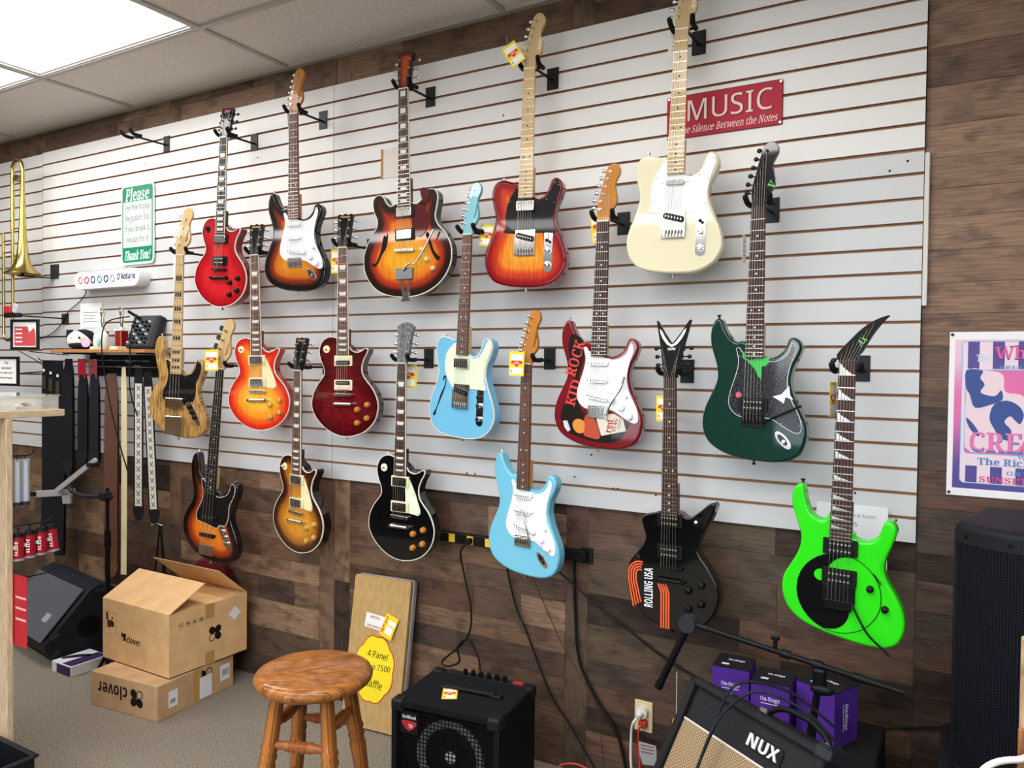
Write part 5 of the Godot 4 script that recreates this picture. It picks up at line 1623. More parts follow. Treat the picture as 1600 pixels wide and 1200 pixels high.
	words(t, "letter_shadow", "CREAM", 0.252, 0.06, Transform3D(Basis(), Vector3(0.005, -0.083, 0.006)), mat("2b78b4", 0.5), true)
	words(t, "lettering", "CREAM", 0.246, 0.054, Transform3D(Basis(), Vector3(0.002, -0.08, 0.0065)), mat("e673ae", 0.5), true)
	words(t, "lettering", "WITH", 0.06, 0.013, Transform3D(Basis(), Vector3(0.03, -0.121, 0.006)), mat("4aa0d0", 0.5), true)
	words(t, "lettering", "The Rich Kids", 0.21, 0.022, Transform3D(Basis(), Vector3(0.005, -0.14, 0.006)), mat("3d7fc0", 0.5), true)
	words(t, "lettering", "ON THE", 0.09, 0.013, Transform3D(Basis(), Vector3(0.02, -0.172, 0.0052)), mat("3a9ac8", 0.5), true)
	words(t, "lettering", "SUNSET STRIP", 0.22, 0.018, Transform3D(Basis(), Vector3(0.015, -0.194, 0.0056)), mat("d83c78", 0.5), true)
	for s in [-1, 1]:
		gpart(t, "pin", mat("222226", 0.4), func(m: MB):
			m.cyl(Vector3(-0.173, s * 0.24, 0.004), Vector3(-0.173, s * 0.24, 0.008), 0.005, 0.004, 10))


func poster_blend() -> StandardMaterial3D:
	# printed colour blend of the poster's margin, pink in the middle, violet at the foot
	var im := Image.create(4, 64, false, Image.FORMAT_RGB8)
	for y in 64:
		var c := Color("e9c3d6").lerp(Color("e06aa8"), smoothstep(0.05, 0.45, y / 63.0)).lerp(Color("4b3d8c"), smoothstep(0.5, 0.95, y / 63.0))
		for x in 4:
			im.set_pixel(x, y, c)
	var m := StandardMaterial3D.new()
	m.albedo_texture = ImageTexture.create_from_image(im)
	m.roughness = 0.5
	m.texture_repeat = false
	return m


# ---------------------------------------------------------------- the left corner
func strap(x: float, z: float, y1: float, y0: float, w: float, m: Material, label: String, fold := true, sway := 0.0, tip: Material = null, called := "guitar_strap") -> Node3D:
	# a strap folded over a peg: two lengths of webbing side by side in depth, with leather ends
	var t := thing(called, label, "strap", Vector3(x, y0, z), "guitar straps below the shelf", Basis(UP, 0.35))
	var h := y1 - y0
	for s in ([-1.0, 1.0] if fold else [0.0]):
		gpart(t, "webbing", m, func(b: MB):
			var rows := 14
			var base := b.v.size()
			for i in rows + 1:
				var f := float(i) / rows
				var dz: float = s * 0.012 * (1.0 - pow(f, 6.0))
				var dx: float = sway * sin(f * 3.0) + s * 0.003
				var ww: float = w / 2 * (1.0 - 0.35 * smoothstep(0.9, 1.0, f))
				for q in [[-1, 0.0012], [1, 0.0012], [1, -0.0012], [-1, -0.0012]]:
					b.vert(Vector3(dx + q[0] * ww, h * f, dz + q[1]), Vector3(0, 0, signf(q[1])), Vector2((q[0] * 0.5 + 0.5) * w, h * (1.0 - f)))
			for i in rows:
				var q := base + 4 * i
				for e in [[0, 1], [2, 3], [1, 2], [3, 0]]:
					b.face(q + e[0], q + e[1], q + e[0] + 4)
					b.face(q + e[1], q + e[1] + 4, q + e[0] + 4))
		if tip:
			gpart(t, "leather_end", tip, func(b: MB):
				b.xf = Transform3D(Basis(), Vector3(0, 0, s * 0.012))
				b.ext(outline([-w * 500, 8, -w * 500, -30, -w * 350, -58, 0, -70, w * 350, -58, w * 500, -30, w * 500, 8], 3), -0.0018, 0.0018, 0.0))
	return t


func left_corner() -> void:
	var wood := tmat("c98d55", tex.fine, Vector3(3, 3, 1), 0.5)
	var iron := mat("1c1d20", 0.45, 0.2)
	var webbing := mat("131418", 0.85)
	# shelf with brackets
	var t := thing("wall_shelf", "narrow light wood shelf carrying trophies and a mixer", "shelf", Vector3(0.0, 1.634, 0.0))
	gpart(t, "board", wood, func(m: MB): m.bbox(Vector3(0.885, 0.009, 0.107), Vector3(0.87, 0.018, 0.19), 0.002))
	for x in [0.56, 1.24]:
		gpart(t, "bracket", iron, func(m: MB):
			m.box(Vector3(x, -0.004, 0.095), Vector3(0.016, 0.008, 0.19))
			m.box(Vector3(x, -0.03, 0.004), Vector3(0.02, 0.06, 0.008)))
	# black strap rack below it
	t = thing("strap_rack", "black metal rack with pegs under the shelf", "rack", Vector3(0.85, 1.565, 0.0))
	gpart(t, "back_plate", iron, func(m: MB): m.bbox(Vector3(0, 0, 0.007), Vector3(0.66, 0.12, 0.012), 0.002))
	for k in 9:
		gpart(t, "peg", mat("9a9a98", 0.35, 0.8), func(m: MB):
			var p := Vector3(-0.24 + 0.07 * k, -0.01 + 0.035 * (k % 2), 0.01)
			m.cyl(p, p + Vector3(0, 0.004, 0.15), 0.0026, -1, 8)
			m.ball(p + Vector3(0, 0.004, 0.15), Vector3(0.005, 0.005, 0.005), 8))
	for q in [[-0.21, "a8202c"], [-0.10, "8c3a40"]]:
		gpart(t, "header_card", mat(q[1], 0.5), func(m: MB): m.box(Vector3(q[0], -0.02, 0.13), Vector3(0.075, 0.11, 0.002)))
	for q in [[0.06, 0.02], [0.14, -0.005], [0.22, 0.025]]:
		words(t, "peg_card", "Strap", 0.05, 0.016, Transform3D(Basis(), Vector3(q[0], q[1], 0.02)), mat("c9ccd2", 0.5), true, true, 0.2)
	# straps
	for k in 3:
		strap(0.252 + 0.073 * k, 0.12, 1.585, 0.47 - 0.015 * k, 0.058, webbing, ["leftmost of three long black straps hanging beside the clear organizer", "middle one of three long black straps hanging beside the clear organizer", "rightmost of three long black straps hanging beside the clear organizer"][k], true, 0.01)
		gpart(get_child(get_child_count() - 1), "strap_label", mat("e4e2dc", 0.6), func(m: MB): m.box(Vector3(0.0, 1.06, 0.0155), Vector3(0.014, 0.016, 0.001)))
		gpart(get_child(get_child_count() - 1), "logo_patch", mat("3a3324", 0.6), func(m: MB): m.box(Vector3(0.0, 0.99, 0.0155), Vector3(0.026, 0.075, 0.001)))
	gpart(thing("strap_hook", "curved black wire hook holding the long black straps", "hook", Vector3(0.3, 1.585, 0.0)), "wire", iron, func(m: MB): m.tube(curve([Vector3(0, 0.0, 0.0), Vector3(0, 0.002, 0.1), Vector3(0.0, 0.004, 0.17), Vector3(0, 0.02, 0.19)], 5), 0.003, 8))
	strap(0.51, 0.13, 1.60, 1.0, 0.062, webbing, "wide black strap with a round end tab, right of the long bundle", true, 0.0, mat("191a1d", 0.6))
	strap(0.655, 0.13, 1.51, 1.06, 0.06, webbing, "black strap below the red header card, left one of the pair", true, 0.0, mat("191a1d", 0.6))
	strap(0.765, 0.13, 1.515, 1.06, 0.06, mat("191b20", 0.85), "black strap with a plastic buckle, right one of the pair", true, 0.0, mat("191a1d", 0.6))
	var brown := tmat("6e4433", tex.leather, Vector3(4, 4, 1), 0.6)
	var bs := strap(0.925, 0.13, 1.52, 0.46, 0.082, brown, "wide brown leather strap reaching nearly to the boxes", true, 0.0, mat("653d2d", 0.6))
	gpart(bs, "buckle_slot", mat("51301f", 0.6), func(m: MB):
		for k in 3:
			m.box(Vector3(0, 0.05 + 0.035 * k, 0.0145), Vector3(0.045, 0.006, 0.002)))
	strap(1.033, 0.13, 1.557, 0.42, 0.034, mat("d8cda4", 0.7), "narrow cream leather strap beside the brown one", false, 0.004)
	var weave := strap(1.165, 0.13, 1.5505, 0.80, 0.056, mat("1b1c1f", 0.85), "black and white woven strap with crossed diamond pattern behind the natural bass", false, 0.0, mat("17181b", 0.6))
	var second: MeshInstance3D = weave.get_node("webbing").duplicate()
	second.name = "webbing"
	weave.add_child(second, true)
	second.transform = Transform3D(Basis(Vector3.BACK, 0.05), Vector3(0.085, -0.015, -0.008))
	var third: MeshInstance3D = weave.get_node("leather_end").duplicate()
	third.name = "leather_end"
	weave.add_child(third, true)
	third.position = Vector3(0.088, -0.015, -0.008)
	for side in 2:
		var bx := Transform3D() if side == 0 else second.transform
		gpart(weave, "white_band", mat("d0cdc1", 0.85), func(m: MB):
			m.xf = bx
			m.box(Vector3(0, 0.34, 0.0018), Vector3(0.04, 0.66, 0.001)))
		for k in 15:
			gpart(weave, "woven_cross", mat("26272a", 0.85), func(m: MB):
				m.xf = bx
				var y := 0.035 + 0.0435 * k
				m.box(Vector3(0, y, 0.0026), Vector3(0.034, 0.0035, 0.0006), Basis(Vector3.BACK, 0.9))
				m.box(Vector3(0, y, 0.0029), Vector3(0.034, 0.0035, 0.0006), Basis(Vector3.BACK, -0.9)))
	# things on the shelf
	var top := 1.652
	t = thing("penguin_plush", "round black and white penguin plush lying on the shelf", "plush toy", Vector3(0.575, top, 0.10), "", Basis(UP, 0.35))
	gpart(t, "body", mat("eceae6", 0.95), func(m: MB): m.ball(Vector3(0, 0.056, 0), Vector3(0.075, 0.056, 0.06), 24))
	gpart(t, "black_hood", mat("1d1e21", 0.95), func(m: MB):
		m.ball(Vector3(0.012, 0.068, -0.012), Vector3(0.069, 0.052, 0.056), 24))
	gpart(t, "black_belly", mat("1d1e21", 0.95), func(m: MB): m.ball(Vector3(0.01, 0.026, 0.004), Vector3(0.07, 0.026, 0.06), 20))
	gpart(t, "face_patch", mat("f2f0ec", 0.95), func(m: MB): m.ball(Vector3(0.03, 0.068, 0.036), Vector3(0.03, 0.026, 0.02), 16))
	gpart(t, "eye", mat("3a2418", 0.3), func(m: MB): m.ball(Vector3(0.038, 0.068, 0.054), Vector3(0.008, 0.008, 0.004), 12))
	gpart(t, "beak", mat("e2b13a", 0.8), func(m: MB): m.ball(Vector3(-0.012, 0.066, 0.05), Vector3(0.01, 0.007, 0.012), 12))
	gpart(t, "hang_tag", mat("d9b6d8", 0.6), func(m: MB): m.ball(Vector3(0.075, 0.036, 0.05), Vector3(0.03, 0.022, 0.002), 16))
	for k in 2:
		var tx: float = [0.745, 0.925][k]
		t = thing("trophy", ["trophy with silver figure and red column behind the mint plush", "trophy with silver figure and red column next to the mixer"][k], "trophy", Vector3(tx, top, 0.07), "trophies on the shelf")
		gpart(t, "base", mat("e6dcb8", 0.4), func(m: MB): m.bbox(Vector3(0, 0.009, 0.02), Vector3(0.075, 0.018, 0.07), 0.002))
		gpart(t, "column", mat("8c1a20", 0.2, 0.3), func(m: MB): m.bbox(Vector3(0, 0.062, 0), Vector3(0.05, 0.088, 0.045), 0.003))
		for s in [-1, 1]:
			gpart(t, "gold_edge", mat("d9b56a", 0.3, 0.8), func(m: MB): m.box(Vector3(s * 0.026, 0.062, 0.022), Vector3(0.004, 0.088, 0.004)))
		gpart(t, "cap", mat("ece6d2", 0.35), func(m: MB): m.bbox(Vector3(0, 0.11, 0), Vector3(0.064, 0.01, 0.056), 0.002))
		gpart(t, "figure", mat("d9d4c6", 0.2, 0.9), func(m: MB):
			m.xf = Transform3D(Basis(), Vector3(0, 0.115, 0))
			m.lathe([Vector2(0.018, 0), Vector2(0.016, 0.008), Vector2(0.007, 0.012), Vector2(0.009, 0.03), Vector2(0.012, 0.05), Vector2(0.009, 0.07), Vector2(0.014, 0.088), Vector2(0.015, 0.1), Vector2(0.006, 0.107), Vector2(0.008, 0.114), Vector2(0.007, 0.124), Vector2(0.0, 0.128)], 14)
			m.cyl(Vector3(0.012, 0.1, 0), Vector3(0.018, 0.062, 0.01), 0.004, 0.003, 8)
			m.cyl(Vector3(-0.012, 0.1, 0), Vector3(-0.006, 0.125, 0.008), 0.004, 0.003, 8))
	t = thing("mint_plush", "small white and mint rounded plush figure between the trophies", "plush toy", Vector3(0.852, top, 0.145))
	gpart(t, "body", mat("e8edea", 0.9), func(m: MB): m.lathe([Vector2(0.0, 0.0), Vector2(0.03, 0.001), Vector2(0.04, 0.02), Vector2(0.041, 0.05), Vector2(0.036, 0.082), Vector2(0.022, 0.1), Vector2(0.0, 0.106)], 24))
	gpart(t, "mint_cap", mat("a5dccf", 0.9), func(m: MB): m.ball(Vector3(-0.004, 0.088, 0.004), Vector3(0.028, 0.022, 0.03), 16))
	gpart(t, "wing", mat("a5dccf", 0.9), func(m: MB): m.ball(Vector3(0.024, 0.042, 0.03), Vector3(0.012, 0.026, 0.012), 14))
	gpart(t, "dark_ear", mat("1c1d20", 0.9), func(m: MB): m.ball(Vector3(-0.034, 0.066, 0.016), Vector3(0.012, 0.02, 0.012), 14))
	# mixer
	t = thing("audio_mixer", "small black mixing console with knobs standing on edge on the shelf", "mixer", Vector3(1.135, top, 0.095), "", Basis(UP, 0.12) * Basis(Vector3.RIGHT, -0.34))
	gpart(t, "case", mat("26282b", 0.5), func(m: MB): m.bbox(Vector3(0, 0.098, 0), Vector3(0.2, 0.19, 0.05), 0.008))
	gpart(t, "panel", mat("3a3d41", 0.45), func(m: MB): m.box(Vector3(-0.01, 0.1, 0.0255), Vector3(0.165, 0.17, 0.002)))
	for r in 6:
		for k in 5:
			gpart(t, "mixer_knob", mat("17181a" if (r + k) % 3 else "c9ccce", 0.4), func(m: MB): m.cyl(Vector3(-0.075 + 0.03 * k, 0.03 + 0.024 * r, 0.026), Vector3(-0.075 + 0.03 * k, 0.03 + 0.024 * r, 0.04), 0.007, 0.006, 10))
	gpart(t, "plug", mat("121214", 0.4), func(m: MB): m.cyl(Vector3(-0.04, 0.17, 0.03), Vector3(-0.075, 0.19, 0.09), 0.009, 0.007, 10))
	cable([Vector3(1.07, 1.832, 0.12), Vector3(1.0, 1.80, 0.2), Vector3(0.985, 1.70, 0.225), Vector3(1.0, 1.5, 0.215), Vector3(1.08, 1.2, 0.2), Vector3(1.2, 0.9, 0.18)], 0.0036, mat("141416", 0.5), "black cable hanging from the mixer past the cream strap")
	cable([Vector3(1.15, 1.84, 0.13), Vector3(1.21, 1.76, 0.2), Vector3(1.235, 1.68, 0.225), Vector3(1.24, 1.45, 0.23), Vector3(1.26, 1.3, 0.2)], 0.0036, mat("141416", 0.5), "black cable dropping from the mixer in front of the shelf end")
	# trombone on its bracket
	var brass := mat("c9b166", 0.2, 1.0)
	t = thing("trombone", "brass trombone hanging bell down at the left edge of the picture", "trombone", Vector3(0.06, 2.12, 0.15))
	gpart(t, "bell", brass, func(m: MB):
		m.lathe([Vector2(0.098, -0.012), Vector2(0.1, -0.009), Vector2(0.096, -0.004), Vector2(0.072, 0.014), Vector2(0.046, 0.05), Vector2(0.032, 0.11), Vector2(0.023, 0.2), Vector2(0.017, 0.34), Vector2(0.013, 0.48), Vector2(0.0115, 0.6)], 28))
	gpart(t, "tuning_bow", brass, func(m: MB):
		var pts := [Vector3(0, 0.6, 0)]
		for k in 13:
			var a := PI * k / 12.0
			pts.append(Vector3(-0.056 + 0.056 * cos(a), 0.62 + 0.06 * sin(a), 0))
		pts.append(Vector3(-0.112, 0.5, 0))
		pts.append(Vector3(-0.112, 0.26, 0))
		m.tube(pts, 0.0115, 12))
	gpart(t, "slide_tube", brass, func(m: MB):
		m.tube(curve([Vector3(-0.112, 0.3, 0), Vector3(-0.112, 0.0, 0), Vector3(-0.112, -0.3, 0), Vector3(-0.118, -0.385, 0.0), Vector3(-0.165, -0.41, 0), Vector3(-0.212, -0.385, 0.0), Vector3(-0.218, -0.3, 0), Vector3(-0.218, 0.25, 0)], 5), 0.0088, 12))
	for y in [0.5, 0.27, 0.58]:
		gpart(t, "brace", brass, func(m: MB): m.cyl(Vector3(-0.112, y, 0), Vector3(0, y, 0), 0.004, -1, 10))
	for y in [0.2, 0.13]:
		gpart(t, "slide_brace", mat("d9d5c6", 0.2, 1.0), func(m: MB): m.cyl(Vector3(-0.218, y, 0), Vector3(-0.112, y, 0), 0.005, -1, 10))
	gpart(t, "balance_weight", mat("8c8578", 0.3, 0.9), func(m: MB): m.cyl(Vector3(-0.056, 0.57, -0.012), Vector3(-0.056, 0.57, 0.016), 0.022, 0.02, 18))
	t = thing("instrument_bracket", "flat black bracket under the bell of the trombone", "bracket", Vector3(0.14, 2.127, 0.0))
	gpart(t, "plate", mat("2b2d30", 0.45), func(m: MB): m.bbox(Vector3(0, 0.01, 0.004), Vector3(0.085, 0.085, 0.006), 0.001))
	gpart(t, "arm", iron, func(m: MB): m.box(Vector3(-0.05, -0.031, 0.09), Vector3(0.03, 0.006, 0.19), Basis(UP, -0.35)))
	gpart(t, "peg", iron, func(m: MB): m.cyl(Vector3(-0.08, -0.028, 0.15), Vector3(-0.08, 0.03, 0.15), 0.008, -1, 10))
	# picture frames on arms
	frame_on_arm(Vector3(0.275, 1.738, 0.25), 0.19, 0.16, "black framed pink and white card on a wall arm beside the shelf", true)
	frame_on_arm(Vector3(0.04, 1.522, 0.25), 0.22, 0.16, "black framed white notice cut by the left edge of the picture", false)
	t = thing("display_bracket", "long thin black display arm with a small plate left of the paper sheet", "bracket", Vector3(0.253, 1.844, 0.0))
	gpart(t, "plate", mat("2b2d30", 0.45), func(m: MB): m.bbox(Vector3(0, 0, 0.004), Vector3(0.07, 0.062, 0.006), 0.001))
	gpart(t, "arm", iron, func(m: MB): m.cyl(Vector3(0, 0.0, 0.005), Vector3(-0.03, 0.004, 0.28), 0.004, -1, 8))
	gpart(t, "clamp", iron, func(m: MB):
		m.bbox(Vector3(-0.03, 0.004, 0.29), Vector3(0.16, 0.026, 0.03), 0.006))
	gpart(t, "red_box", mat("b5282c", 0.5), func(m: MB): m.bbox(Vector3(-0.07, 0.037, 0.29), Vector3(0.07, 0.04, 0.03), 0.003))
	gpart(t, "silver_card", mat("c2c6ca", 0.4), func(m: MB): m.box(Vector3(0.0, 0.042, 0.29), Vector3(0.05, 0.05, 0.008), Basis(Vector3.BACK, -0.4)))
	cable([Vector3(0.30, 1.64, 0.24), Vector3(0.36, 1.63, 0.16), Vector3(0.46, 1.622, 0.1)], 0.0028, mat("17181a", 0.5), "short black cord from the pink framed card to the shelf end")
	cable([Vector3(0.20, 1.64, 0.24), Vector3(0.18, 1.56, 0.1), Vector3(0.16, 1.45, 0.02), Vector3(0.15, 1.3, 0.01), Vector3(0.12, 1.1, 0.01)], 0.0026, mat("17181a", 0.5), "black cord hanging on the slats below the pink framed card")
	# hooks on the back of the counter panel, with packs
	for q in [[1.235, 0.085, "black wire hook on the back of the counter holding clear tubes"], [0.975, 0.15, "black wire hook on the back of the counter holding red slide packs"], [0.778, 0.165, "empty curved black wire hook low on the back of the counter"]]:
		t = thing("display_hook", q[2], "hook", Vector3(1.985, q[0], 1.1905), "wire hooks behind the counter")
		gpart(t, "wire", iron, func(m: MB): m.tube(curve([Vector3(0, 0, 0), Vector3(0, -0.002, -q[1] * 0.5), Vector3(0, 0.0, -q[1] * 0.85), Vector3(0, 0.02, -q[1])], 5), 0.0028, 8))
	var clear := StandardMaterial3D.new()
	clear.albedo_color = Color(0.9, 0.95, 1.0, 0.25)
	clear.transparency = BaseMaterial3D.TRANSPARENCY_ALPHA
	clear.roughness = 0.12
	for k in 2:
		t = thing("plastic_tube", ["clear plastic tube pack on the upper hook, nearest the wooden counter panel", "clear plastic tube pack on the upper hook, farther from the counter panel"][k], "tube", Vector3(1.985, 1.05, 1.168 - 0.03 * k), "clear tubes on the hook")
		gpart(t, "shell", clear, func(m: MB): m.cyl(Vector3(0, 0, 0), Vector3(0, 0.17, 0), 0.0135, -1, 16))
		gpart(t, "insert", mat("cdd3e2", 0.6), func(m: MB): m.box(Vector3(0, 0.085, 0), Vector3(0.017, 0.15, 0.004)))
		gpart(t, "end_cap", mat("2c3038", 0.5), func(m: MB): m.cyl(Vector3(0, -0.002, 0), Vector3(0, 0.012, 0), 0.0138, -1, 16))
		gpart(t, "hang_loop", mat("2c3038", 0.5), func(m: MB):
			m.tube([Vector3(0, 0.168, 0), Vector3(0, 0.176, 0.003), Vector3(0, 0.1805, 0.0)], 0.002, 6))
	for k in 4:
		t = thing("slide_pack", ["red slide pack on the middle hook, nearest the counter panel", "red slide pack on the middle hook, second from the counter panel", "red slide pack on the middle hook, third from the counter panel", "red slide pack with a white sticker at the tip of the middle hook"][k], "package", Vector3(1.985, 0.846 + 0.003 * k, 1.1655 - 0.0415 * k - (0.006 if k == 3 else 0.0)), "slide packs on the hook", Basis(UP, 0.6) * Basis(Vector3.BACK, 0.0 if k < 3 else 0.12))
		gpart(t, "red_tube", mat("a01c2a", 0.35), func(m: MB): m.cyl(Vector3(0, 0.008, 0), Vector3(0, 0.086, 0), 0.0195, -1, 18))
		gpart(t, "clear_foot", clear, func(m: MB): m.cyl(Vector3(0, 0, 0), Vector3(0, 0.008, 0), 0.02, -1, 18))
		gpart(t, "black_cap", mat("1d1d20", 0.5), func(m: MB):
			m.cyl(Vector3(0, 0.086, 0), Vector3(0, 0.103, 0), 0.02, 0.014, 18)
			m.cyl(Vector3(0, 0.102, 0), Vector3(0, 0.1215, 0), 0.003, -1, 8))
		words(t, "lettering", "SLIDE", 0.052, 0.012, Transform3D(Basis(Vector3.BACK, PI / 2), Vector3(0.004, 0.046, 0.0193)), mat("eceae6", 0.5))
		gpart(t, "sticker", mat("eceff2", 0.6), func(m: MB): m.box(Vector3(-0.007, 0.05, 0.0185), Vector3(0.014, 0.012, 0.003)))
	# phone holder stand
	t = thing("tablet_stand", "black pole stand with a grey folding tablet holder in front of the straps", "stand", Vector3(1.228, 0.0, 0.345))
	gpart(t, "pole", mat("15161a", 0.4, 0.3), func(m: MB):
		m.cyl(Vector3(0, 0.04, 0), Vector3(0, 0.66, 0), 0.0125, -1, 12)
		m.cyl(Vector3(0, 0.6, 0), Vector3(0, 0.94, 0), 0.0085, -1, 12)
		m.cyl(Vector3(0, 0.64, 0), Vector3(0, 0.72, 0), 0.017, 0.015, 14))
	for k in 3:
		gpart(t, "leg", mat("15161a", 0.4, 0.3), func(m: MB):
			var a := TAU * k / 3.0 + 0.5
			m.cyl(Vector3(0, 0.1, 0), Vector3(cos(a) * 0.045, 0.01, sin(a) * 0.045), 0.009, -1, 10))
	gpart(t, "clamp", mat("1c1e24", 0.4), func(m: MB):
		m.bbox(Vector3(0.0, 0.9, 0.012), Vector3(0.05, 0.045, 0.05), 0.006)
		m.cyl(Vector3(0.02, 0.9, 0.02), Vector3(0.1, 0.91, 0.04), 0.006, 0.01, 10)
		m.tube(curve([Vector3(-0.02, 0.9, 0.02), Vector3(-0.12, 0.895, 0.05), Vector3(-0.2, 0.91, 0.06), Vector3(-0.23, 0.93, 0.06)], 5), 0.012, 10))
	gpart(t, "holder", mat("a9abad", 0.4, 0.2), func(m: MB):
		m.xf = Transform3D(Basis(UP, 0.3) * Basis(Vector3.BACK, 0.62), Vector3(-0.25, 0.95, 0.07))
		m.ext(rrect(0.3, 0.026, 0.008, Vector2(0.08, 0)), -0.008, 0.008, 0.002, 2)
		m.xf = Transform3D(Basis(UP, 0.3) * Basis(Vector3.BACK, 0.1), Vector3(-0.33, 0.895, 0.07))
		m.ext(rrect(0.26, 0.034, 0.01, Vector2(-0.02, 0)), -0.008, 0.008, 0.002, 2)
		m.ext(rrect(0.05, 0.06, 0.006, Vector2(0.06, -0.03)), -0.008, 0.008, 0.002, 2))
	gpart(t, "grip", mat("1b1c20", 0.5), func(m: MB):
		m.bbox(Vector3(-0.09, 1.055, 0.02), Vector3(0.05, 0.022, 0.05), 0.004)
		m.bbox(Vector3(-0.46, 0.885, 0.11), Vector3(0.03, 0.024, 0.05), 0.004))
	# folding stand behind the boxes
	t = thing("folding_stand", "thin black folding stand behind the cardboard boxes", "stand", Vector3(1.25, 0.0, 0.06))
	for q in [[-0.07, 0.03], [0.12, 0.0], [0.03, -0.03]]:
		gpart(t, "leg", mat("141518", 0.4, 0.3), func(m: MB): m.cyl(Vector3(0, 0.72, 0), Vector3(q[0], 0.008, q[1]), 0.0055, -1, 8))
	gpart(t, "head", mat("d5d2c6", 0.5), func(m: MB): m.tube(curve([Vector3(-0.06, 0.70, 0.01), Vector3(-0.02, 0.715, 0.012), Vector3(0.03, 0.708, 0.01)], 4), 0.004, 8))
	t = thing("red_case", "dark red bag standing behind the cardboard boxes", "bag", Vector3(1.62, 0.0, 0.015))
	gpart(t, "body", mat("5e1420", 0.7), func(m: MB): m.ext(outline([-150, 0, -160, 300, -120, 520, 0, 560, 120, 520, 160, 300, 150, 0], 4), -0.024, 0.024, 0.01, 3))
	# wooden counter with organizer at the left edge
	t = thing("display_counter", "light plywood display counter at the left edge of the picture", "counter", Vector3(1.6, 0.0, 1.2))
	var ply := tmat("e3c9a4", tex.fine, Vector3(2, 2, 1), 0.6)
	var ply_up := tmat("e3c9a4", tex.fine_up, Vector3(2, 2, 1), 0.6)
	gpart(t, "top_board", ply, func(m: MB): m.bbox(Vector3(0.0, 1.387, 0.15), Vector3(0.8, 0.026, 0.7), 0.002))
	gpart(t, "end_panel", ply_up, func(m: MB): m.bbox(Vector3(0.0, 0.687, 0.002), Vector3(0.8, 1.374, 0.023), 0.002))
	gpart(t, "rear_panel", ply_up, func(m: MB): m.bbox(Vector3(-0.385, 0.687, 0.25), Vector3(0.023, 1.374, 0.46), 0.002))
	t = thing("parts_organizer", "clear plastic compartment box with small parts on the counter", "organizer", Vector3(1.82, 1.4, 1.22))
	var haze := StandardMaterial3D.new()
	haze.albedo_color = Color(0.92, 0.93, 0.9, 0.14)
	haze.transparency = BaseMaterial3D.TRANSPARENCY_ALPHA
	haze.roughness = 0.05
	gpart(t, "tray", haze, func(m: MB):
		for q in [[0, 0.16, 0.34, 0.003], [0, -0.16, 0.34, 0.003]]:
			m.box(Vector3(0, 0.026, q[1] * 1.25), Vector3(q[2], 0.05, q[3]))
		for x in [-0.17, 0.17]:
			m.box(Vector3(x, 0.026, 0), Vector3(0.003, 0.05, 0.4))
		m.box(Vector3(0, 0.0025, 0), Vector3(0.34, 0.003, 0.4)))
	gpart(t, "lid", haze, func(m: MB): m.bbox(Vector3(0, 0.054, 0), Vector3(0.352, 0.006, 0.412), 0.002))
	for k in 4:
		gpart(t, "divider", haze, func(m: MB): m.box(Vector3(0.0, 0.026, -0.12 + 0.08 * k), Vector3(0.335, 0.046, 0.002)))
	for k in 14:
		gpart(t, "small_part", mat(["e9e7e2", "b9b4a8", "8a4a48", "d9d6cc"][k % 4], 0.5), func(m: MB): m.ball(Vector3(0.06 + 0.022 * (k % 5), 0.012 + 0.004 * (k % 3), -0.16 + 0.025 * k), Vector3(0.011, 0.008, 0.014), 8))
	t = thing("red_card", "red printed card hanging beside the edge of the counter panel", "card", Vector3(2.015, 0.67, 1.1865))
	gpart(t, "card", mat("c01f30", 0.5), func(m: MB): m.ext(rrect(0.14, 0.26, 0.008), -0.001, 0.001, 0.0))
	for k in 3:
		gpart(t, "print", mat("e9b9bc", 0.5), func(m: MB): m.box(Vector3(0.03, 0.05 - 0.04 * k, 0.0012), Vector3(0.07, 0.008, 0.0006)))
	gpart(t, "peg", mat("2a2a2c", 0.6), func(m: MB): m.cyl(Vector3(-0.04, 0.11, 0.0), Vector3(-0.04, 0.11, 0.0039), 0.004, -1, 8))
	t = thing("plastic_bin", "black plastic bin on the carpet at the lower left corner", "bin", Vector3(2.115, 0.0, 1.375))
	gpart(t, "tub", mat("17191d", 0.45), func(m: MB):
		for q in [[0.0, 0.125, 0.26, 0.006], [0.0, -0.125, 0.26, 0.006], [0.127, 0.0, 0.006, 0.25], [-0.127, 0.0, 0.006, 0.25]]:
			m.box(Vector3(q[0], 0.108, q[1]), Vector3(q[2], 0.216, q[3]))
		m.box(Vector3(0, 0.004, 0), Vector3(0.25, 0.008, 0.25)))
	gpart(t, "rim", mat("1d1f24", 0.4), func(m: MB):
		for q in [[0.0, 0.131, 0.28, 0.02], [0.0, -0.131, 0.28, 0.02], [0.134, 0.0, 0.02, 0.26], [-0.134, 0.0, 0.02, 0.26]]:
			m.bbox(Vector3(q[0], 0.216, q[1]), Vector3(q[2], 0.01, q[3]), 0.003))


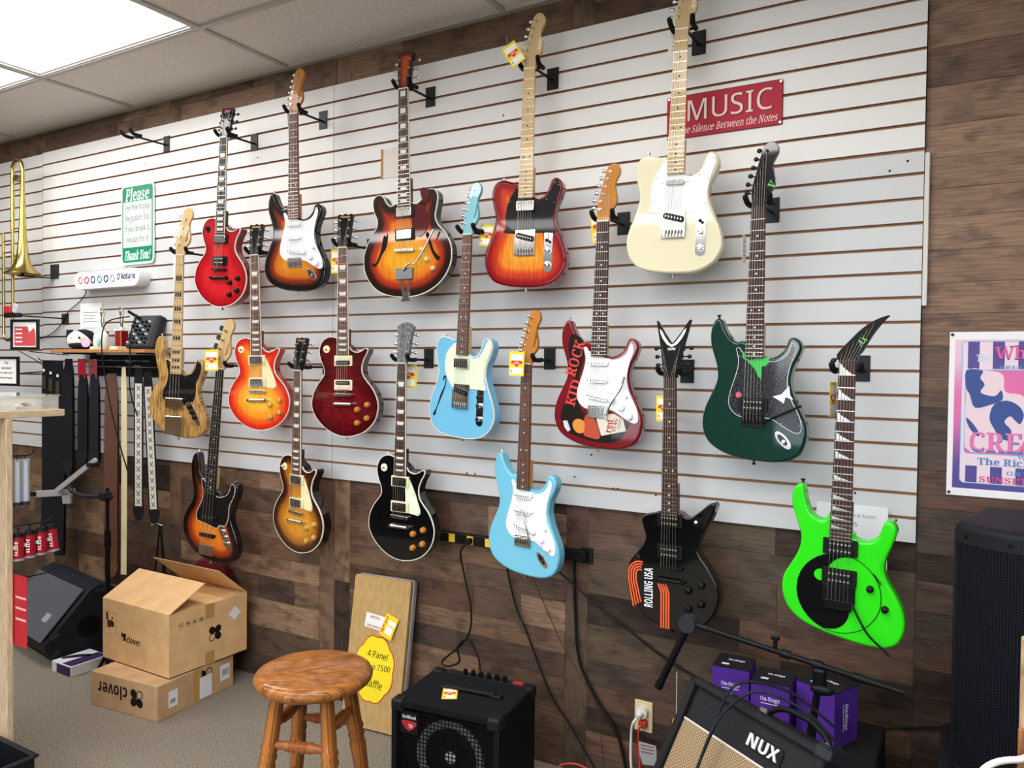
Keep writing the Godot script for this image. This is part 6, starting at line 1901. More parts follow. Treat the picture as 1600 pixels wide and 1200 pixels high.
func frame_on_arm(at: Vector3, w: float, h: float, label: String, pinkish: bool) -> void:
	var t := thing("picture_frame", label, "picture frame", at, "", Basis(UP, 0.25))
	var iron := mat("1a1b1e", 0.4)
	gpart(t, "rim", iron, func(m: MB):
		for q in [[0.0, h / 2, w + 0.016, 0.014], [0.0, -h / 2, w + 0.016, 0.014], [w / 2, 0.0, 0.014, h], [-w / 2, 0.0, 0.014, h]]:
			m.bbox(Vector3(q[0], q[1], 0), Vector3(q[2], q[3], 0.016), 0.002)
		m.box(Vector3(0, 0, -0.006), Vector3(w, h, 0.004)))
	gpart(t, "print", mat("ecebe8", 0.6), func(m: MB): m.box(Vector3(0, 0, -0.002), Vector3(w - 0.012, h - 0.012, 0.003)))
	if pinkish:
		gpart(t, "pink_print", mat("c9474f", 0.6), func(m: MB): m.ext(flat([-78, -66, -78, 46, 20, 46, 30, 10, 66, 40, 78, 0, 78, -66]), -0.0006, 0.0002, 0.0))
		gpart(t, "white_print", mat("efeceb", 0.6), func(m: MB):
			for k in 4:
				m.box(Vector3(-0.045, 0.03 - 0.024 * k, 0.0003), Vector3(0.05, 0.008, 0.0006)))
	else:
		for k in 4:
			words(t, "lettering", ["This", "instrument", "is ready to be", "Played Again."][k], [0.03, 0.075, 0.1, 0.1][k], 0.014, Transform3D(Basis(), Vector3(0.02, 0.05 - 0.03 * k, -0.0004)), mat("222428", 0.6), true)
	gpart(t, "arm", iron, func(m: MB): m.cyl(Vector3(0.02, -0.02, -0.008), Vector3(0.02 + 0.075, -0.0, -at.z + 0.02), 0.004, -1, 8))
	gpart(t, "wall_plate", mat("2b2d30", 0.45), func(m: MB): m.box(Vector3(0.095, 0.0, -at.z + 0.028), Vector3(0.05, 0.075, 0.012), Basis(UP, -0.25)))


# ---------------------------------------------------------------- things on the floor
func clover(t: Node, xf: Transform3D, s: float, hollow: int) -> void:
	# four petals, one of them only outlined
	var ink := mat("17130f", 0.7)
	for k in 4:
		var a := PI / 4 + PI / 2 * k
		var o := PackedVector2Array()
		for q in 16:
			var w := TAU * q / 16.0
			o.append(Vector2(cos(w), sin(w)) * 0.2 * s)
		var c := Vector2(cos(a), sin(a)) * 0.3 * s
		var p := PackedVector2Array()
		for q in o:
			# pull the side that faces the middle to a soft point
			var d := q.normalized().dot(-c.normalized())
			p.append(c + q * (1.0 + 0.35 * maxf(0.0, d) * maxf(0.0, d)))
		if k == hollow:
			gpart(t, "petal_print", ink, func(m: MB):
				m.xf = xf
				m.band(p, 0.0, 0.0006, 0.0, 0.05 * s))
		else:
			gpart(t, "petal_print", ink, func(m: MB):
				m.xf = xf
				m.ext(p, 0.0, 0.0006, 0.0))


func floor_things() -> void:
	var kraft := tmat("e8bd86", tex.board, Vector3(2, 2, 2), 0.8)
	kraft.uv1_triplanar = true
	var kraft_dark := tmat("cba47a", tex.board, Vector3(2, 2, 2), 0.8)
	kraft_dark.uv1_triplanar = true
	var ink := mat("17130f", 0.7)
	var tape := mat("b98f52", 0.35)
	# lower box: closed, slightly turned
	var t := thing("cardboard_box", "long low closed cardboard box with upside-down lettering, lower one of the two", "box", Vector3(1.725, 0.0, 0.372), "cardboard boxes on the carpet", Basis(UP, 0.105))
	var w := 0.425
	var d := 0.452
	var h := 0.157
	gpart(t, "carton", kraft_dark, func(m: MB): m.bbox(Vector3(0, h / 2, 0), Vector3(w, h, d), 0.002))
	gpart(t, "top_seam", mat("8d6c4a", 0.8), func(m: MB): m.box(Vector3(0, h + 0.0003, 0), Vector3(w, 0.0008, 0.003)))
	gpart(t, "tape_strip", tape, func(m: MB): m.box(Vector3(w / 2 + 0.0004, h / 2, 0.0), Vector3(0.0008, h, 0.05)))
	words(t, "lettering", "clover", 0.19, 0.062, Transform3D(Basis(Vector3.BACK, PI), Vector3(-0.07, 0.088, d / 2)), ink)
	clover(t, Transform3D(Basis(Vector3.BACK, PI), Vector3(0.085, 0.082, d / 2)), 0.095, 2)
	clover(t, Transform3D(Basis(UP, PI / 2) * Basis(Vector3.BACK, PI), Vector3(w / 2, 0.1, -0.05)), 0.1, 2)
	var sticker := mat("e4e7ea", 0.5)
	for q in [[0.14, 0.075, 0.05, 0.075], [-0.05, 0.06, 0.075, 0.1], [-0.17, 0.085, 0.06, 0.075]]:
		gpart(t, "sticker", sticker, func(m: MB): m.box(Vector3(w / 2 + 0.0009, q[1], q[0]), Vector3(0.0006, q[3], q[2])))
	gpart(t, "barcode", mat("3c4048", 0.6), func(m: MB):
		for k in 7:
			m.box(Vector3(w / 2 + 0.0014, 0.085, -0.19 + 0.006 * k), Vector3(0.0004, 0.03, 0.0025))
			m.box(Vector3(w / 2 + 0.0014, 0.065, 0.13 + 0.004 * k), Vector3(0.0004, 0.02, 0.002)))
	# upper box: open flaps
	t = thing("cardboard_box", "larger cardboard box with open flaps standing on the low box", "box", Vector3(1.682, h + 0.001, 0.278), "cardboard boxes on the carpet")
	w = 0.50
	d = 0.436
	h = 0.288
	gpart(t, "carton", kraft, func(m: MB):
		for s in [-1, 1]:
			m.box(Vector3(s * (w / 2 - 0.002), h / 2, 0), Vector3(0.004, h, d))
			m.box(Vector3(0, h / 2, s * (d / 2 - 0.002)), Vector3(w - 0.008, h, 0.004))
		m.box(Vector3(0, 0.002, 0), Vector3(w, 0.004, d)))
	gpart(t, "short_flap", kraft, func(m: MB): m.box(Vector3(w / 4, h - 0.002, 0), Vector3(w / 2 - 0.01, 0.004, d - 0.01)))
	gpart(t, "short_flap", kraft, func(m: MB): m.box(Vector3(-w / 4, h - 0.006, 0), Vector3(w / 2 - 0.01, 0.004, d - 0.01)))
	gpart(t, "long_flap", kraft, func(m: MB): m.hexa([Vector3(-w / 2, h, d / 2), Vector3(w / 2, h, d / 2), Vector3(w / 2, h + 0.1, d / 2 - 0.19), Vector3(-w / 2, h + 0.1, d / 2 - 0.19), Vector3(-w / 2, h + 0.004, d / 2), Vector3(w / 2, h + 0.004, d / 2), Vector3(w / 2, h + 0.104, d / 2 - 0.19), Vector3(-w / 2, h + 0.104, d / 2 - 0.19)]))
	gpart(t, "long_flap", kraft, func(m: MB): m.hexa([Vector3(-w / 2, h, -d / 2), Vector3(w / 2, h, -d / 2), Vector3(w / 2, h + 0.14, -d / 2 + 0.165), Vector3(-w / 2, h + 0.14, -d / 2 + 0.165), Vector3(-w / 2, h + 0.004, -d / 2), Vector3(w / 2, h + 0.004, -d / 2), Vector3(w / 2, h + 0.144, -d / 2 + 0.165), Vector3(-w / 2, h + 0.144, -d / 2 + 0.165)]))
	for y in [h - 0.035, 0.03]:
		gpart(t, "tape_strip", tape, func(m: MB): m.box(Vector3(w / 2 + 0.0004, y, 0.0), Vector3(0.0008, 0.07 if y > 0.1 else 0.06, 0.052)))
	words(t, "lettering", "clover", 0.1, 0.032, Transform3D(Basis(), Vector3(-0.01, 0.125, d / 2)), ink)
	clover(t, Transform3D(Basis(), Vector3(-0.085, 0.13, d / 2)), 0.045, 2)
	clover(t, Transform3D(Basis(UP, PI / 2), Vector3(w / 2, 0.14, -0.03)), 0.085, 2)
	gpart(t, "symbol_print", ink, func(m: MB):
		for k in 4:
			m.xf = Transform3D(Basis(UP, PI / 2), Vector3(w / 2, h - 0.062, 0.155 - 0.036 * k))
			m.band(disc(0.013), 0.0, 0.0006, 0.0, 0.0015)
			m.ext(disc(0.006, Vector2(0, 0), 3 + k), 0.0, 0.0006, 0.0))
	gpart(t, "drawing_print", ink, func(m: MB):
		m.xf = Transform3D(Basis(), Vector3(-0.195, 0.19, d / 2))
		for q in [[-0.02, 0.02, 0.014, 0.034], [-0.014, -0.014, 0.01, 0.04], [0.0, -0.016, 0.012, 0.036], [0.014, -0.012, 0.012, 0.03], [0.026, -0.014, 0.014, 0.026], [0.02, 0.014, 0.01, 0.012]]:
			m.box(Vector3(q[0], q[1], 0.0004), Vector3(q[2], q[3], 0.0006))
		m.xf = Transform3D())
	gpart(t, "drawing_frame", mat("8f5f3c", 0.7), func(m: MB):
		m.xf = Transform3D(Basis(), Vector3(-0.19, 0.178, d / 2))
		m.band(rrect(0.092, 0.11, 0.002), 0.0, 0.0006, 0.0, 0.0016))
	gpart(t, "label_sticker", sticker, func(m: MB): m.box(Vector3(w / 2 + 0.0005, 0.205, -0.145), Vector3(0.0007, 0.05, 0.05), Basis(Vector3.RIGHT, PI / 4)))
	# slim printed carton behind
	t = thing("printed_carton", "small white and purple printed carton lying beside the wedge loudspeaker", "box", Vector3(1.075, 0.0, 0.395))
	gpart(t, "carton", mat("dfe0e4", 0.5), func(m: MB): m.bbox(Vector3(0, 0.027, 0), Vector3(0.17, 0.054, 0.2), 0.002))
	gpart(t, "purple_band", mat("3c2a55", 0.5), func(m: MB):
		m.box(Vector3(0.02, 0.026, 0.1004), Vector3(0.12, 0.046, 0.001)))
	gpart(t, "purple_top", mat("3c2a55", 0.5), func(m: MB): m.box(Vector3(0.04, 0.0543, 0.0), Vector3(0.08, 0.001, 0.19)))
	gpart(t, "picture_print", mat("24242a", 0.5), func(m: MB):
		m.xf = Transform3D(Basis(Vector3.RIGHT, -PI / 2), Vector3(-0.02, 0.054, 0))
		m.ext(outline([-60, -40, -30, 20, 20, 60, 40, 40, 0, -10, -40, -60], 3), 0.0, 0.0008, 0.0))

	# wedge loudspeaker: side profile in (u = depth, y), swept along its length
	t = thing("wedge_loudspeaker", "black loudspeaker lying as a floor wedge at the left below the slides", "loudspeaker", Vector3(0.95, 0.0, 0.44), "", Basis(UP, -0.16))
	var prof := flat([0, 0, 62, 92, 68, 118, -160, 372, -215, 388, -290, 352, -330, 300, -330, 0])
	var shell := mat("1d2028", 0.6)
	gpart(t, "cabinet", shell, func(m: MB):
		m.xf = Transform3D(Basis(Vector3(0, 0, 1), Vector3(0, 1, 0), Vector3(-1, 0, 0)), Vector3(0, 0, 0))
		m.ext(prof, 0.0, 0.68, 0.012, 2))
	gpart(t, "grille", mat("5a5e64", 0.6, 0.3), func(m: MB):
		m.hexa([Vector3(-0.03, 0.128, 0.0715), Vector3(-0.65, 0.128, 0.0715), Vector3(-0.65, 0.362, -0.139), Vector3(-0.03, 0.362, -0.139), Vector3(-0.03, 0.132, 0.076), Vector3(-0.65, 0.132, 0.076), Vector3(-0.65, 0.366, -0.134), Vector3(-0.03, 0.366, -0.134)]))
	gpart(t, "badge", mat("b9bcc0", 0.4, 0.4), func(m: MB): m.hexa([Vector3(-0.12, 0.2, 0.0155), Vector3(-0.18, 0.2, 0.0155), Vector3(-0.18, 0.235, -0.0165), Vector3(-0.12, 0.235, -0.0165), Vector3(-0.12, 0.203, 0.0195), Vector3(-0.18, 0.203, 0.0195), Vector3(-0.18, 0.238, -0.0125), Vector3(-0.12, 0.238, -0.0125)]))
	gpart(t, "side_socket", mat("0b0c0f", 0.5), func(m: MB):
		m.cyl(Vector3(0.0, 0.17, -0.15), Vector3(0.004, 0.17, -0.15), 0.058, 0.056, 28)
		m.cyl(Vector3(0.0, 0.17, -0.15), Vector3(0.008, 0.17, -0.15), 0.03, 0.028, 20))
	for q in [[0.05, 0.02], [0.14, 0.02], [0.34, -0.2]]:
		gpart(t, "rubber_foot", mat("2b2f38", 0.7), func(m: MB): m.bbox(Vector3(0.003, q[0] + 0.01, q[1] - 0.01), Vector3(0.008, 0.022, 0.05), 0.002, Basis(Vector3.RIGHT, 0.6 if q[0] < 0.3 else 0.0)))

	# packed acoustic panels leaning on the wall
	var lean := Basis(Vector3.RIGHT, -0.155)
	t = thing("panel_package", "tall shrink-wrapped tan panel package leaning on the planks behind the stool", "package", Vector3(2.80, 0.002, 0.128), "", Basis(UP, 0.09) * lean)
	gpart(t, "carton", tmat("c2a06a", tex.board, Vector3(2, 2, 2), 0.45, 0.3), func(m: MB): m.ext(rrect(0.296, 0.645, 0.012, Vector2(0, 0.325)), -0.008, 0.022, 0.003, 2))
	gpart(t, "foil_edge", mat("c4c6ca", 0.3, 0.4), func(m: MB): m.ext(rrect(0.304, 0.65, 0.018, Vector2(0, 0.325)), -0.03, 0.0, 0.006, 2))
	gpart(t, "notice_label", mat("eceaea", 0.5), func(m: MB): m.box(Vector3(-0.02, 0.455, 0.0225), Vector3(0.1, 0.062, 0.001), Basis(Vector3.BACK, -0.1)))
	words(t, "notice_print", "NOTICE:", 0.05, 0.01, Transform3D(Basis(Vector3.BACK, -0.1), Vector3(-0.018, 0.473, 0.023)), mat("a8323a", 0.5))
	words(t, "notice_print", "THIS SIDE UP", 0.08, 0.009, Transform3D(Basis(Vector3.BACK, -0.1), Vector3(-0.021, 0.434, 0.023)), mat("a8323a", 0.5))
	gpart(t, "price_balloon", mat("f4dc1e", 0.5), func(m: MB):
		var o := PackedVector2Array()
		for k in 48:
			var a := TAU * k / 48.0
			var r := 1.0 + 0.07 * absf(sin(a * 4.0))
			o.append(Vector2(-0.012 + cos(a) * 0.098 * r, 0.255 + sin(a) * 0.135 * r).rotated(-0.04))
		m.ext(o, 0.022, 0.0236, 0.0))
	gpart(t, "balloon_edge", mat("cf2a2a", 0.5), func(m: MB):
		var o := PackedVector2Array()
		for k in 48:
			var a := TAU * k / 48.0
			var r := 1.0 + 0.07 * absf(sin(a * 4.0))
			o.append(Vector2(-0.012 + cos(a) * 0.1 * r, 0.255 + sin(a) * 0.137 * r).rotated(-0.04))
		m.band(o, 0.022, 0.0238, 0.0, 0.004))
	var pen := mat("1b1b1e", 0.6)
	words(t, "handwriting", "4 Panel", 0.105, 0.03, Transform3D(Basis(Vector3.BACK, -0.06), Vector3(0.012, 0.318, 0.0238)), pen, false, false, 0.1)
	words(t, "handwriting", "Amp 7500", 0.14, 0.032, Transform3D(Basis(Vector3.BACK, 0.02), Vector3(0.012, 0.262, 0.0238)), pen, false, false, 0.1)
	words(t, "handwriting", "Baffle", 0.085, 0.034, Transform3D(Basis(Vector3.BACK, -0.06), Vector3(0.006, 0.195, 0.0238)), pen, false, false, 0.1)
	t = thing("sale_tag", "yellow SALE tag hanging on the tan panel package", "price tag", Vector3(2.862, 0.45, 0.091), "", Basis(UP, 0.09) * lean * Basis(Vector3.BACK, -0.32))
	gpart(t, "card", mat("f2d51c", 0.5), func(m: MB): m.box(Vector3.ZERO, Vector3(0.066, 0.1, 0.001)))
	gpart(t, "price_field", mat("f4f3ee", 0.5), func(m: MB):
		m.box(Vector3(0.01, 0.018, 0.0006), Vector3(0.04, 0.022, 0.0006)))
	gpart(t, "price_field", mat("f4f3ee", 0.5), func(m: MB): m.box(Vector3(0.006, -0.016, 0.0006), Vector3(0.036, 0.032, 0.0006)))
	for k in 4:
		words(t, "lettering", "SALE"[k], 0.011, 0.015, Transform3D(Basis(), Vector3(-0.022, 0.033 - 0.02 * k, 0.0006)), mat("c92a2a", 0.5))

	# stool
	var oak := tmat("c47c3e", tex.oak, Vector3(2.2, 2.2, 1), 0.3, 0.5)
	var oak_dark := mat("9a5a30", 0.3, 0.0, 0.5)
	t = thing("bar_stool", "round turned oak stool in the foreground", "stool", Vector3(3.36, 0.0, 1.04))
	gpart(t, "seat", oak, func(m: MB):
		m.xf = Transform3D(Basis(UP, 0.7), Vector3(0, 0.64, 0))
		m.lathe([Vector2(0.0, 0.0), Vector2(0.13, 0.0), Vector2(0.158, 0.006), Vector2(0.17, 0.018), Vector2(0.172, 0.028), Vector2(0.166, 0.04), Vector2(0.152, 0.0465), Vector2(0.148, 0.0475), Vector2(0.0, 0.0475)], 48))
	var leg_prof := [Vector2(0.0, 0.0), Vector2(0.013, 0.0), Vector2(0.017, 0.06), Vector2(0.021, 0.13), Vector2(0.0245, 0.2), Vector2(0.021, 0.21), Vector2(0.026, 0.222), Vector2(0.022, 0.236), Vector2(0.026, 0.25), Vector2(0.023, 0.262), Vector2(0.021, 0.33), Vector2(0.0235, 0.40), Vector2(0.025, 0.44), Vector2(0.021, 0.452), Vector2(0.026, 0.464), Vector2(0.022, 0.478), Vector2(0.026, 0.49), Vector2(0.022, 0.502), Vector2(0.0215, 0.56), Vector2(0.02, 0.66), Vector2(0.0, 0.66)]
	var feet := []
	for k in 4:
		var a := 0.45 + PI / 2 * k
		var foot := Vector3(cos(a) * 0.205, 0.0, sin(a) * 0.205)
		var up := (Vector3(cos(a) * 0.105, 0.645, sin(a) * 0.105) - foot).normalized()
		feet.append([foot, up])
		gpart(t, "leg", oak, func(m: MB):
			var x := up.cross(Vector3.BACK).normalized()
			m.xf = Transform3D(Basis(x, up, x.cross(up)), foot)
			m.lathe(leg_prof, 18))
	for k in 4:
		for lvl in [0.25 if k % 2 == 0 else 0.33, 0.5 if k % 2 == 0 else 0.55]:
			gpart(t, "stretcher", oak_dark if lvl > 0.4 else oak, func(m: MB):
				var p: Vector3 = feet[k][0] + feet[k][1] * lvl
				var q: Vector3 = feet[(k + 1) % 4][0] + feet[(k + 1) % 4][1] * lvl
				var dd := q - p
				var y := dd.normalized()
				var x := y.cross(UP).normalized()
				m.xf = Transform3D(Basis(x, y, x.cross(y)), p)
				var l := dd.length()
				m.lathe([Vector2(0.0, 0.01), Vector2(0.01, 0.01), Vector2(0.013, l * 0.25), Vector2(0.017, l * 0.33), Vector2(0.013, l * 0.36), Vector2(0.018, l * 0.41), Vector2(0.014, l * 0.45), Vector2(0.019, l * 0.5), Vector2(0.014, l * 0.55), Vector2(0.018, l * 0.59), Vector2(0.013, l * 0.64), Vector2(0.017, l * 0.67), Vector2(0.013, l * 0.75), Vector2(0.01, l - 0.01), Vector2(0.0, l - 0.01)], 14))

	# bass amplifier
	var carpet := tmat("22252b", tex.carpet, Vector3(3, 3, 3), 0.95)
	carpet.uv1_triplanar = true
	t = thing("bass_amplifier", "black carpet-covered bass amplifier with wire grille beside the stool", "amplifier", Vector3(3.455, 0.0, 0.375), "", Basis(UP, 0.12))
	gpart(t, "cabinet", carpet, func(m: MB):
		m.bbox(Vector3(0, 0.2, -0.02), Vector3(0.42, 0.4, 0.28), 0.006)
		for s in [-1, 1]:
			m.box(Vector3(s * 0.2, 0.2, 0.14), Vector3(0.02, 0.4, 0.05))
		m.box(Vector3(0, 0.39, 0.14), Vector3(0.42, 0.02, 0.05))
		m.box(Vector3(0, 0.015, 0.14), Vector3(0.42, 0.03, 0.05)))
	gpart(t, "baffle", mat("0d0e10", 0.8), func(m: MB): m.box(Vector3(0, 0.2, 0.121), Vector3(0.39, 0.37, 0.004)))
	gpart(t, "speaker_cone", mat("8a8b8e", 0.7), func(m: MB):
		m.xf = Transform3D(Basis(Vector3.RIGHT, PI / 2), Vector3(0.005, 0.215, 0.124))
		m.lathe([Vector2(0.132, 0.0), Vector2(0.13, 0.008), Vector2(0.12, 0.01), Vector2(0.1, -0.002), Vector2(0.045, -0.028), Vector2(0.0, -0.03)], 36))
	gpart(t, "dust_cap", mat("e6e7e8", 0.5), func(m: MB): m.ball(Vector3(0.005, 0.215, 0.112), Vector3(0.036, 0.036, 0.014), 18))
	gpart(t, "wire_grille", mat("15161a", 0.4, 0.6), func(m: MB):
		for k in 27:
			m.box(Vector3(-0.185 + 0.01425 * k, 0.2, 0.156), Vector3(0.0028, 0.36, 0.0028))
		for k in 26:
			m.box(Vector3(0, 0.022 + 0.01425 * k, 0.1585), Vector3(0.38, 0.0028, 0.0028)))
	for s in [[-1, 1], [1, 1], [-1, -1], [1, -1]]:
		gpart(t, "corner_cap", mat("1a1b1d", 0.5), func(m: MB): m.bbox(Vector3(s[0] * 0.188, 0.381, 0.002 + s[1] * 0.142), Vector3(0.052, 0.046, 0.052), 0.008))
	gpart(t, "handle", mat("17181a", 0.5), func(m: MB):
		m.bbox(Vector3(0.02, 0.41, 0.0), Vector3(0.2, 0.012, 0.026), 0.003)
		for s in [-1, 1]:
			m.bbox(Vector3(0.02 + s * 0.105, 0.405, 0.0), Vector3(0.04, 0.012, 0.03), 0.003))
	gpart(t, "control_panel", mat("202226", 0.4), func(m: MB): m.box(Vector3(0.02, 0.402, -0.135), Vector3(0.33, 0.006, 0.04)))
	for k in 6:
		gpart(t, "control_knob", mat("0f1012", 0.4), func(m: MB): m.cyl(Vector3(-0.07 + 0.033 * k, 0.404, -0.135), Vector3(-0.07 + 0.033 * k, 0.424, -0.135), 0.01, 0.008, 12))
	gpart(t, "red_switch", mat("c02a2e", 0.4), func(m: MB): m.box(Vector3(0.15, 0.407, -0.135), Vector3(0.04, 0.006, 0.014)))
	gpart(t, "badge_plate", mat("14161a", 0.4), func(m: MB): m.box(Vector3(-0.14, 0.325, 0.16), Vector3(0.07, 0.075, 0.003)))
	gpart(t, "badge", mat("b5262e", 0.4), func(m: MB): m.ext(outline([-26, 4, 26, 4, 26, -10, 0, -30, -26, -10], 3), 0.0, 0.001, 0.0))
	t.get_node("badge").position = Vector3(-0.14, 0.328, 0.1615)
	words(t, "badge_print", "RedHead", 0.055, 0.012, Transform3D(Basis(), Vector3(-0.14, 0.347, 0.1615)), mat("dfe2e6", 0.4), true)
	words(t, "badge_print", "10", 0.018, 0.014, Transform3D(Basis(), Vector3(-0.134, 0.316, 0.1626)), mat("dfe2e6", 0.4))
	price_tag(Vector3(3.42, 0.4185, 0.405), 0.055, 0.09, 0, 0, "yellow price tag lying on top of the bass amplifier")
	var last: Node3D = get_child(get_child_count() - 1)
	last.transform.basis = Basis(UP, 0.55) * Basis(Vector3.RIGHT, -PI / 2 + 0.02)
	last.position = Vector3(3.42, 0.4035, 0.425)


func right_corner() -> void:
	# leaning combo amplifier
	var tolex := tmat("26262a", tex.leather, Vector3(9, 9, 9), 0.55, 0.0, tex.leather, 0.1)
	tolex.uv1_triplanar = true
	# top edge of its front runs from the far left corner towards the camera
	var e := Vector3(0.826, 0, 0.563)
	var d := Vector3(-0.563, 0, 0.826)
	var up := (Vector3.UP * cos(0.5) - d * sin(0.5)).normalized()
	var b := Basis(e, up, e.cross(up))
	var corner := Vector3(4.375, 0.75, 0.64)
	var W := 0.47
	var Hh := 0.4
	var org := corner + e * W / 2 - up * Hh
	var t := thing("combo_amplifier", "black combo amplifier with tan woven grille leaning back at the bottom edge", "amplifier", org, "", b)
	gpart(t, "cabinet", tolex, func(m: MB):
		m.bbox(Vector3(0, Hh / 2, -0.12), Vector3(W, Hh, 0.2), 0.008)
		for s in [-1, 1]:
			m.bbox(Vector3(s * (W / 2 - 0.011), Hh / 2, -0.012), Vector3(0.022, Hh, 0.03), 0.005)
		m.bbox(Vector3(0, Hh - 0.011, -0.012), Vector3(W, 0.022, 0.03), 0.005)
		m.bbox(Vector3(0, 0.011, -0.012), Vector3(W, 0.022, 0.03), 0.005))
	gpart(t, "front_panel", tolex, func(m: MB): m.box(Vector3(0, Hh - 0.065, -0.018), Vector3(W - 0.05, 0.085, 0.008)))
	gpart(t, "white_piping", mat("dcd9d2", 0.5), func(m: MB): m.cyl(Vector3(-W / 2 + 0.024, Hh - 0.11, -0.012), Vector3(W / 2 - 0.024, Hh - 0.11, -0.012), 0.0028, -1, 8))
	gpart(t, "grille_cloth", grille_cloth(), func(m: MB): m.box(Vector3(0, (Hh - 0.112 + 0.022) / 2, -0.016), Vector3(W - 0.046, Hh - 0.134, 0.008)))
	gpart(t, "badge", mat("101012", 0.4), func(m: MB): m.ext(flat([-52, -19, 62, -19, 62, 12, 54, 19, -52, 19]), 0.0, 0.003, 0.0))
	t.get_node("badge").position = Vector3(0.06, Hh - 0.068, -0.0135)
	words(t, "letters", "NUX", 0.1, 0.03, Transform3D(Basis(), Vector3(0.062, Hh - 0.068, -0.0105)), mat("e6e7e8", 0.3, 0.3), false, true, 0.0, 0.003)
	gpart(t, "corner_cap", mat("23252b", 0.3), func(m: MB): m.bbox(Vector3(W / 2 - 0.012, Hh - 0.008, -0.1), Vector3(0.045, 0.04, 0.22), 0.01))
	gpart(t, "handle", mat("151619", 0.5), func(m: MB): m.tube(curve([Vector3(-0.06, Hh + 0.004, -0.12), Vector3(-0.02, Hh + 0.03, -0.12), Vector3(0.06, Hh + 0.035, -0.12), Vector3(0.12, Hh + 0.02, -0.12), Vector3(0.14, Hh + 0.002, -0.12)], 6), 0.008, 10))
	for q in [-0.066, 0.146]:
		gpart(t, "handle_mount", chrome, func(m: MB): m.bbox(Vector3(q, Hh + 0.003, -0.12), Vector3(0.026, 0.012, 0.03), 0.003))
	for q in [[-0.14, -0.06], [-0.07, -0.19], [0.19, -0.05], [0.21, -0.19]]:
		gpart(t, "screw", chrome, func(m: MB): m.cyl(Vector3(q[0], Hh - 0.001, q[1]), Vector3(q[0], Hh + 0.002, q[1]), 0.0045, 0.0035, 10))
	# the riser it leans on
	t = thing("equipment_riser", "low black riser under the leaning combo amplifier", "riser", Vector3(4.545, 0.0, 0.83), "", Basis(e, UP, e.cross(UP)))
	var low := org.y - 0.004 - 0.22 * sin(0.5)
	gpart(t, "box", mat("1c1c1f", 0.8), func(m: MB): m.bbox(Vector3(0, low / 2, 0), Vector3(0.48, low, 0.2), 0.006))
	# headphone-type cable hanging over its front
	var fl := func(x: float, y: float, z: float) -> Vector3: return org + b * Vector3(x, y, z)
	cable([fl.call(0.1, Hh + 0.05, -0.16), fl.call(0.02, Hh + 0.075, -0.06), fl.call(-0.05, Hh + 0.03, 0.03), fl.call(-0.062, Hh - 0.1, 0.03), fl.call(-0.07, 0.1, 0.025), fl.call(-0.09, -0.1, 0.02)], 0.0036, mat("16181c", 0.5), "black cable looping over the front of the leaning combo amplifier, left strand")
	cable([fl.call(0.16, Hh + 0.01, -0.14), fl.call(0.1, Hh + 0.05, -0.06), fl.call(0.02, Hh + 0.045, 0.02), fl.call(-0.042, Hh - 0.03, 0.034), fl.call(-0.058, Hh - 0.12, 0.038), fl.call(-0.05, 0.1, 0.03), fl.call(-0.06, -0.1, 0.02)], 0.0036, mat("1c2230", 0.5), "dark blue cable looping over the front of the leaning combo amplifier, right strand")
	# boxes of accessories on a low cabinet behind
	t = thing("low_cabinet", "dark low cabinet hidden behind the leaning amplifier", "cabinet", Vector3(4.52, 0.0, 0.235))
	gpart(t, "body", mat("1a191a", 0.8), func(m: MB): m.bbox(Vector3(0, 0.247, 0), Vector3(0.58, 0.494, 0.3), 0.006))
	var purple := mat("56309a", 0.5)
	var lid := mat("1d1b20", 0.5)
	var white := mat("e6e2ee", 0.5)
	for k in 3:
		t = thing("accessory_box", ["purple and black carton farthest left in the row behind the leaning amplifier", "purple and black carton in the middle of the row behind the leaning amplifier", "purple and black carton at the right of the row, showing two purple sides"][k], "box",
			[Vector3(4.392, 0.495, 0.26), Vector3(4.517, 0.495, 0.28), Vector3(4.665, 0.495, 0.26)][k], "purple accessory cartons", Basis(UP, [0.06, 0.02, -0.42][k]))
		var ww: float = [0.112, 0.112, 0.125][k]
		var hh: float = [0.168, 0.155, 0.162][k]
		gpart(t, "carton", purple, func(m: MB): m.bbox(Vector3(0, hh / 2, 0), Vector3(ww, hh, 0.12), 0.001))
		gpart(t, "lid", lid, func(m: MB): m.box(Vector3(0, hh + 0.0008, 0), Vector3(ww + 0.0006, 0.002, 0.1206)))
		words(t, "lettering", "On-Stage", 0.05, 0.014, Transform3D(Basis(Vector3.RIGHT, -PI / 2), Vector3(0.005, hh + 0.0018, -0.01)), white, true)
		gpart(t, "top_sticker", white, func(m: MB): m.box(Vector3(-0.022, hh + 0.002, 0.03), Vector3(0.022, 0.0008, 0.012)))
		if k < 2:
			words(t, "lettering", "On-Stage", 0.056, 0.016, Transform3D(Basis(), Vector3(0.0, hh - 0.05, 0.06)), white, true)
			gpart(t, "underline", white, func(m: MB): m.box(Vector3(0, hh - 0.062, 0.0603), Vector3(0.052, 0.002, 0.0006)))
		else:
			words(t, "lettering", "On-Stage", 0.075, 0.018, Transform3D(Basis(UP, PI / 2) * Basis(Vector3.BACK, -PI / 2), Vector3(ww / 2, hh - 0.08, 0.0)), white, true)
			gpart(t, "underline", white, func(m: MB): m.box(Vector3(ww / 2 + 0.0003, hh - 0.08, 0.014), Vector3(0.0006, 0.08, 0.002)))
	# microphone boom stand
	var steel := mat("17181b", 0.4, 0.4)
	t = thing("boom_stand", "black microphone boom stand behind the leaning amplifier", "microphone stand", Vector3(4.6, 0.0, 0.5))
	var piv := Vector3(0.084, 0.782, 0.0)
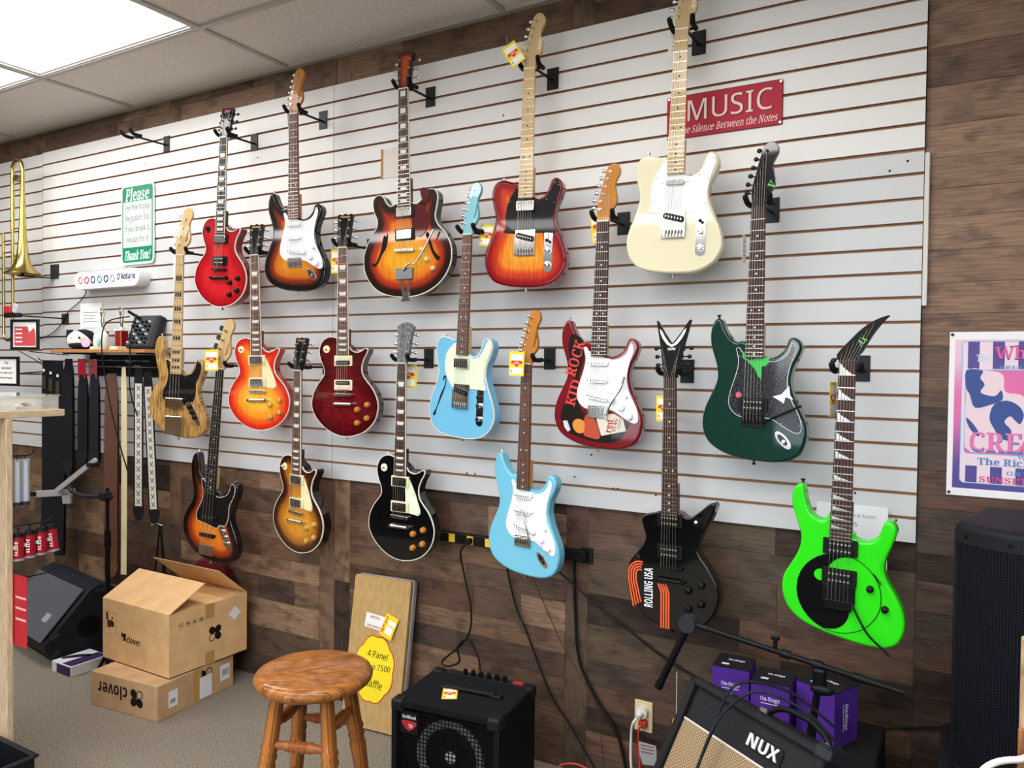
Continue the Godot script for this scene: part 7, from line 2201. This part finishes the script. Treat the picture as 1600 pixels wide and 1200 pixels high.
	gpart(t, "pole", steel, func(m: MB):
		m.cyl(Vector3(0, 0.05, 0), Vector3(0.075, 0.72, 0), 0.0095, -1, 12)
		m.cyl(Vector3(0.045, 0.45, 0), Vector3(0.066, 0.64, 0), 0.013, 0.012, 14))
	for k in 3:
		gpart(t, "leg", steel, func(m: MB):
			var a := TAU * k / 3.0 + 0.3
			m.cyl(Vector3(0.01, 0.12, 0), Vector3(cos(a) * 0.14, 0.008, sin(a) * 0.08), 0.008, -1, 10))
	gpart(t, "clutch", steel, func(m: MB):
		m.bbox(piv + Vector3(-0.004, -0.024, 0), Vector3(0.034, 0.05, 0.03), 0.006)
		m.ball(piv + Vector3(0.006, -0.05, 0.02), Vector3(0.032, 0.014, 0.012), 14))
	var left := Vector3(4.33, 0.84, 0.5) - Vector3(4.6, 0, 0.5)
	var right := Vector3(4.885, 0.762, 0.5) - Vector3(4.6, 0, 0.5)
	gpart(t, "boom", steel, func(m: MB):
		m.cyl(left, right, 0.0078, -1, 12)
		m.cyl(left.lerp(right, 0.80), right, 0.0125, 0.005, 12))
	for f in [0.06, 0.47, 0.62, 0.8]:
		gpart(t, "collar", steel, func(m: MB): m.cyl(left.lerp(right, f - 0.022), left.lerp(right, f + 0.022), 0.0125 if f > 0.1 else 0.01, -1, 14))
	gpart(t, "thumb_screw", steel, func(m: MB):
		m.cyl(left.lerp(right, 0.42), left.lerp(right, 0.42) + Vector3(0, 0.03, 0), 0.006, -1, 10)
		m.bbox(left.lerp(right, 0.42) + Vector3(0, 0.036, 0), Vector3(0.024, 0.014, 0.01), 0.003))
	gpart(t, "hinge_disc", mat("2b2d31", 0.5), func(m: MB): m.cyl(left + Vector3(-0.014, 0.0, -0.014), left + Vector3(-0.014, 0.0, 0.016), 0.026, 0.025, 28))
	gpart(t, "short_tube", steel, func(m: MB):
		m.cyl(left + Vector3(-0.016, -0.015, 0.0), left + Vector3(-0.10, -0.205, 0.0), 0.0105, -1, 12)
		m.cyl(left + Vector3(-0.094, -0.19, 0.0), left + Vector3(-0.102, -0.209, 0.0), 0.0125, -1, 12))
	t = thing("stand_tag", "yellow tag on a white string tied to the boom stand", "price tag", Vector3(4.285, 0.50, 0.5))
	gpart(t, "string", mat("e6e3da", 0.8), func(m: MB): m.cyl(Vector3(0, 0.055, 0), Vector3(0.0, 0.19, 0.0), 0.001, -1, 5))
	gpart(t, "card", mat("dfb93c", 0.5), func(m: MB): m.box(Vector3(0, 0, 0), Vector3(0.008, 0.11, 0.05)))

	# large loudspeaker on a subwoofer
	t = thing("subwoofer", "black subwoofer cabinet under the large loudspeaker", "loudspeaker", Vector3(5.19, 0.0, 0.30))
	gpart(t, "cabinet", mat("17181b", 0.7), func(m: MB): m.bbox(Vector3(0, 0.27, 0), Vector3(0.46, 0.54, 0.46), 0.01))
	t = thing("loudspeaker", "tall black loudspeaker with perforated grille at the right edge", "loudspeaker", Vector3(5.185, 0.541, 0.30), "", Basis(UP, -0.1))
	var arc := PackedVector2Array([Vector2(0.15, 0.2), Vector2(-0.15, 0.2)])
	for i in 17:
		var a := lerpf(-0.86, 0.86, i / 16.0)
		arc.append(Vector2(sin(a) * 0.25, 0.055 - cos(a) * 0.25))
	gpart(t, "cabinet", mat("191a1f", 0.6), func(m: MB):
		m.xf = Transform3D(Basis(Vector3.RIGHT, -PI / 2), Vector3.ZERO)
		m.ext(arc, 0.0, 0.655, 0.02, 3))
	var gb := MB.new()
	for i in 17:
		var a := lerpf(-0.8, 0.8, i / 16.0)
		for y in [0.03, 0.605]:
			gb.vert(Vector3(sin(a) * 0.2525, y, cos(a) * 0.2525 - 0.055), Vector3(sin(a), 0, cos(a)), Vector2(a * 0.25, -y))
	for i in 16:
		gb.face(2 * i, 2 * i + 1, 2 * i + 2)
		gb.face(2 * i + 1, 2 * i + 3, 2 * i + 2)
	commit(gb, "grille", perforated(), t)
	gpart(t, "badge", mat("33353b", 0.4), func(m: MB): m.box(Vector3(-0.02, 0.07, 0.198), Vector3(0.04, 0.04, 0.006)))
	for k in 3:
		gpart(t, "screw", mat("0e0f12", 0.4), func(m: MB):
			var a := -0.7 + 0.45 * k
			m.cyl(Vector3(sin(a) * 0.245, 0.622, cos(a) * 0.245 - 0.055), Vector3(sin(a) * 0.254, 0.622, cos(a) * 0.254 - 0.055), 0.005, 0.004, 8))
	# pale wooden upright and white cable at the lower right corner
	t = thing("wooden_upright", "pale wooden board standing at the lower right edge of the picture", "board", Vector3(5.165, 0.0, 1.0))
	gpart(t, "plank", tmat("d9b48a", tex.plank_up, Vector3(1.2, 1.2, 1), 0.55), func(m: MB): m.bbox(Vector3(0, 0.548, 0), Vector3(0.12, 1.096, 0.02), 0.003))
	gpart(t, "edge_strip", tmat("b06f42", tex.plank_up, Vector3(1.2, 1.2, 1), 0.5), func(m: MB): m.bbox(Vector3(-0.055, 0.48, 0.012), Vector3(0.014, 0.9, 0.01), 0.002))
	cable([Vector3(5.02, 0.8, 1.1), Vector3(5.05, 0.868, 1.08), Vector3(5.1, 0.885, 1.05), Vector3(5.16, 0.87, 1.02), Vector3(5.2, 0.6, 1.03), Vector3(5.2, 0.006, 1.06)], 0.006, mat("e6e4de", 0.5), "white cable curving over the wooden board at the lower right corner")


func grille_cloth() -> StandardMaterial3D:
	# basket weave of tan and black threads
	var im := Image.create(64, 64, false, Image.FORMAT_RGB8)
	for y in 64:
		for x in 64:
			var u := x % 16
			var v := y % 16
			var over := (int(x / 16.0) + int(y / 16.0)) % 2 == 0
			var c := Color("c9ae85") if over else Color("a88c66")
			if u < 3 or v < 3:
				c = Color("2c241d")
			im.set_pixel(x, y, c)
	var m := StandardMaterial3D.new()
	m.albedo_texture = ImageTexture.create_from_image(im)
	m.uv1_triplanar = true
	m.uv1_scale = Vector3(45, 45, 45)
	m.roughness = 0.8
	return m


func perforated() -> StandardMaterial3D:
	# fine round perforation in black sheet
	var im := Image.create(32, 32, false, Image.FORMAT_RGB8)
	for y in 32:
		for x in 32:
			var r := Vector2(fposmod(x, 16.0) - 8.0, fposmod(y + (8.0 if int(x / 16.0) % 2 else 0.0), 16.0) - 8.0).length()
			im.set_pixel(x, y, Color("040405") if r < 5.0 else Color("1c1e24"))
	var m := StandardMaterial3D.new()
	m.albedo_texture = ImageTexture.create_from_image(im)
	m.uv1_scale = Vector3(70, 70, 1)
	m.metallic_specular = 0.15
	m.roughness = 0.55
	return m
